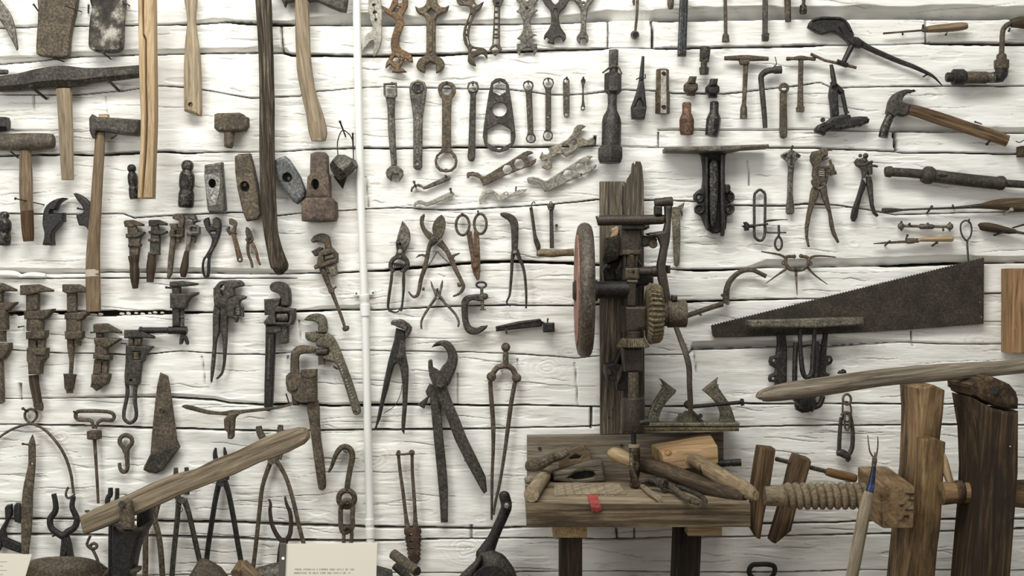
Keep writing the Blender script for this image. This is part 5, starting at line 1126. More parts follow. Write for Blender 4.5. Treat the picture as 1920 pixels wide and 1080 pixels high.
def typed(x0, y0, dx, words, d):
    """typed capitals as little raised strokes"""
    G = {'I':[(.5,0,.5,1)], 'L':[(.1,0,.1,1),(.1,1,.8,1)], 'T':[(.5,0,.5,1),(.05,0,.95,0)], 'E':[(.1,0,.1,1),(.1,0,.8,0),(.1,.5,.7,.5),(.1,1,.8,1)], 'F':[(.1,0,.1,1),(.1,0,.8,0),(.1,.5,.7,.5)],
         'H':[(.1,0,.1,1),(.85,0,.85,1),(.1,.5,.85,.5)], 'N':[(.1,0,.1,1),(.85,0,.85,1),(.1,0,.85,1)], 'O':[(.1,0,.1,1),(.85,0,.85,1),(.1,0,.85,0),(.1,1,.85,1)], 'A':[(.05,1,.5,0),(.5,0,.95,1),(.25,.6,.75,.6)],
         'R':[(.1,0,.1,1),(.1,0,.8,0),(.8,0,.8,.5),(.1,.5,.8,.5),(.4,.5,.9,1)], 'S':[(.85,0,.1,0),(.1,0,.1,.5),(.1,.5,.85,.5),(.85,.5,.85,1),(.85,1,.1,1)], 'M':[(.05,0,.05,1),(.95,0,.95,1),(.05,0,.5,.6),(.5,.6,.95,0)],
         'P':[(.1,0,.1,1),(.1,0,.8,0),(.8,0,.8,.5),(.1,.5,.8,.5)], 'U':[(.1,0,.1,1),(.85,0,.85,1),(.1,1,.85,1)], 'D':[(.1,0,.1,1),(.1,0,.7,.1),(.85,.2,.85,.8),(.7,.95,.1,1)], 'Y':[(.05,0,.5,.5),(.95,0,.5,.5),(.5,.5,.5,1)], 'G':[(.85,0,.1,0),(.1,0,.1,1),(.1,1,.85,1),(.85,1,.85,.5)]}
    m = M(); x = x0
    for ch in words:
        for (a, b, c, e) in G.get(ch, []):
            m = m + rod3((x + a * dx * .75, y0 + b * 15 - (x - x0) * .0, d), (x + c * dx * .75, y0 + e * 15, d), 1.5, n=4)
        x += dx
    return m
T('notice_sheet', 'typed paper notice on a dark-edged clip, standing in front of the tongs', 'notice',
  [('sheet', plate([(205,640),(1328,626),(1310,1200),(190,1200)], 180, 1.5, .3), bpy.data.materials['old_paper']),
   ('clip_edge', plate([(158,630),(234,634),(212,1200),(128,1200)], 180, 5, 1), plain('clip_black', (84,82,78), .5)), ('hole', rod3((197,812,184),(197,812,186), 20, 18, 16), plain('hole_white', (240,240,236), .6)),
   ('typed_line', typed(335, 935, 17.5, 'THESE UTENSILS A FARMER USED DAILY OF THE', 182.2), INK),
   ('typed_line', typed(325, 978, 17.5, 'HOMESTEAD TO HELP FARM AND FAMILY OF IT', 182.2), INK)])
T('iron_tube', 'short brown open pipe end tilted beside the typed notice', 'pipe',
  [('tube', rod3((1520,760,150),(1800,970,190), 62, 62, 20), RUST), ('tube/bore', rod3((1798,968,189),(1801,971,191), 52, 52, 20), BLACK),
   ('tail', rod3((1540,900,130),(1760,1100,150), 50, 50, 14), IRON)])
T('round_casting', 'grey rounded casting just showing behind the right edge of the typed notice', 'cast iron part',
  [('body', rod3((1250,1120,110),(1500,1120,110), 240, 170, 24), IRON)])
view(250, 860, 4.91)
T('cone_block', 'brown pointed casting poking up from the bottom edge between two tongs', 'cast iron part', [('cone', tube([(630,924,30),(640,960,70),(665,1040,150),(680,1140,210)], 120, 7, sm=1), RUST)])
T('rolled_strap', 'brown rolled strap end at the bottom edge under the long tongs', 'strap',
  [('roll', rod3((1000,970,120),(940,1060,150), 46, 46, 14), BWOOD), ('strap', plate([(990,960),(1020,955),(1180,1120),(980,1120),(930,1080)], 120, 26, 6), BWOOD)])
T('grey_drum', 'dark grey drum end partly hidden by the clip edge of the notice', 'drum', [('drum', tube([(1100,1080,60),(1160,1075,80),(1300,1068,110),(1400,1060,120)], 110, 20, sm=1), STEEL)])
# ------------------------------------------------------------------ sockets, T-wrenches and rods, upper right
view(1000, 0, 4.5)
DKST = metal('dark_socket_steel', (40,39,36), (64,62,58), (94,92,86), .5, .5)
T('socket_bar', 'very long dark square socket bar with hexagonal collar and heavy socket foot', 'socket',
  [('shaft', plate([(642,415),(700,408),(720,418),(716,560),(704,578),(655,578),(640,560)], 4, 16, 4), DKST),
   ('pin', tube([(582,616,7),(610,596,8),(650,568,10),(690,560,10),(720,572,9),(738,606,7),(750,625,6)], 22, 8), RUST),
   ('neck', rod3((678,570,14),(676,640,14), 38, n=12), DKST),
   ('hex_collar', lathe((672,612),(670,798),[(0,50),(.06,72),(.85,72),(1,46)], 18, 6, .0), DKST),
   ('lower_shaft', tube([(666,795,40),(666,880,38),(664,930,44),(660,985,72),(660,1030,82),(658,1200,82),(654,1230,80)], 18, 14, sm=1), DKST),
   ('foot', lathe((648,1225),(648,1375),[(0,84),(.12,104),(.2,114),(.75,114),(1,98)], 24, 6, .52), DKST)])
T('chain_link_tool', 'black wedge-shaped ring tool with narrow neck, hung by a wire next to the big socket', 'tool',
  [('neck', tube([(926,475,12),(920,560,17),(914,640,20),(908,700,22)], 10, 8, sm=1), BLACK),
   ('frame', plate([(895,680),(935,680),(945,780),(958,905),(940,1000),(835,995),(826,900),(870,780)], 4, 16, 3, [[(905,830),(920,860),(930,895),(868,895),(890,840)]]), BLACK),
   ('block', plate([(828,905),(958,905),(940,1002),(834,996)], 5, 22, 3), BLACK), ('wire', tube([(866,672,5),(900,655,5),(940,662,5),(944,626,5)], 18, 6), NAIL)])
T('hex_sleeve', 'hexagonal brown-edged steel sleeve with two round holes, next to the black ring tool', 'socket',
  [('sleeve', lathe((1090,585),(1090,770),[(0,50),(.03,55),(1,55)], 14, 6, .0), metal('sleeve_brown', (58,48,38), (98,86,70), (136,124,104), .4, .5)),
   ('sleeve_wide', lathe((1090,768),(1090,960),[(0,55),(.04,62),(.96,62),(1,58)], 14, 6, .0), bpy.data.materials['sleeve_brown']),
   ('worn_face', plate([(1078,594),(1122,594),(1124,955),(1074,955)], 25.2, 1.4, .5), PALE), ('hole', rod3((1100,622,26),(1100,622,27.2), 20, n=14), BLACK), ('hole', rod3((1100,905,26),(1100,905,27.2), 21, n=14), BLACK)])
view(1240, 0, 4.5)
T('square_rod', 'dark polished square bar hanging down from the top of the frame', 'bar',
  [('bar', plate([(162,-60),(230,-60),(212,470),(140,470)], 6, 14, 3), metal('blue_black_steel', (30,31,33), (54,55,57), (96,98,100), .6, .4)), ('bar/rib', plate([(184,-60),(196,-60),(176,466),(164,466)], 19.5, 2, .8), bpy.data.materials['blue_black_steel'])])
T('round_peg', 'short brown rounded handle end at the top edge beside the dark square bar', 'handle', [('peg', tube([(78,-60,28),(78,20,28),(78,50,26),(78,76,18)], 9, 12), RUST)])
T('socket_rod', 'thin steel rod with small flared socket, at the top right of the square bar', 'rod',
  [('rod', tube([(538,-60,15),(541,120,16),(543,290,15)], 8, 6, sm=1), RUST), ('socket', lathe((543,282),(543,354),[(0,16),(.25,28),(1,33)], 10, 14), RUST)])
T('socket_rod', 'thicker steel rod with squared socket end, middle of the three at the top', 'rod',
  [('rod', plate([(860,-60),(902,-60),(900,290),(858,290)], 5, 9, 2), IRON), ('socket', lathe((878,280),(877,346),[(0,28),(.1,40),(.85,37),(1,33)], 12, 4, .785), IRON)])
T('hollow_rod', 'short brown rod end hanging from the top edge, plain with no socket', 'rod', [('rod', tube([(1062,-60,28),(1066,60,28),(1070,184,25)], 9, 12, sm=1), RUST)])
T('socket_rod', 'short bright-ended socket at the top edge, last of the hanging rods', 'rod', [('rod', tube([(1204,-60,20),(1200,40,14)], 9, 10, sm=1), IRON), ('socket', lathe((1199,36),(1196,118),[(0,16),(.15,30),(.6,31),(.62,34),(1,28)], 10, 14), bpy.data.materials['polished_iron'])])
T('universal_joint', 'small two-part universal joint socket hung above two square-drive knobs', 'socket',
  [('upper_socket', lathe((372,395),(362,520),[(0,36),(.05,46),(.5,44),(1,40)], 14, 14), IRON), ('cross', ball(360, 522, 26, 16), RUST), ('lower_neck', rod3((358,530,14),(360,575,14), 28, 26, 12), IRON), ('lower_socket', lathe((361,566),(361,628),[(0,34),(.1,42),(1,38)], 14, 8), IRON),
   ('upper_socket/opening', plate([(345,446),(402,440),(398,470),(375,480),(350,500),(338,480)], 23, 1.4, .4), BLACK)])
def knob(label, x, y, mat, tilt):
    T('square_drive_knob', label, 'socket', [('body', plate(circ(x, y + 90, 62, 58, 8, .39), 4, 22, 6), mat), ('foot', plate([(x - 38, y + 110), (x + 40, y + 110), (x + 34, y + 160), (x - 34, y + 158)], 4, 16, 3), mat),
      ('neck', plate([(x - 34 + tilt, y), (x + 26 + tilt, y), (x + 34, y + 64), (x - 30, y + 64)], 8, 22, 4), mat), ('neck/drive_hole', plate([(x - 16 + tilt, y + 12), (x + 18 + tilt, y + 12), (x + 18 + tilt * .8, y + 44), (x - 16 + tilt * .8, y + 44)], 29.4, .8, .2), BLACK)])
knob('rusty square-drive knob under the universal joint', 255, 640, RUST, 22)
knob('black square-drive knob beside the rusty one', 438, 660, BLACK, 18)
def bottle(label, x, y0, y1, mat, sl, n):
    T('long_socket', label, 'socket', [('neck', tube([(x + sl, y0, 30), (x + sl, y0 + 12, 38), (x + sl * .8, y0 + 90, 38), (x + sl * .7, y0 + 125, 54), (x + sl * .6, y0 + 150, 62)], 16, 14, sm=1), mat),
      ('barrel', tube([(x + sl * .6, y0 + 148, 62), (x, y0 + 240, 60), (x - sl * .6, y1, 54)], 16, n, sm=1), mat)])
bottle('orange-rusty bottle-shaped long socket above the black cast bracket', 214, 864, 1135, metal('red_rust', (60,38,26), (98,70,50), (140,112,88), .15, .7), 0, 14)
bottle('dark bottle-shaped long socket with bright shoulder beside the rusty one', 432, 856, 1148, metal('dark_chrome', (34,34,33), (62,61,58), (120,118,112), .7, .4), 16, 8)
T('tee_wrench', 'larger rust-brown T-wrench with tapered cross handle', 'wrench',
  [('handle', tube([(532,492,18),(620,490,22),(716,490,27),(820,494,22),(904,496,17)], 12, 10), RUST), ('hub', plate([(660,500),(750,500),(745,535),(700,545),(668,535)], 5, 14, 3), RUST),
   ('shaft', tube([(714,520,22),(706,700,20),(698,890,18)], 10, 6, sm=1), RUST), ('socket', lathe((696,880),(694,1000),[(0,20),(.3,29),(1,31)], 12, 14), RUST)])
T('tee_wrench', 'smaller brown T-wrench with straight shaft and square foot', 'wrench',
  [('handle', tube([(1054,496,14),(1070,496,18),(1110,494,14),(1178,490,22),(1240,494,15),(1285,497,18),(1302,498,14)], 12, 10), RUST),
   ('shaft', tube([(1178,500,22),(1174,700,22),(1172,910,27)], 10, 6, sm=1), RUST), ('foot', lathe((1172,900),(1171,944),[(0,36),(.1,44),(1,40)], 12, 4, .785), RUST)])
T('elbow_wrench', 'bent tubular socket wrench with an elbow head, between the two T-wrenches', 'wrench',
  [('tube', tube([(1010,588,30),(950,592,26),(900,598,26),(860,620,26),(842,650,25),(846,720,24),(858,850,23),(870,980,22),(876,1080,20)], 14, 12), IRON), ('socket', lathe((940,592),(1014,587),[(0,26),(.2,33),(1,34)], 14, 12), IRON), ('wire', tube([(950,556,4),(972,540,4),(960,480,4)], 20, 6), NAIL)])
T('ring_tool', 'brown flat bar with a round eye, standing between the elbow wrench and small T-wrench', 'wrench',
  [('bar', plate([(1005,780),(1060,780),(1064,1000),(1066,1110),(1060,1155),(1035,1168),(1008,1155),(1002,1110),(1004,1000)], 4, 10, 2.5), RUST), ('eye', ring(1034, 742, 33, 33, 13, 10, 10, 20), RUST), ('eye/peg', rod3((1038,730,4),(1042,716,26), 10, 14, 10), IRON)])
view(1560, 0, 4.5)
CAST = metal('black_cast', (20,19,17), (40,38,34), (74,71,64), .3, .5, 150, .5)
view(1240, 0, 4.5)
T('stretcher_tool', 'black cast stretcher with tall double-strut stem and knobbly hooked foot, under the fan-headed tool', 'tool',
  [('stem', tube([(1432,545,14),(1440,580,18),(1448,640,22),(1460,700,22)], 16, 8, sm=1), CAST), ('body', plate([(1440,705),(1480,695),(1520,730),(1550,765),(1545,785),(1515,790),(1496,770),(1496,830),(1505,960),(1490,990),(1440,985),(1432,880),(1420,800),(1428,740)], 5, 16, 4), CAST),
   ('strut', tube([(1526,780,18),(1540,850,18),(1558,940,18),(1572,960,22)], 16, 8, sm=1), CAST), ('body/clamp', plate([(1430,690),(1475,680),(1495,715),(1440,735)], 18, 10, 3), CAST),
   ('foot', plate([(1300,1085),(1330,1050),(1400,1020),(1450,980),(1560,960),(1600,965),(1606,985),(1680,978),(1740,980),(1764,1005),(1755,1035),(1700,1050),(1600,1075),(1520,1095),(1450,1085),(1395,1115),(1385,1140),(1345,1120),(1310,1115)], 5, 20, 5), CAST),
   ('foot/bolt', rod3((1362,1012,20),(1362,1012,34), 22, 20, 8), IRON), ('foot/bolt', rod3((1366,1050,24),(1366,1050,30), 16, 14, 8), IRON), ('foot/teeth', plate([(1400,1085),(1440,1075)] + [(1460 + i * 26, 1082 - i * 4 + (i % 2) * 16) for i in range(11)] + [(1740,1040),(1700,1020),(1500,1060)], 6, 22, 2), CAST)])
view(1560, 0, 4.5)
T('fence_tool', 'black cast tool with ribbed fan-shaped head and long curved tail, across the upper right', 'tool',
  [('fan', plate([(-204,228,1),(-190,190),(-150,150),(-90,138),(-20,140),(60,142),(110,160),(150,200),(172,250),(190,290),(160,360),(110,330),(60,290),(0,270),(-80,290),(-150,262)], 5, 12, 3, sm=2), CAST),
   ('fan/rim', tube([(-170,175,10),(-100,152,12),(0,152,12),(80,158,12),(130,200,12),(160,260,12)], 18, 8), CAST),
   ('neck', plate([(60,220),(120,240),(160,300),(220,310),(270,350),(250,400),(190,390),(150,370),(100,300)], 6, 16, 4), CAST),
   ('tail', tube([(200,340,34),(300,400,26),(430,460,24),(560,515,22),(680,560,20),(780,605,17),(860,650,12),(930,722,4)], 12, 8, flat=.7), CAST),
   ('strut', tube([(176,370,26),(140,440,24),(100,520,22)], 14, 8, sm=1), CAST), ('cross_pin', tube([(-180,455,13),(-60,510,12),(100,545,14),(205,572,13)], 16, 8, sm=1), RUST), ('cross_pin/collar', tube([(40,520,24),(130,552,22)], 16, 8, sm=1), CAST)])
nail(818, 622, 772, 646, 22, 'nail under the thin tail of the ribbed fan-headed tool', 1.8, 1.8)
T('chisel', 'chisel with long pale wooden handle lying level on nails', 'chisel',
  [('blade', plate([(434,272),(520,266),(760,246),(764,262),(560,276),(436,288)], 8, 5, 1.2), RUST), ('ferrule', lathe((762,252),(808,248),[(0,18),(.3,24),(1,26)], 13, 12), RUST), ('handle', tube([(806,248,28),(900,240,34),(1020,230,36),(1100,222,34),(1140,218,26)], 14, 12, rnd=.15), BWOOD)])
nail(762, 244, 770, 214, 22, 'nail at the ferrule of the level chisel', 1.8, 2.6)
nail(590, 270, 598, 290, 22, 'nail under the blade of the level chisel', 1.6, 2)
nail(970, 276, 960, 294, 24, 'nail under the handle of the level chisel', 1.6, 2)
T('bit_brace', 'old dark bit brace with cranked handle and fat ringed chuck, at the right frame edge', 'brace',
  [('chuck', lathe((962,652),(1130,652),[(0,34),(.06,42),(.3,42),(.32,62),(.36,70),(.85,70),(.9,64),(1,52)], 20, 16), CAST), ('sleeve', lathe((1115,655),(1300,655),[(0,52),(1,52)], 20, 14), RUST), ('sleeve/thread', lathe((1260,655),(1370,655),[(0,44)] + [(i / 14, 43 + 5 * (i % 2)) for i in range(1, 14)] + [(1,44)], 20, 12), STEEL),
   ('elbow', tube([(1355,652,46),(1420,650,48),(1432,610,54),(1430,560,56)], 20, 12, sm=2), CAST), ('collar', lathe((1430,580),(1430,450),[(0,58),(.05,62),(.55,62),(.6,44),(.9,40),(1,26)], 20, 14), RUST),
   ('crank', tube([(1430,460,22),(1434,380,22),(1438,290,22),(1450,240,22),(1490,205,22),(1560,186,22),(1680,176,22)], 20, 12), RUST), ('grip', tube([(1510,200,34),(1570,190,48),(1650,190,56),(1760,190,56)], 20, 14), DWOOD)])
nail(1500, 236, 1492, 262, 26, 'nail under the crank of the bit brace', 2, 2.4)
T('claw_hammer', 'claw hammer with polished brown handle sloping down to the right edge', 'hammer',
  [('claw', plate([(480,900),(490,850),(530,790),(590,760),(650,750),(718,766,1),(660,778),(620,805),(598,850),(640,870),(668,880),(645,970),(600,975),(560,960),(530,990),(480,960),(470,940)], 6, 22, 5, sm=2), IRON),
   ('face', tube([(500,950,38),(480,1000,36),(455,1060,38),(445,1090,40),(430,1160,40)], 18, 12, sm=2), bpy.data.materials['polished_iron']),
   ('handle', tube([(640,920,46),(720,940,50),(860,985,54),(1000,1030,54),(1180,1090,52),(1340,1140,54),(1480,1190,50)], 18, 12, flat=.75), wood('varnished_handle', (50,38,27), (98,78,56), (146,122,92), .4))])
nail(1260, 1046, 1206, 1028, 40, 'nail over the handle of the sloping claw hammer', 1.6, 2)
view(1560, 220, 4.153)
nail(1245, 165, 1205, 210, 36, 'nail under the handle of the sloping claw hammer', 2, 3)
T('box_edge', 'dark wooden block edge at the frame border under the claw hammer handle', 'block', [('block', box3(1478, 220, 1600, 300, 1, 30, 2), DWOOD), ('wire', tube([(1430,185,4),(1460,195,4),(1500,175,4)], 10, 6), NAIL)])
# ---- brackets, punches and pliers
view(1240, 220, 4.153)
T('cast_bracket', 'glossy black cast iron bracket with a long flat top bar and scalloped ears', 'bracket',
  [('top_bar', plate([(28,236),(300,226),(560,216),(838,208),(842,232),(640,244),(560,262),(300,266),(30,264)], 3, 46, 3), metal('bar_grey', (60,55,47), (96,90,79), (132,126,113), .3, .6)),
   ('back_plate', plate([(278,262),(522,262),(500,300),(496,400),(500,540),(545,570),(572,610),(555,650),(535,668),(570,690),(570,720),(545,756),(515,770),(505,870),(440,905),(400,905),(350,870),(320,800),(310,770),(262,740),(258,700),(290,672),(252,640),(252,600),(280,572),(315,550),(325,480),(322,380),(310,300)], 3, 10, 3, [circ(296,622,14), circ(522,714,14)], sm=1), CAST),
   ('web', plate([(346,300),(366,300),(366,800),(380,860),(360,870),(346,800)], 12, 22, 3), CAST), ('web', plate([(370,360),(395,320),(430,320),(450,380),(448,620),(430,800),(410,850),(380,840),(372,700)], 12, 16, 6, sm=1), STEEL if False else metal('worn_black', (26,25,23), (62,60,56), (120,117,110), .4, .4)),
   ('web', plate([(462,290),(490,280),(496,560),(496,900),(490,925),(470,925),(468,860),(460,600)], 12, 20, 4), CAST),
   ('ear_ring', ring(296, 622, 30, 34, 8, 14, 8, 18), CAST), ('ear_ring', ring(540, 620, 24, 34, 8, 14, 8, 18), CAST), ('ear_ring', ring(296, 714, 34, 32, 8, 14, 8, 18), CAST), ('ear_ring', ring(530, 714, 34, 32, 8, 14, 8, 18), CAST),
   ('latch', plate([(490,540),(500,522),(530,520),(542,540),(538,570),(510,595),(492,580)], 14, 12, 3), CAST)])
T('adjustable_key', 'slim steel adjustable key with slotted winged head, hung by a nail', 'wrench',
  [('handle', plate([(992,380),(1036,380),(1028,480),(1026,600),(1036,700),(1038,740),(1020,756),(985,756),(974,738),(976,700),(986,600),(988,480)], 4, 9, 2.5), STEEL),
   ('head', plate([(990,262),(1010,248),(1032,258),(1062,275),(1088,292),(1085,308),(1062,325),(1040,345),(1036,395),(992,395),(985,345),(960,325),(936,305),(936,290),(960,272)], 4, 11, 2), STEEL), ('head/slot', plate(circ(1014,330,11,48,12), 14.6, 1, .2), BLACK), ('head/wing', plate([(945,290),(980,280),(980,312),(950,308)], 14.6, .8, .2), BLACK), ('head/wing', plate([(1050,280),(1080,292),(1072,308),(1050,312)], 14.6, .8, .2), BLACK)])
nail(1012, 256, 1022, 226, 20, 'nail above the slim slotted steel key', 2, 2.6)
T('punch_pliers', 'large rusty saw-set pliers with coil spring in the head', 'pliers',
  [('head', plate([(1165,300),(1180,265),(1230,255),(1250,240),(1290,236),(1302,260),(1300,300),(1270,305),(1255,330),(1235,360),(1230,390),(1300,385),(1310,420),(1302,470),(1290,520),(1240,540),(1200,510),(1180,450),(1188,380),(1168,340)], 4, 14, 3, [[(1222,400),(1282,400),(1282,468),(1222,468)]], sm=1), RUST),
   ('spring', spring(1252, 402, 1252, 466, 24, 5, 4, 11), PALE), ('anvil', plate([(1256,300),(1308,312),(1300,325),(1262,336)], 6, 10, 1.5), RUST), ('top_screw', plate([(1270,245),(1335,250),(1335,258),(1275,262)], 8, 6, 1.5), RUST),
   ('side_screw', lathe((1312,330),(1340,450),[(0,10),(.3,12),(.35,22),(.75,22),(.78,30),(1,28)], 14, 10), RUST), ('arm', plate([(1240,380),(1320,378),(1322,402),(1240,404)], 8, 8, 2), RUST),
   ('pivot_plate', plate(smooth_closed([(1166,500),(1190,475),(1225,480),(1240,510),(1225,545),(1190,545)], 3), 17, 4, 1.5), RUST), ('pivot', studs([(1268,522)], 14, 17, 4), STEEL),
   ('handle', plate([(1180,540),(1240,560),(1230,600),(1195,680),(1170,760),(1150,860),(1146,930),(1160,1010,1),(1146,1010,1),(1128,940),(1122,860),(1135,760),(1155,660),(1166,580)], 5, 10, 3, sm=1), RUST),
   ('handle', plate([(1240,560),(1290,530),(1298,600),(1320,700),(1340,800),(1355,880),(1390,970,1),(1378,980,1),(1335,910),(1315,840),(1305,740),(1270,660),(1248,600)], 7, 10, 3, sm=1), RUST)])
T('wing_clamp', 'oblong iron loop clamp with wing nut and hanging eye screw', 'clamp',
  [('loop', tube([(768,564,11),(790,577,11),(808,605,11),(808,700,11),(806,850,11),(804,920,11),(786,953,11),(766,960,11),(742,948,11),(724,915,11),(724,800,11),(724,620,11),(740,582,11)], 8, 8, closed=True, sm=3), IRON),
   ('cross_bar', rod3((690,848,10),(830,830,12), 9), IRON), ('wing_nut', plate([(626,845),(650,838),(640,815),(668,812),(686,830),(690,850),(684,880),(650,884),(648,860)], 6, 10, 3, sm=1), BLACK), ('wing_nut/hub', rod3((680,848,11),(722,846,11), 14, n=8), BLACK),
   ('bow', tube([(812,850,7),(818,890,8),(850,898,7),(972,897,6)], 11, 8), IRON), ('arm', tube([(815,808,8),(860,802,9),(920,798,5),(984,797,4)], 11, 8), IRON),
   ('eye_screw', tube([(914,838,10),(916,895,10),(912,925,9),(890,955,9),(886,1000,9),(910,1034,9),(936,1010,9),(936,960,9),(916,925,9)], 12, 8), IRON)])
view(1560, 220, 4.153)
T('punch_pliers', 'dark revolving punch pliers with knuckled head, right of the rusty saw-set pliers', 'pliers',
  [('head', plate([(180,345),(200,318),(230,320),(245,310),(275,320),(290,345),(318,335),(320,440),(290,450),(284,420),(260,470),(245,470),(240,420),(228,395),(195,375)], 5, 14, 3, sm=1), IRON),
   ('ear', ball(220, 298, 15, 15), IRON), ('ear', ball(262, 300, 22, 15), IRON), ('boss', ball(253, 335, 16, 18), RUST),
   ('catch', tube([(290,375,8),(330,378,10),(356,384,8)], 16, 8), IRON), ('jaw_link', tube([(190,365,11),(240,372,11),(300,350,11),(316,345,11)], 18, 8), IRON),
   ('handle', plate([(240,470),(270,520),(260,560),(235,620),(215,700),(200,780),(182,812),(160,808),(150,780),(160,720),(190,640),(215,560),(232,500)], 5, 10, 3, sm=1), BLACK),
   ('handle', plate([(270,460),(310,460),(322,520),(325,600),(330,680),(345,730),(368,765),(352,775),(325,750),(305,690),(290,600),(275,530)], 7, 10, 3, sm=1), IRON)])
T('pipe_bar', 'thick mottled brown iron bar with ringed collar, level across the right edge', 'bar',
  [('bar', tube([(414,426,38),(440,424,44),(462,424,44),(466,426,36),(580,432,36),(700,442,37),(706,444,58),(730,450,70),(770,452,70),(790,456,58),(794,456,50),(900,470,50),(1100,494,50),(1280,512,50),(1300,512,56),(1330,512,56),(1344,514,44),(1348,514,30),(1480,522,30),(1700,536,30)], 18, 14, sm=1), metal('pipe_brown', (42,37,31), (72,66,57), (104,96,84), .2, .7)), ('notch', plate([(830,450),(862,434),(860,448),(905,446),(880,462),(845,464)], 29, 2, .5), BLACK)])
T('screwdriver', 'very long dark screwdriver with flattened tip and big wooden grip at the right edge', 'screwdriver',
  [('blade', plate([(392,712),(400,705),(470,704),(560,712),(600,718),(598,726),(560,728),(470,742),(400,746),(394,738)], 10, 7, 2), IRON), ('shaft', tube([(560,719,8),(760,712,8),(960,704,10),(1100,694,16),(1180,690,22)], 14, 8, sm=2), IRON),
   ('handle', tube([(1170,690,22),(1240,682,34),(1340,678,46),(1480,680,54),(1600,682,54)], 17, 12, flat=.8), wood('dark_handle', (36,29,20), (78,64,46), (120,102,76)))])
nail(738, 748, 778, 694, 26, 'nail crossing the thin shaft of the long screwdriver', 2, 3)
nail(950, 712, 940, 684, 22, 'nail behind the middle of the long screwdriver shaft', 1.6, 2)
nail(1335, 755, 1402, 716, 34, 'pale-headed nail under the grip of the long screwdriver', 2, 4, PALE)
T('turnbuckle', 'small grey double-ended joint bar lying level above the wood-handled file', 'bar',
  [('bar', rod3((540,846,8),(920,852,8), 11), STEEL), ('sleeve', lathe((680,850),(795,852),[(0,16),(.1,22),(.9,20),(1,14)], 9, 8), STEEL), ('end_joint', ball(538, 848, 28, 9, flat=.7), STEEL), ('end_joint', ball(918, 850, 28, 9, flat=.7), STEEL),
   ('end_joint/pin', rod3((540,808,9),(540,885,9), 8), IRON), ('end_joint/pin', rod3((918,816,9),(916,888,9), 8), IRON), ('lug', rod3((600,838,9),(606,828,12), 10), IRON), ('lug', rod3((866,868,9),(866,882,12), 8), IRON), ('wing', rod3((730,840,10),(752,822,12), 9), STEEL)])
T('file', 'pointed file with pale square wooden handle lying level above the big saw', 'file',
  [('blade', plate([(324,980),(420,968),(560,958),(584,960),(584,978),(460,984),(330,988)], 9, 5, 1.2), RUST), ('ferrule', lathe((576,964),(640,960),[(0,16),(.2,22),(1,22)], 13, 12), RUST), ('collar', plate([(636,942),(680,940),(680,975),(636,978)], 8, 10, 2), RUST),
   ('handle', plate([(668,938),(940,918),(954,930),(952,960),(940,968),(700,966),(672,970)], 6, 14, 4), LWOOD)])
nail(574, 950, 588, 918, 20, 'nail at the ferrule of the pointed file', 1.6, 2.6)
nail(412, 998, 450, 966, 22, 'nail under the blade of the pointed file', 2, 2.6)
nail(780, 1000, 818, 974, 24, 'nail under the wooden handle of the pointed file', 2.2, 3)
T('loop_rod', 'thin iron rod with a pear-shaped loop, hanging down to the heel of the saw', 'rod',
  [('rod', tube([(1052,968,8),(1020,930,7),(1002,880,7),(1006,828,7),(1040,804,7),(1076,822,7),(1088,880,7),(1076,930,7),(1054,966,8),(1058,1060,8),(1066,1170,7)], 6, 8), IRON)])
nail(1062, 812, 1068, 796, 14, 'nail in the pear-shaped loop of the thin rod', 1.6, 2)
T('awl', 'wooden-handled awl lying on nails beside the pear-shaped loop, tip leaving the frame', 'awl',
  [('handle', tube([(1150,852,20),(1160,850,30),(1220,856,36),(1300,870,32),(1380,884,24),(1430,890,16)], 12, 12), DWOOD), ('blade', tube([(1425,890,12),(1500,905,10),(1620,925,7)], 12, 8, sm=1), IRON)])
nail(1262, 918, 1345, 888, 26, 'nail under the belly of the wooden awl handle', 2.2, 3, )
nail(1408, 860, 1492, 836, 28, 'nail over the ferrule of the wooden awl', 1.8, 2)
# ---- saw, hooks
view(1240, 440, 4.5)
T('curved_hook', 'olive jointed iron arm curving over like a sickle, above the tip of the saw', 'hook',
  [('arm', tube([(200,690,22),(300,655,22),(420,614,22),(520,584,24)], 10, 8, flat=.8), RUST), ('hook', tube([(548,580,28),(546,530,28),(552,460,26),(580,390,24),(640,330,22),(700,302,20),(770,298,20),(820,320,18),(885,352,18)], 12, 8, flat=.8), RUST), ('joint', rod3((558,576,10),(558,576,22), 20, n=12), OLIVE), ('lug', rod3((320,668,10),(340,680,12), 10), OLIVE), ('hook/peg', rod3((505,505,12),(525,520,12), 12), OLIVE)])
T('spiked_collar', 'rusty kidney-shaped collar with five radiating spikes, above the saw teeth', 'collar',
  [('ring', tube([(1126,184,14),(1060,186,14),(1050,210,15),(1052,250,16),(1080,288,17),(1130,296,17),(1190,292,17),(1232,260,16),(1244,220,15),(1230,190,14),(1170,182,14)], 10, 10), RUST), ('knob', ball(1120, 184, 18, 12), RUST), ('knob', ball(1178, 180, 18, 12), RUST),
   ('spike', tube([(1050,196,13),(1000,170,10),(920,155,8),(842,142,5)], 10, 8), RUST), ('spike', tube([(1240,205,13),(1290,182,10),(1370,180,8),(1472,190,5)], 10, 8), RUST), ('spike', tube([(1054,290,12),(980,340,8),(880,412,3)], 10, 8), RUST), ('spike', tube([(1136,310,13),(1140,400,8),(1146,512,3)], 10, 8), RUST), ('spike', tube([(1236,280,12),(1300,345,8),(1402,420,3)], 10, 8), RUST),
   ('ear', ring(1030, 238, 12, 14, 6, 10, 6, 12), RUST), ('ear', ring(1258, 244, 12, 14, 6, 10, 6, 12), RUST)])
nail(1128, 300, 1132, 290, 16, 'nail under the ring of the spiked collar', 2, 2.6)
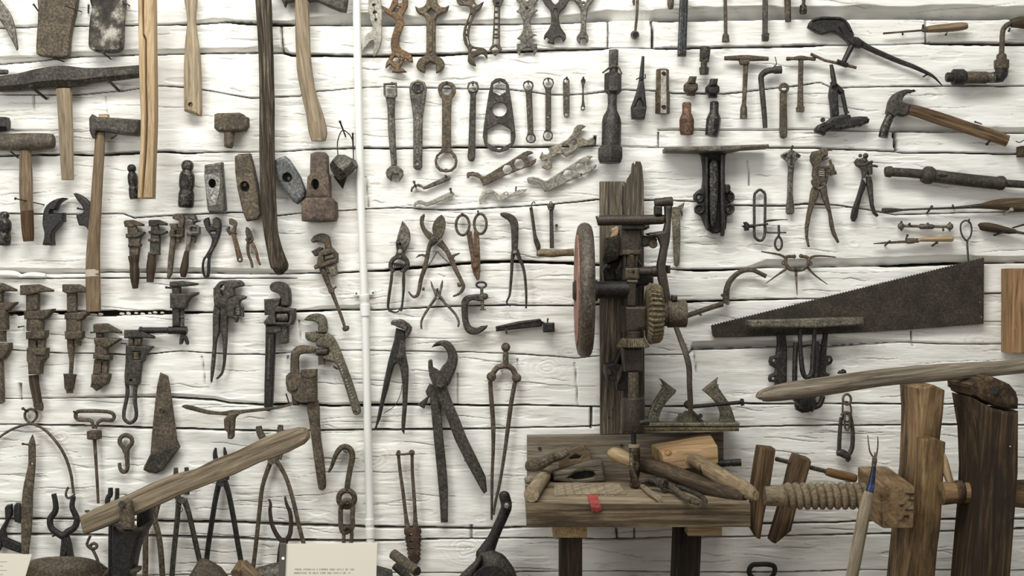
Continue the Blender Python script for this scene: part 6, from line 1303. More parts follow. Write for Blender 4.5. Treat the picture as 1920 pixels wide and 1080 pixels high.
def saw():
    a, b = (420, 770), (2722, 200)
    n = 96
    up = []
    for i in range(n):
        for f_, o in ((0, 0), (.55, -11)):
            t = (i + f_) / n
            up.append((a[0] + (b[0] - a[0]) * t - 0, a[1] + (b[1] - a[1]) * t + o))
    pts = up + [(2724,196),(2722,480),(2720,752),(2500,770),(2040,805),(1600,830),(1000,852),(640,866),(450,868),(432,850)]
    T('hand_saw', 'large dark rusty saw blade without handle, its teeth upward', 'saw',
      [('blade', plate(pts, 6, 3, .5, [circ(2661,424,10,10,10), circ(2687,567,10,10,10), circ(2702,694,10,10,10), circ(2560,330,5,5,8)]), metal('saw_rust', (30,25,19), (54,46,36), (88,78,62), .2, .7, 300, .5, 0))])
saw()
view(1380, 560, 4.5)
T('cast_bracket', 'dark cast bracket with double prongs and flat bar, hung in front of the saw', 'bracket',
  [('top_bar', plate([(100,182),(400,174),(800,160),(1080,156),(1084,212),(1040,222),(800,236),(680,246),(480,244),(140,240),(102,222)], 20, 30, 3), metal('bar_grey_dark', (66,62,52), (104,98,84), (140,134,118), .3, .6)),
   ('side_plate', plate([(348,290),(420,290),(434,420),(432,700),(400,760),(330,740),(335,700),(285,705),(276,680),(285,645),(330,625),(335,590),(290,565),(280,530),(292,490),(340,480),(352,380)], 6, 12, 3, [circ(324,522,14), circ(318,674,14)]), CAST),
   ('side_plate', plate([(745,290),(782,290),(772,380),(765,480),(810,485),(822,520),(808,552),(766,570),(760,620),(800,640),(780,660),(640,900),(620,960),(560,966),(510,940),(498,890),(560,820),(700,640),(720,420)], 6, 12, 3, [circ(796,520,13)]), CAST),
   ('prong', tube([(545,240,20),(540,340,18),(548,480,20),(560,600,22),(580,655,22),(620,660,22),(645,600,22),(650,480,22),(660,340,18),(664,240,20)], 30, 8, sm=2), CAST), ('prong', tube([(508,370,24),(500,480,22),(496,600,22),(496,720,22)], 26, 8), CAST), ('prong', tube([(676,360,26),(680,480,26),(672,640,24),(660,720,22)], 26, 8), CAST),
   ('cross_rod', rod3((440,406,18),(760,384,18), 7), IRON), ('cup', tube([(500,800,60),(560,830,80),(600,880,80),(590,940,60)], 24, 12, sm=2), CAST), ('cup_arm', tube([(620,920,24),(700,900,24),(735,820,22)], 20, 8), CAST), ('wing_bolt', plate([(862,625),(880,608),(930,602),(938,630),(870,636)], 20, 10, 3), CAST), ('ear_ring', ring(322, 522, 24, 26, 7, 18, 8, 16), CAST), ('ear_ring', ring(318, 674, 24, 26, 7, 18, 8, 16), CAST)])
nail(900, 620, 902, 610, 22, 'dark nail head above the grey pole end', 2.4, 4)
T('chain_hook', 'short chain with pear-shaped snap hook hanging below the grey pole', 'chain',
  [('chain_link', ring(936, 850, 34, 44, 11, 14, 8, 18), RUST), ('chain_link', tube([(900,920,8),(905,880,8),(936,870,8),(965,900,8),(972,960,8),(960,1020,8),(936,1040,8),(905,1010,8)], 12, 8, closed=True), RUST), ('chain_link', tube([(918,1000,9),(935,960,9),(958,1000,9),(958,1070,9),(940,1110,9),(918,1080,9)], 18, 8, closed=True), RUST),
   ('snap_hook', tube([(890,990,16),(915,965,16),(955,975,16),(975,1040,16),(985,1130,18),(982,1240,20),(960,1300,22),(925,1330,28)], 12, 10), IRON), ('snap_hook/spine', tube([(888,1000,16),(878,1100,17),(872,1200,18),(870,1290,18)], 12, 10), IRON), ('snap_hook/nose', tube([(850,1300,24),(900,1305,34),(945,1340,28),(935,1375,14)], 13, 10), IRON)])
view(0, 0, 1)
T('plank_end', 'pale brown wooden box end at the right frame edge above the pole', 'box', [('board', box3(1898, 503, 1990, 663, 2, 60, 2), wood('box_brown', (92,68,44), (138,108,76), (170,140,104)))])
T('bridge_spanner', 'flat steel spanner with forked head, hung right of the drill lever', 'wrench',
  [('body', plate([(1258,390),(1262,388),(1270,387),(1276,384),(1284,378,1),(1282,388),(1277,396),(1275,402),(1276,440),(1275,480),(1274,496),(1269,500),(1264,496),(1263,470),(1261,430),(1260,410)], 3, 6, 1.5), OLIVE)])
nail(1279, 404, 1278, 396, 12, 'nail beside the forked head of the steel spanner', 1.4, 1.6)
# ------------------------------------------------------------------ wall-mounted hand drill press
view(0, 0, 1)
T('mounting_board', 'weathered upright board with splintered top behind the drill press', 'board',
  [('board', plate([(1125,340),(1171,340),(1174,344),(1177,334),(1185,322),(1186,306),(1188,304),(1191,312),(1193,302),(1201,303),(1204,311),(1206,330),(1207,345),(1208,600),(1209,812),(1126,815)], 2, 19, 1.2), WEATH),
   ('nail_hole', rod3((1142,783,20),(1142,783,21.6), 2.6, n=10), BLACK), ('nail_hole', rod3((1148,768,20),(1148,768,21.6), 1.4, n=8), BLACK),
   ('crack', plate([(1167,345),(1170,352),(1169,384),(1171,402),(1167,402),(1165,380)], 20.8, .6, .1), BLACK)])
def xring(x, y, d, R, r, flat=1.0, n=12, m=64):
    """ring standing square to the wall, its axle running left to right"""
    cx, cy, cz = W(x, y, d); k = (D - d * S) / D
    P = [(cx, cy + R * S * k * math.cos(2 * math.pi * i / m), cz + R * S * k * math.sin(2 * math.pi * i / m), r * S * k) for i in range(m)]
    return sweep3(P, n, 0, flat, 0, (1, 0, 0), True)
def gear(p0, p1, st, d, teeth, depth):
    """toothed wheel turned about the line p0-p1 lying parallel to the wall; st = [(t, r)]"""
    a = np.array(W(*pxy(p0), d)); b = np.array(W(*pxy(p1), d)); ax = b - a; L = np.linalg.norm(ax); ax /= L
    u = np.array((0, -1, 0.)); w = np.cross(ax, u); k = (D - d * S) / D
    n = teeth * 4; v, f = [], []
    for t, r in st:
        for i in range(n):
            q = r - (depth if i % 4 in (2, 3) else 0); an = 2 * math.pi * i / n
            v.append(tuple(a + ax * L * t + (u * math.cos(an) + w * math.sin(an)) * q * S * k))
    for s in range(len(st) - 1):
        for i in range(n):
            f.append((s * n + i, (s + 1) * n + i, (s + 1) * n + (i + 1) % n, s * n + (i + 1) % n))
    f.append(tuple(range(n))); f.append(tuple((len(st) - 1) * n + i for i in range(n - 1, -1, -1)))
    return M(v, f)
DRK = metal('drill_iron', (38,32,26), (60,52,43), (86,76,64), .3, .55, 300, .4)
PINK = metal('faded_red_paint', (110,70,56), (172,124,106), (196,152,134), 0, .7)
P = []
def A(name, mesh, mat=DRK, lab=None): P.append((name, mesh, mat, lab) if lab else (name, mesh, mat))
A('flywheel', xring(1095.9, 544, 137, 113, 14), metal('wheel_iron', (52,46,39), (84,77,67), (120,111,98), .25, .55))
A('flywheel/web', lathe((1080,544),(1086,544),[(0,22),(.02,104),(1,104),(1.02,22)], 137, 64), PINK, 'faded pinkish red wheel face')
A('flywheel/hub', lathe((1074,545),(1120,545),[(0,16),(.1,20),(1,20)], 137, 20))
A('flywheel/crank_handle', tube([(1008,475,5),(1011,475,6.4),(1020,474,7.4),(1035,475,7.6),(1055,474,6.6),(1076,473,7.2)], 130, 12), wood('crank_handle_wood', (66,58,46), (116,104,84), (156,142,118), .8, 16, .5), 'grey-brown wooden crank grip')
A('drive_shaft', lathe((1118,544),(1178,543),[(0,16.5),(1,16.5)], 137, 20), BLACK)
view(1060, 340, 4.154)
A('top_bar', tube([(262,302,36),(268,305,41),(400,302,41),(600,300,40),(750,296,38),(765,296,34)], 128, 14), DRK)
A('top_bar/lug', box3(440, 340, 640, 372, 70, 128)); A('top_bar/nut', box3(620, 338, 656, 364, 110, 140, 2))
A('body', plate([(440,365),(600,362),(606,420),(596,520),(590,572),(440,572)], 30, 90, 6))
A('body/ear', plate([(575,415),(700,430),(718,452),(714,480),(660,502),(590,516)], 80, 34, 4)); A('body/ear_bolt', rod3((684,488,112),(684,488,124), 35, 28, 14), RUST)
A('body/collar', plate([(438,532),(596,532),(592,572),(440,574)], 60, 68, 3), RUST)
A('wooden_packing', plate([(316,440),(440,410),(432,540),(414,606),(330,640),(300,600)], 22, 46, 3), wood('charred_packing', (22,20,16), (52,48,40), (92,84,70), .85, 24, .2, .9)); A('wooden_packing/split_top', plate([(358,372),(400,348),(414,352),(416,400),(400,440),(352,438),(370,400)], 24, 36, 2), LWOOD)
A('clamp_plate', plate([(320,640),(400,608),(432,560),(450,560),(450,780),(300,780),(290,700)], 22, 34, 4), BLACK); A('clamp_plate/bolt', rod3((338,662,56),(338,662,64), 22, 18, 8))
A('feed_screw', lathe((510,570),(510,680),[(0,40)] + [(i / 14, 42 - 8 * (i % 2)) for i in range(1, 14)] + [(1,40)], 118, 14), RUST)
A('rail', box3(458, 570, 474, 680, 60, 125, 2)); A('rail', box3(546, 570, 560, 680, 60, 125, 2))
A('feed_block', plate([(464,672),(578,672),(578,760),(560,768),(464,768)], 40, 100, 4), RUST); A('feed_block/pin', studs([(530,700)], 10, 140, 3))
A('pivot_shaft', lathe((575,705),(738,700),[(0,38),(.55,38),(.56,32),(.6,32),(.61,42),(1,44)], 115, 16), DRK); A('pivot_shaft/end_nut', box3(792, 654, 820, 716, 95, 128, 3))
A('back_frame', plate([(440,600),(560,600),(690,750),(690,800),(560,830),(400,760),(380,700)], 24, 50, 6), BLACK)
A('spindle_square', box3(480, 782, 552, 975, 100, 150, 3), DRK); A('spindle_square/grease_ring', box3(480, 768, 566, 792, 104, 152, 3), OLIVE)
A('lower_block', plate([(464,972),(640,972),(640,1150),(580,1160),(560,1180),(464,1180)], 60, 90, 5), DRK)
A('lever_arm', plate([(776,186),(836,186),(826,330),(822,400),(815,470),(800,540),(785,640),(790,700),(802,780),(816,870),(828,960),(826,1090),(780,1090),(768,960),(750,860),(722,740),(716,650),(735,560),(746,500),(722,440),(690,428),(640,418),(630,405),(662,398),(765,384),(780,320)], 118, 20, 5, sm=1), DRK)
A('lever_arm/pin', lathe((694,166),(836,158),[(0,30),(.05,34),(.5,34),(.51,38),(.97,38),(1,34)], 128, 16)); A('lever_arm/short_leg', box3(700, 190, 756, 262, 112, 140, 3), BLACK)
view(1060, 560, 3.857)
A('bevel_gear', gear((583,110),(702,110),[(0,42),(.02,190),(.2,226),(.78,212),(.98,190),(1,60)], 137, 30, 17), OLIVE)
P[-1] = ('bevel_gear', gear((583,108),(702,108),[(0,18),(.03,49),(.22,58),(.8,55),(.97,50),(1,16)], 137, 34, 5.4), metal('gear_iron', (62,54,38), (108,97,74), (148,136,108), .25, .6))
A('pinion', gear((489,282),(489,352),[(0,16),(.02,21),(.9,31),(1,29)], 137, 22, 3.4), bpy.data.materials['gear_iron'])
A('pinion/collar', lathe((489,236),(489,290),[(0,64),(.1,70),(1,72)], 137, 18))
A('crank_hub', lathe((700,112),(876,110),[(0,88),(.2,88),(.22,98),(.96,98),(1,90)], 137, 22), RUST); A('crank_hub/set_screw', box3(772, -24, 812, 16, 128, 150, 2))
A('crank_lever', tube([(800,206,18,150),(832,290,20,156),(872,400,21,166),(895,500,21,172),(898,620,20,174),(904,740,20,174),(906,835,17,172)], n=8, flat=.6), DRK)
A('bearing_block', plate([(418,356),(562,350),(562,520),(548,534),(430,530)], 40, 100, 5), DRK)
A('side_bracket', plate([(290,480),(360,462),(410,350),(424,400),(384,468),(420,476),(442,560),(456,600),(450,662),(372,666),(364,600),(300,580),(282,530)], 22, 50, 4), BLACK); A('side_bracket/bolt', rod3((310,532,70),(310,532,80), 26, 22, 12)); A('side_bracket/rib', plate([(372,560),(410,470),(432,480),(428,500),(400,580),(376,620)], 72, 10, 3), RUST)
A('spindle', lathe((492,532),(492,720),[(0,38),(1,38)], 137, 16), RUST)
A('chuck', lathe((494,716),(494,962),[(0,74),(.03,80),(.95,82),(1,76)], 137, 24), DRK); A('chuck/thumb_screw', lathe((540,896),(608,890),[(0,16),(.4,16),(.42,24),(.95,22),(1,14)], 205, 10), BLACK)
T('drill_press', 'old hand-cranked iron drill press with big flywheel and toothed gears, bolted to the board', 'drill press', P)
def twist(x, y0, y1, r, d, turns):
    k = (D - d * S) / D; v, f = [], []; n, m = 20, 40
    for j in range(m + 1):
        t = j / m; c = W(OX + x / SC, OY + (y0 + (y1 - y0) * t) / SC, d)
        rr = r * (1 if t < .93 else 1 - (t - .93) / .07 * .5) / SC * S * k
        for i in range(n):
            a = 2 * math.pi * i / n
            q = rr * (1 - .6 * max(0, math.cos(2 * (a - turns * 2 * math.pi * t))) ** 1.5 * (1 if t > .12 else 0))
            v.append((c[0] + q * math.cos(a), c[1] + q * math.sin(a), c[2]))
    for j in range(m):
        for i in range(n):
            f.append((j * n + i, j * n + (i + 1) % n, (j + 1) * n + (i + 1) % n, (j + 1) * n + i))
    f.append(tuple(range(n - 1, -1, -1))); f.append(tuple(m * n + i for i in range(n)))
    return M(v, f)
view(960, 780, 3.6)
T('drill_bit', 'thick twisted drill bit held in the chuck of the press, its point on the bench', 'drill bit',
  [('shank', lathe((820,100),(822,200),[(0,18),(1,18)], 137, 12), BLACK), ('collar', lathe((824,190),(824,212),[(0,30),(.2,39),(1,39)], 137, 20), GWOOD), ('twist', twist(828, 210, 492, 37, 137, .62), metal('bit_bronze', (40,34,26), (78,68,54), (150,138,116), .55, .4, 40, .3))])
# ------------------------------------------------------------------ bench and what lies on it
HB = 355.8
def BD(y, lift=0):
    """distance off the wall of the bench-top point seen at photo height y (lift above the top)"""
    return D * (1 - (HB - lift) / (y - 540)) / S
def BT(P, n=12, sm=4, rnd=0, flat=1.0, rot=0.0):
    """bar lying on the bench: (x, y, r) in view units, resting by its own radius"""
    Q = []
    for p in P:
        x, y = pxy(p); r = p[2] / SC
        Q.append((p[0], p[1], p[2], BD(y, (p[3] if len(p) > 3 else 0) + r * .92)))
    return tube(Q, n=n, sm=sm, rnd=rnd, flat=flat, rot=rot)
def slab(pts, h0, h1, ylift=0):
    """flat piece lying level on the bench: outline seen from the photo's viewpoint, between heights h0 and h1 over the top"""
    top, bot = [], []
    for p in pts:
        x, y = pxy(p); d = BD(y, h1); X, Y, Z = W(x, y, d); top.append((X, Y, Z)); bot.append((X, Y, Z - (h1 - h0) * S))
    n = len(pts)
    return M(top + bot, [tuple(range(n)), tuple(range(2 * n - 1, n - 1, -1))] + [(i, n + i, n + (i + 1) % n, (i + 1) % n) for i in range(n)])
def sbox(X0, X1, d0, d1, h0, h1):
    """box by real sizes in S units: X from the picture's middle, d off the wall, h below eye level"""
    m = wbox(X0 * S, X1 * S, -d1 * S, -d0 * S, ZC - h1 * S, ZC - h0 * S)
    return m
def soft(m, b=2.0):
    import bmesh
    bm = bmesh.new(); vs = [bm.verts.new(q) for q in m.v]
    for q in m.f: bm.faces.new([vs[i] for i in q])
    bmesh.ops.recalc_face_normals(bm, faces=bm.faces[:])
    bmesh.ops.bevel(bm, geom=bm.edges[:], offset=b * S, segments=2, affect='EDGES', profile=.6)
    bm.verts.ensure_lookup_table(); bm.verts.index_update()
    r = M([tuple(q.co) for q in bm.verts], [tuple(q.index for q in fc.verts) for fc in bm.faces]); bm.free()
    return r
view(0, 0, 1)
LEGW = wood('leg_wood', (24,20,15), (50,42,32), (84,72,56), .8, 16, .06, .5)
BENCHTOP = wood('bench_top', (80,69,53), (144,129,106), (182,168,142), .8, 20, .05, .7, .06, .6)
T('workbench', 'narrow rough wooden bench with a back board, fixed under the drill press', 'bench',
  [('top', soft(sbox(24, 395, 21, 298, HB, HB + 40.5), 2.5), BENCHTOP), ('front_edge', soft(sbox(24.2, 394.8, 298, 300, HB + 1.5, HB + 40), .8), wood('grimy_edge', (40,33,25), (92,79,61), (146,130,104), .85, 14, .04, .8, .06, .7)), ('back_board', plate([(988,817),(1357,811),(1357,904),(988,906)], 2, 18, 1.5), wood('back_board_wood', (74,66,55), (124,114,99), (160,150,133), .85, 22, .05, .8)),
   ('back_board/nail', rod3((1012,841,20),(1012,841,22), 3.4, n=12), NAIL), ('back_board/nail', rod3((1165,835,20),(1165,835,22), 3, n=12), NAIL),
   ('cleat', soft(sbox(71, 130, 60, 200, HB + 40.8, HB + 76), 1), LWOOD), ('cleat', soft(sbox(304, 363, 151, 200, HB + 40.8, HB + 73), 1), LWOOD),
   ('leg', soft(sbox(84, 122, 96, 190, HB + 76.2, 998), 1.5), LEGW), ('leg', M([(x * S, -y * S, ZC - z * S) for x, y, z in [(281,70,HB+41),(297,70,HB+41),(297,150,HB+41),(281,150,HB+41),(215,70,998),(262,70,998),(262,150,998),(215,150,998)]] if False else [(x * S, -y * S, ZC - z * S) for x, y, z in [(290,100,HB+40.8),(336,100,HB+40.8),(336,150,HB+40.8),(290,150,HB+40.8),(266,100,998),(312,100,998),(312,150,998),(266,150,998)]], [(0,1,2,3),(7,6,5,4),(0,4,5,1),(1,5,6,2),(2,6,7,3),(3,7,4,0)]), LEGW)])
view(970, 790, 5.143)
T('hammer', 'old hammer lying on the bench with its grey handle end toward the front corner', 'hammer',
  [('handle', BT([(136,705,76),(180,640,70),(230,570,66),(290,490,62),(340,420,60,14)]), wood('weathered_handle', (92,80,62), (142,127,102), (170,155,130))),
   ('head', tube([(115,430,58,BD(873,30)),(190,420,62,BD(873,32)),(280,380,54,BD(873,34)),(340,350,50,BD(868,36)),(420,330,44,BD(866,38)),(490,290,34,BD(862,42))], n=10), RUST)])
def stood(pts, y0, t, b=1.5, holes=(), sm=0):
    """upright piece standing on the bench where its foot is seen at photo height y0"""
    return plate(pts, BD(OY + y0 / SC) - t, t, b, holes, sm)
T('wooden_plane', 'dark brown wooden plane body with slot, lying behind the hammer on the bench', 'plane',
  [('body', stood([(405,400),(420,350),(480,290),(560,250),(640,235),(700,290),(722,380),(712,560),(420,560),(404,440)], 572, 40, 4, [[(505,355),(560,325),(610,340),(600,358),(515,368)]]), BWOOD)])
T('hewn_block', 'grey hewn wooden block with an arched dark opening, lying on the bench', 'block',
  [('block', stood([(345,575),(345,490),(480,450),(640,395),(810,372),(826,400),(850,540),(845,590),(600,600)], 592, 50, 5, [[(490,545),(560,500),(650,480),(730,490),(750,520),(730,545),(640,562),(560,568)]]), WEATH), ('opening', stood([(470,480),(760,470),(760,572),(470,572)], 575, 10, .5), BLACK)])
T('stone', 'small grey stone at the back corner of the bench beside the hammer handle', 'stone', [('stone', tube([(70,575,20,BD(905,8)),(90,570,36,BD(905,8)),(140,560,40,BD(905,8)),(185,560,24,BD(905,8))], n=10), metal('stone_grey', (92,84,72), (128,118,102), (150,142,128), 0, .9))])
T('wire_card', 'pale ribbed card strip lying on the bench with a red tongue over the edge', 'brush',
  [('card', slab([(352,716),(360,606),(980,600),(1052,700)], .2, 2.4), GWOOD)] + [('rib', tube([(372 + 76 * i, 612, 5, BD(909, 3.2)), (392 + 80 * i, 704, 5, BD(927, 3.2))], n=6, sm=1), PALE) for i in range(8)] +
   [('front_wire', tube([(352,716,5,BD(929,2)),(700,708,5,BD(928,2)),(1052,702,5,BD(926,2))], n=6), BLACK)])
T('red_strap', 'red strip hanging over the front edge of the bench', 'strip',
  [('strip', slab([(676,706),(768,706),(806,822),(712,826)], 2.6, 4.6), metal('red_paint', (116,38,34), (164,56,50), (200,92,82), 0, .5)), ('end_fold', plate([(712,822),(812,818),(816,858),(800,872),(728,876),(712,862)], 300.5, 2.5, 1), bpy.data.materials['red_paint'])])
view(1180, 790, 5.144)
MAL = wood('mallet_wood', (130,102,70), (172,142,104), (198,170,132), .7, 14, .08, .4)
def hexa8(front, df, back, db):
    a = [W(*pxy(p), df) for p in front]; b = [W(*pxy(p), db) for p in back]
    return M(a + b, [(3, 2, 1, 0), (4, 5, 6, 7), (0, 1, 5, 4), (1, 2, 6, 5), (2, 3, 7, 6), (3, 0, 4, 7)])
dm = BD(884)
T('mallet', 'big wooden carver mallet with pale chunky head resting at the back of the bench', 'mallet',
  [('head', soft(hexa8([(310,300),(856,240),(862,408),(348,496)], 122, [(205,216),(770,92),(800,330),(215,340)], 40), 4), MAL), ('head/wedge_plug', rod3((368,288,112),(368,288,123.5), 34, n=16), wood('plug_wood', (110,78,46), (150,112,72), (176,140,98))),
   ('handle', tube([(570,385,70,108),(640,378,76,136),(740,440,80,186),(860,520,82,222),(980,590,84,240),(1100,650,82,262),(1190,705,66,276),(1222,712,50,282)], n=14, flat=.85), wood('mallet_handle', (84,70,50), (128,112,86), (158,142,114)))])
T('turned_club', 'long dark turned wooden club with pale grip, lying behind the drill bit', 'club',
  [('grip', tube([(-200,300,30,60),(-160,310,62,64),(-90,335,70,72),(-10,370,66,84),(60,395,64,96)], n=14), wood('club_grip', (112,92,64), (160,138,104), (186,166,132))), ('collar', tube([(40,392,68,92),(120,415,76,104),(210,440,74,118),(262,455,70,126)], n=14), DWOOD),
   ('shaft', tube([(255,452,68,126),(320,470,84,136),(420,510,86,152),(560,560,84,174),(700,620,86,196),(840,660,92,220),(960,690,90,244),(1060,715,76,262),(1115,735,40,272)], n=14), DWOOD)])
T('torch', 'slim black round tube poking out behind the mallet on the bench', 'torch', [('body', lathe((700,420),(930,402),[(0,26),(.7,30),(.72,36),(1,34)], 60, 16), BLACK), ('head', lathe((925,402),(1076,396),[(0,32),(.3,34),(.32,30),(.4,30),(.42,36),(1,36)], 60, 16), DKST)])
T('wooden_peg', 'short pale wooden peg lying on the bench by the drill bit', 'peg', [('peg', BT([(122,620,26),(200,690,28),(292,752,30)], sm=1), GWOOD)])
T('pliers', 'rusty grey slip pliers lying open on the bench in front of the dark club', 'pliers',
  [('jaw', BT([(110,600,10,14),(200,575,34,10),(280,590,50,8),(350,610,54,6)], flat=.7), IRON), ('handle', BT([(330,600,34,6),(430,650,30,5),(540,735,28,4),(620,775,28,3),(676,785,24,3)]), RUST), ('handle', BT([(350,590,24,12),(440,620,20,10),(600,680,22,8),(700,730,26,6),(738,775,22,5)]), IRON), ('rivet', BT([(318,650,18,4),(350,662,18,4)]), IRON)])
view(970, 790, 5.143)
T('chisel_set', 'dark bright-edged chisel blades lying behind the drill bit on the bench', 'chisel', [('blade', BT([(852,450,10),(960,480,22),(1080,530,24)], flat=.6), IRON), ('blade', BT([(880,450,7,4),(1000,475,8,4),(1080,500,8,4)], flat=.5), BRIGHT)])
# ------------------------------------------------------------------ wooden vise posts, clamps and pole, lower right
view(1390, 800, 3.8576)
T('hand_screw', 'dark two-jawed wooden hand-screw clamp leaning beside the bench', 'clamp',
  [('jaw', plate([(136,150),(150,148),(246,160),(250,178),(212,430),(168,640),(140,816),(118,812),(76,740),(84,560),(90,440),(120,240)], 70, 44, 4), BEAM), ('jaw', plate([(384,240),(400,206),(495,232),(510,258),(470,400),(400,600),(362,758),(250,850),(220,836),(290,600),(340,410),(368,290)], 70, 44, 4), BEAM),
   ('screw', lathe((246,232),(640,330),[(0,16)] + [(i / 60, 19 - 5 * (i % 2)) for i in range(1, 60)] + [(1,16)], 92, 10), RUST), ('grip', tube([(612,322,22),(630,328,30),(700,346,33),(790,366,33),(826,374,28),(836,376,16)], 92, 14), wood('screw_grip', (72,50,30), (118,90,60), (150,120,86)))])
def thread(x0, x1, y, r0, r1, turns, d, n=36):
    """coarse wooden screw with a true helical ridge, lying left to right"""
    k = (D - d * S) / D; v, f = [], []; m = int(turns * 14)
    for j in range(m + 1):
        t = j / m; c = W(OX + (x0 + (x1 - x0) * t) / SC, OY + y / SC, d)
        for i in range(n):
            a = 2 * math.pi * i / n; ph = (t * turns - i / n) % 1
            q = (r0 + (r1 - r0) * (1 - (1 - abs(math.sin(math.pi * ph))) ** 1.6)) / SC * S * k
            v.append((c[0], c[1] + q * math.cos(a), c[2] + q * math.sin(a)))
    for j in range(m):
        for i in range(n):
            f.append((j * n + i, (j + 1) * n + i, (j + 1) * n + (i + 1) % n, j * n + (i + 1) % n))
    f.append(tuple(range(n))); f.append(tuple(m * n + i for i in range(n - 1, -1, -1)))
    return M(v, f)
SCREW = wood('screw_wood', (92,80,62), (142,128,104), (172,158,132), .8, 24, .4, .5)
view(0, 0, 1)
PB = wood('post_brown', (78,61,41), (136,111,79), (176,149,112), .75, 14, .06, .7, .07, .93)
PD = wood('post_dark', (26,20,14), (66,52,36), (122,100,72), .75, 14, .05, .7, .07, .9)
view(1640, 680, 2.7)
POST = [('post', plate([(222,132),(300,112),(358,140),(350,250),(334,384),(345,600),(330,830),(300,1180),(100,2545),(-60,2545),(150,1180),(185,830),(220,560),(228,385),(230,250)], 98, 116, 4), PB),
  ('jaw_board', plate([(240,388),(300,378),(362,404),(352,560),(336,830),(318,960),(296,1180),(140,2550),(-40,2550),(170,1180),(232,900),(240,560)], 214, 34, 4), wood('jaw_board_wood', (78,60,38), (132,107,74), (168,142,104), .75, 14, .06, .7, .07, .8))]
view(1390, 800, 3.8576)
T('bench_vise', 'wooden vise frame with thick threaded screw, square nut block and heavy brown post', 'vise',
  POST + [('screw', thread(300, 900, 502, 72, 98, 11, 170), SCREW), ('screw/plain_end', lathe((168,502),(320,502),[(0,62),(.04,70),(.6,74),(1,86)], 170, 30), SCREW),
   ('nut_block', soft(hexa8([(1012,432),(1258,432),(1246,736),(1018,736)], 326, [(838,286),(1060,284),(1070,590),(850,630)], 90), 5), wood('nut_wood', (86,68,45), (140,116,84), (178,152,116), .8, 12, .1, .6)),
   ('nut_block/check', plate([(1190,480),(1256,486),(1250,492),(1190,486)], 326, 1.6, .3), BLACK), ('nut_block/check', plate([(1200,524),(1254,530),(1240,540)], 326, 1.6, .3), BLACK), ('nut_block/check', plate([(1140,566),(1180,560),(1160,576)], 326, 1.6, .3), BLACK), ('nut_block/check', plate([(1182,598),(1248,600),(1240,606),(1190,606)], 326, 1.6, .3), BLACK), ('nut_block/check', plate(circ(1196,648,20,9,10), 326, 1.6, .3), BLACK)])
view(1640, 680, 2.7)
T('post', 'very dark thick post with rounded notched head at the right edge, gripping a wooden axle', 'post',
  [('post', plate([(500,176),(600,230),(670,247),(733,246),(731,560),(716,760),(692,1080),(560,2700),(360,2700),(500,1080),(528,760),(538,560),(530,360)], 217, 113, 6), PD),
   ('head', plate([(478,112),(560,66),(600,70),(690,110),(724,150),(735,190),(733,236),(672,236),(604,220),(496,166)], 217, 113, 8), PD),
   ('back_slab', plate([(422,84),(520,74),(520,140),(470,160),(424,132)], 150, 60, 4), PD), ('head/knot', rod3((604,140,328),(604,140,331.5), 24, 22, 14), BLACK), ('post/white_fleck', rod3((686,424,328),(686,424,331.5), 5, 4, 8), PALE)])
T('wooden_axle', 'round brown wooden axle running through the dark post to the frame edge', 'axle',
  [('shaft', tube([(340,662,60),(420,660,52),(540,658,56),(900,668,84)], 272, 18, sm=1), PB), ('collar', tube([(405,655,52),(412,655,60),(440,655,60),(448,655,54)], 272, 18, sm=1), PD)])
T('wedge_stick', 'pale thin wooden wedge leaning between the two heavy posts', 'wedge', [('wedge', plate([(358,462),(372,490),(414,640),(410,662),(392,662),(356,560)], 240, 16, 2), LWOOD)])
view(1380, 660, 2.572)
T('grey_pole', 'long grey weathered pole with blunt broken end lying across the tops of the posts', 'pole',
  [('pole', tube([(106,226,12),(116,214,24),(150,206,34),(220,194,42),(300,182,44),(450,162,45),(700,124,42),(1000,98,42),(1250,80,36),(1500,58,33)], 285, 12, flat=.8), wood('grey_pole_wood', (62,56,46), (124,114,98), (170,160,142), .85, 22, .05, 1.0))])
view(1390, 800, 3.8576)
T('eel_fork', 'small two-tined fork with pale wooden shaft and blue ferrule, standing before the nut block', 'fork',
  [('shaft', tube([(268,3400,48),(690,1500,46),(800,1080,44),(850,820,46),(890,620,46),(915,500,38),(922,470,30)], 345, 14), wood('fork_shaft_wood', (88,78,62), (132,121,101), (160,149,129))), ('ferrule', tube([(922,480,29),(938,430,26),(950,350,20),(960,280,15)], 345, 12), metal('blue_ferrule', (36,42,56), (52,70,112), (150,166,196), .5, .3, 40, .2), 'blue metal ferrule'),
   ('binding', tube([(958,285,17),(964,240,19),(962,215,14)], 345, 10), RUST), ('tine', tube([(950,215,7),(930,180,6),(920,120,5),(914,60,3)], 345, 8), RUST), ('tine', tube([(974,215,7),(984,170,6),(988,120,5),(986,70,3)], 345, 8), RUST), ('tine', tube([(964,220,5),(966,185,4)], 345, 6, sm=1), RUST)])
T('iron_link', 'black kidney-shaped iron ring just above the bottom edge, right of the bench legs', 'ring',
  [('ring', tube([(120,1110,16),(70,1080,18),(56,1040,18),(80,1002,18),(130,996,18),(190,996,18),(236,1010,18),(240,1050,18),(215,1090,16),(160,1120,16)], 12, 10, closed=True), BLACK)])
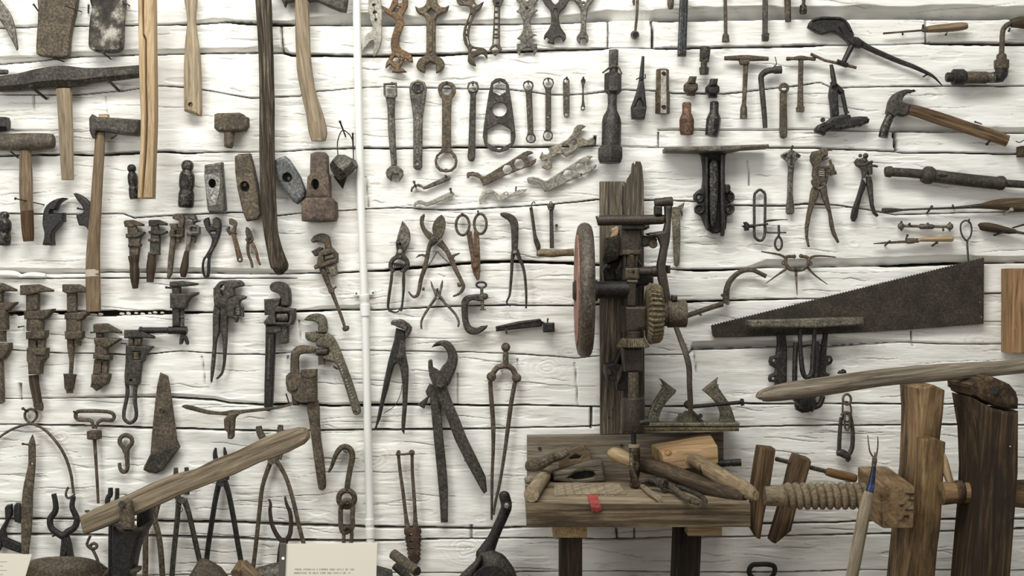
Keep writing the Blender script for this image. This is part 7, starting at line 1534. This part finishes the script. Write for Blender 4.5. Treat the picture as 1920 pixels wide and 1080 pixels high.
# ---- metal combination plane standing behind the bench
view(1000, 580, 4.155)
PL = metal('nickel_olive', (84,80,66), (126,120,101), (164,158,138), .45, .5)
def strokes(word, pts, h, d):
    G = {'S':[(.85,0,.1,0),(.1,0,.1,.5),(.1,.5,.85,.5),(.85,.5,.85,1),(.85,1,.1,1)], 'T':[(.5,0,.5,1),(.05,0,.95,0)], 'A':[(.05,1,.5,0),(.5,0,.95,1),(.25,.6,.75,.6)], 'N':[(.1,0,.1,1),(.85,0,.85,1),(.1,0,.85,1)], 'L':[(.1,0,.1,1),(.1,1,.8,1)], 'E':[(.1,0,.1,1),(.1,0,.8,0),(.1,.5,.7,.5),(.1,1,.8,1)], 'Y':[(.05,0,.5,.5),(.95,0,.5,.5),(.5,.5,.5,1)]}
    m = M(); n = len(word); P = catmull([(a, b) for a, b in pts], 8)
    for i, ch in enumerate(word):
        j = int((len(P) - 2) * (i + .1) / n); x, y = P[j]; tx, ty = P[j + 1][0] - x, P[j + 1][1] - y; l = math.hypot(tx, ty); tx /= l; ty /= l
        for a, b, c, e in G[ch]:
            q = lambda u, v: (x + tx * u * h * .8 - ty * (v - .5) * h, y + ty * u * h * .8 + tx * (v - .5) * h, d)
            m = m + rod3(q(a, b), q(c, e), 2.4, n=5)
    return m
LEFTH = [(982,540,1),(1000,545),(1116,632,1),(1105,655),(1060,700),(1010,770),(980,840),(982,880,1),(890,882,1),(905,800),(940,720),(990,640),(1012,590)]
RIGHTH = [(1442,532,1),(1432,580),(1470,650),(1520,720),(1555,800),(1578,880,1),(1450,880,1),(1460,820),(1440,760),(1390,690),(1318,632,1),(1380,580)]
def shrink(P, f):
    cx = sum(p[0] for p in P) / len(P); cy = sum(p[1] for p in P) / len(P)
    return [(cx + (p[0] - cx) * f, cy + (p[1] - cy) * f) for p in P]
T('combination_plane', 'olive metal double-handled plane with lettered horn grips, behind the bench', 'plane',
  [('handle', plate(LEFTH, 24, 14, 2, sm=2), PL), ('handle/recess', plate(shrink(LEFTH, .74), 37.4, 1, .2), OLIVE), ('handle/raised_lettering', strokes('STANLEY', [(938,842),(950,790),(975,740),(1010,690),(1035,655)], 26, 38.8), PALE),
   ('handle', plate(RIGHTH, 24, 14, 2, sm=2), PL), ('handle/recess', plate(shrink(RIGHTH, .74), 37.4, 1, .2), OLIVE),
   ('base', box3(868, 884, 1608, 914, 22, 60, 2), PL), ('sole', box3(860, 922, 1604, 950, 22, 70, 2), metal('brass_sole', (66,58,38), (108,96,66), (146,134,100), .35, .6)),
   ('depth_plate', plate([(1080,884),(1120,840),(1190,790),(1240,800),(1330,884)], 26, 8, 2), PL), ('cutter', plate([(1230,800),(1250,790),(1360,905),(1335,915)], 36, 6, 1.5), IRON), ('thumb_nut', rod3((1146,826,34),(1146,826,44), 20, 18, 14), STEEL), ('thumb_nut', rod3((1302,830,34),(1302,830,44), 18, 16, 12), IRON),
   ('rod', lathe((1240,760),(1640,722),[(0,14),(.93,15),(.94,30),(1,26)], 56, 12), BLACK), ('boss', ball(1205, 742, 34, 44), DRK)])
# sealing bead in the left joint
view(0, 390, 4.5)
o = link('trim_1', tube([(-40,550,22),(10,555,28),(80,556,30),(140,562,26),(180,575,16),(200,572,18),(260,565,24),(330,568,24),(385,572,18)], 1, 10), plain('white_sealant', (228,226,218), .7)); o['kind'] = 'structure'; o['label'] = 'lumpy white sealing bead in the log joint'

view(0, 390, 4.5)
ch = M()
for (x, y, a, b) in [(790,900,60,16),(850,895,40,14),(1030,890,40,12),(1085,888,34,16),(1150,885,30,10),(1205,892,36,14),(1265,886,28,10),(1310,880,34,12),(1370,882,30,10),(130,905,40,10),(470,895,50,14),(510,905,24,10)]:
    ch = ch + tube([(x - a * .5, y + 3, b * .5), (x - a * .2, y, b * .8), (x + a * .25, y + 2, b * .7), (x + a * .5, y - 1, b * .4)], -5, 7, flat=.7)
o = link('trim_2', ch, plain('plaster_chinking', (196,190,172), .9)); o['kind'] = 'structure'; o['label'] = 'broken pale chinking left in the widest log joint'
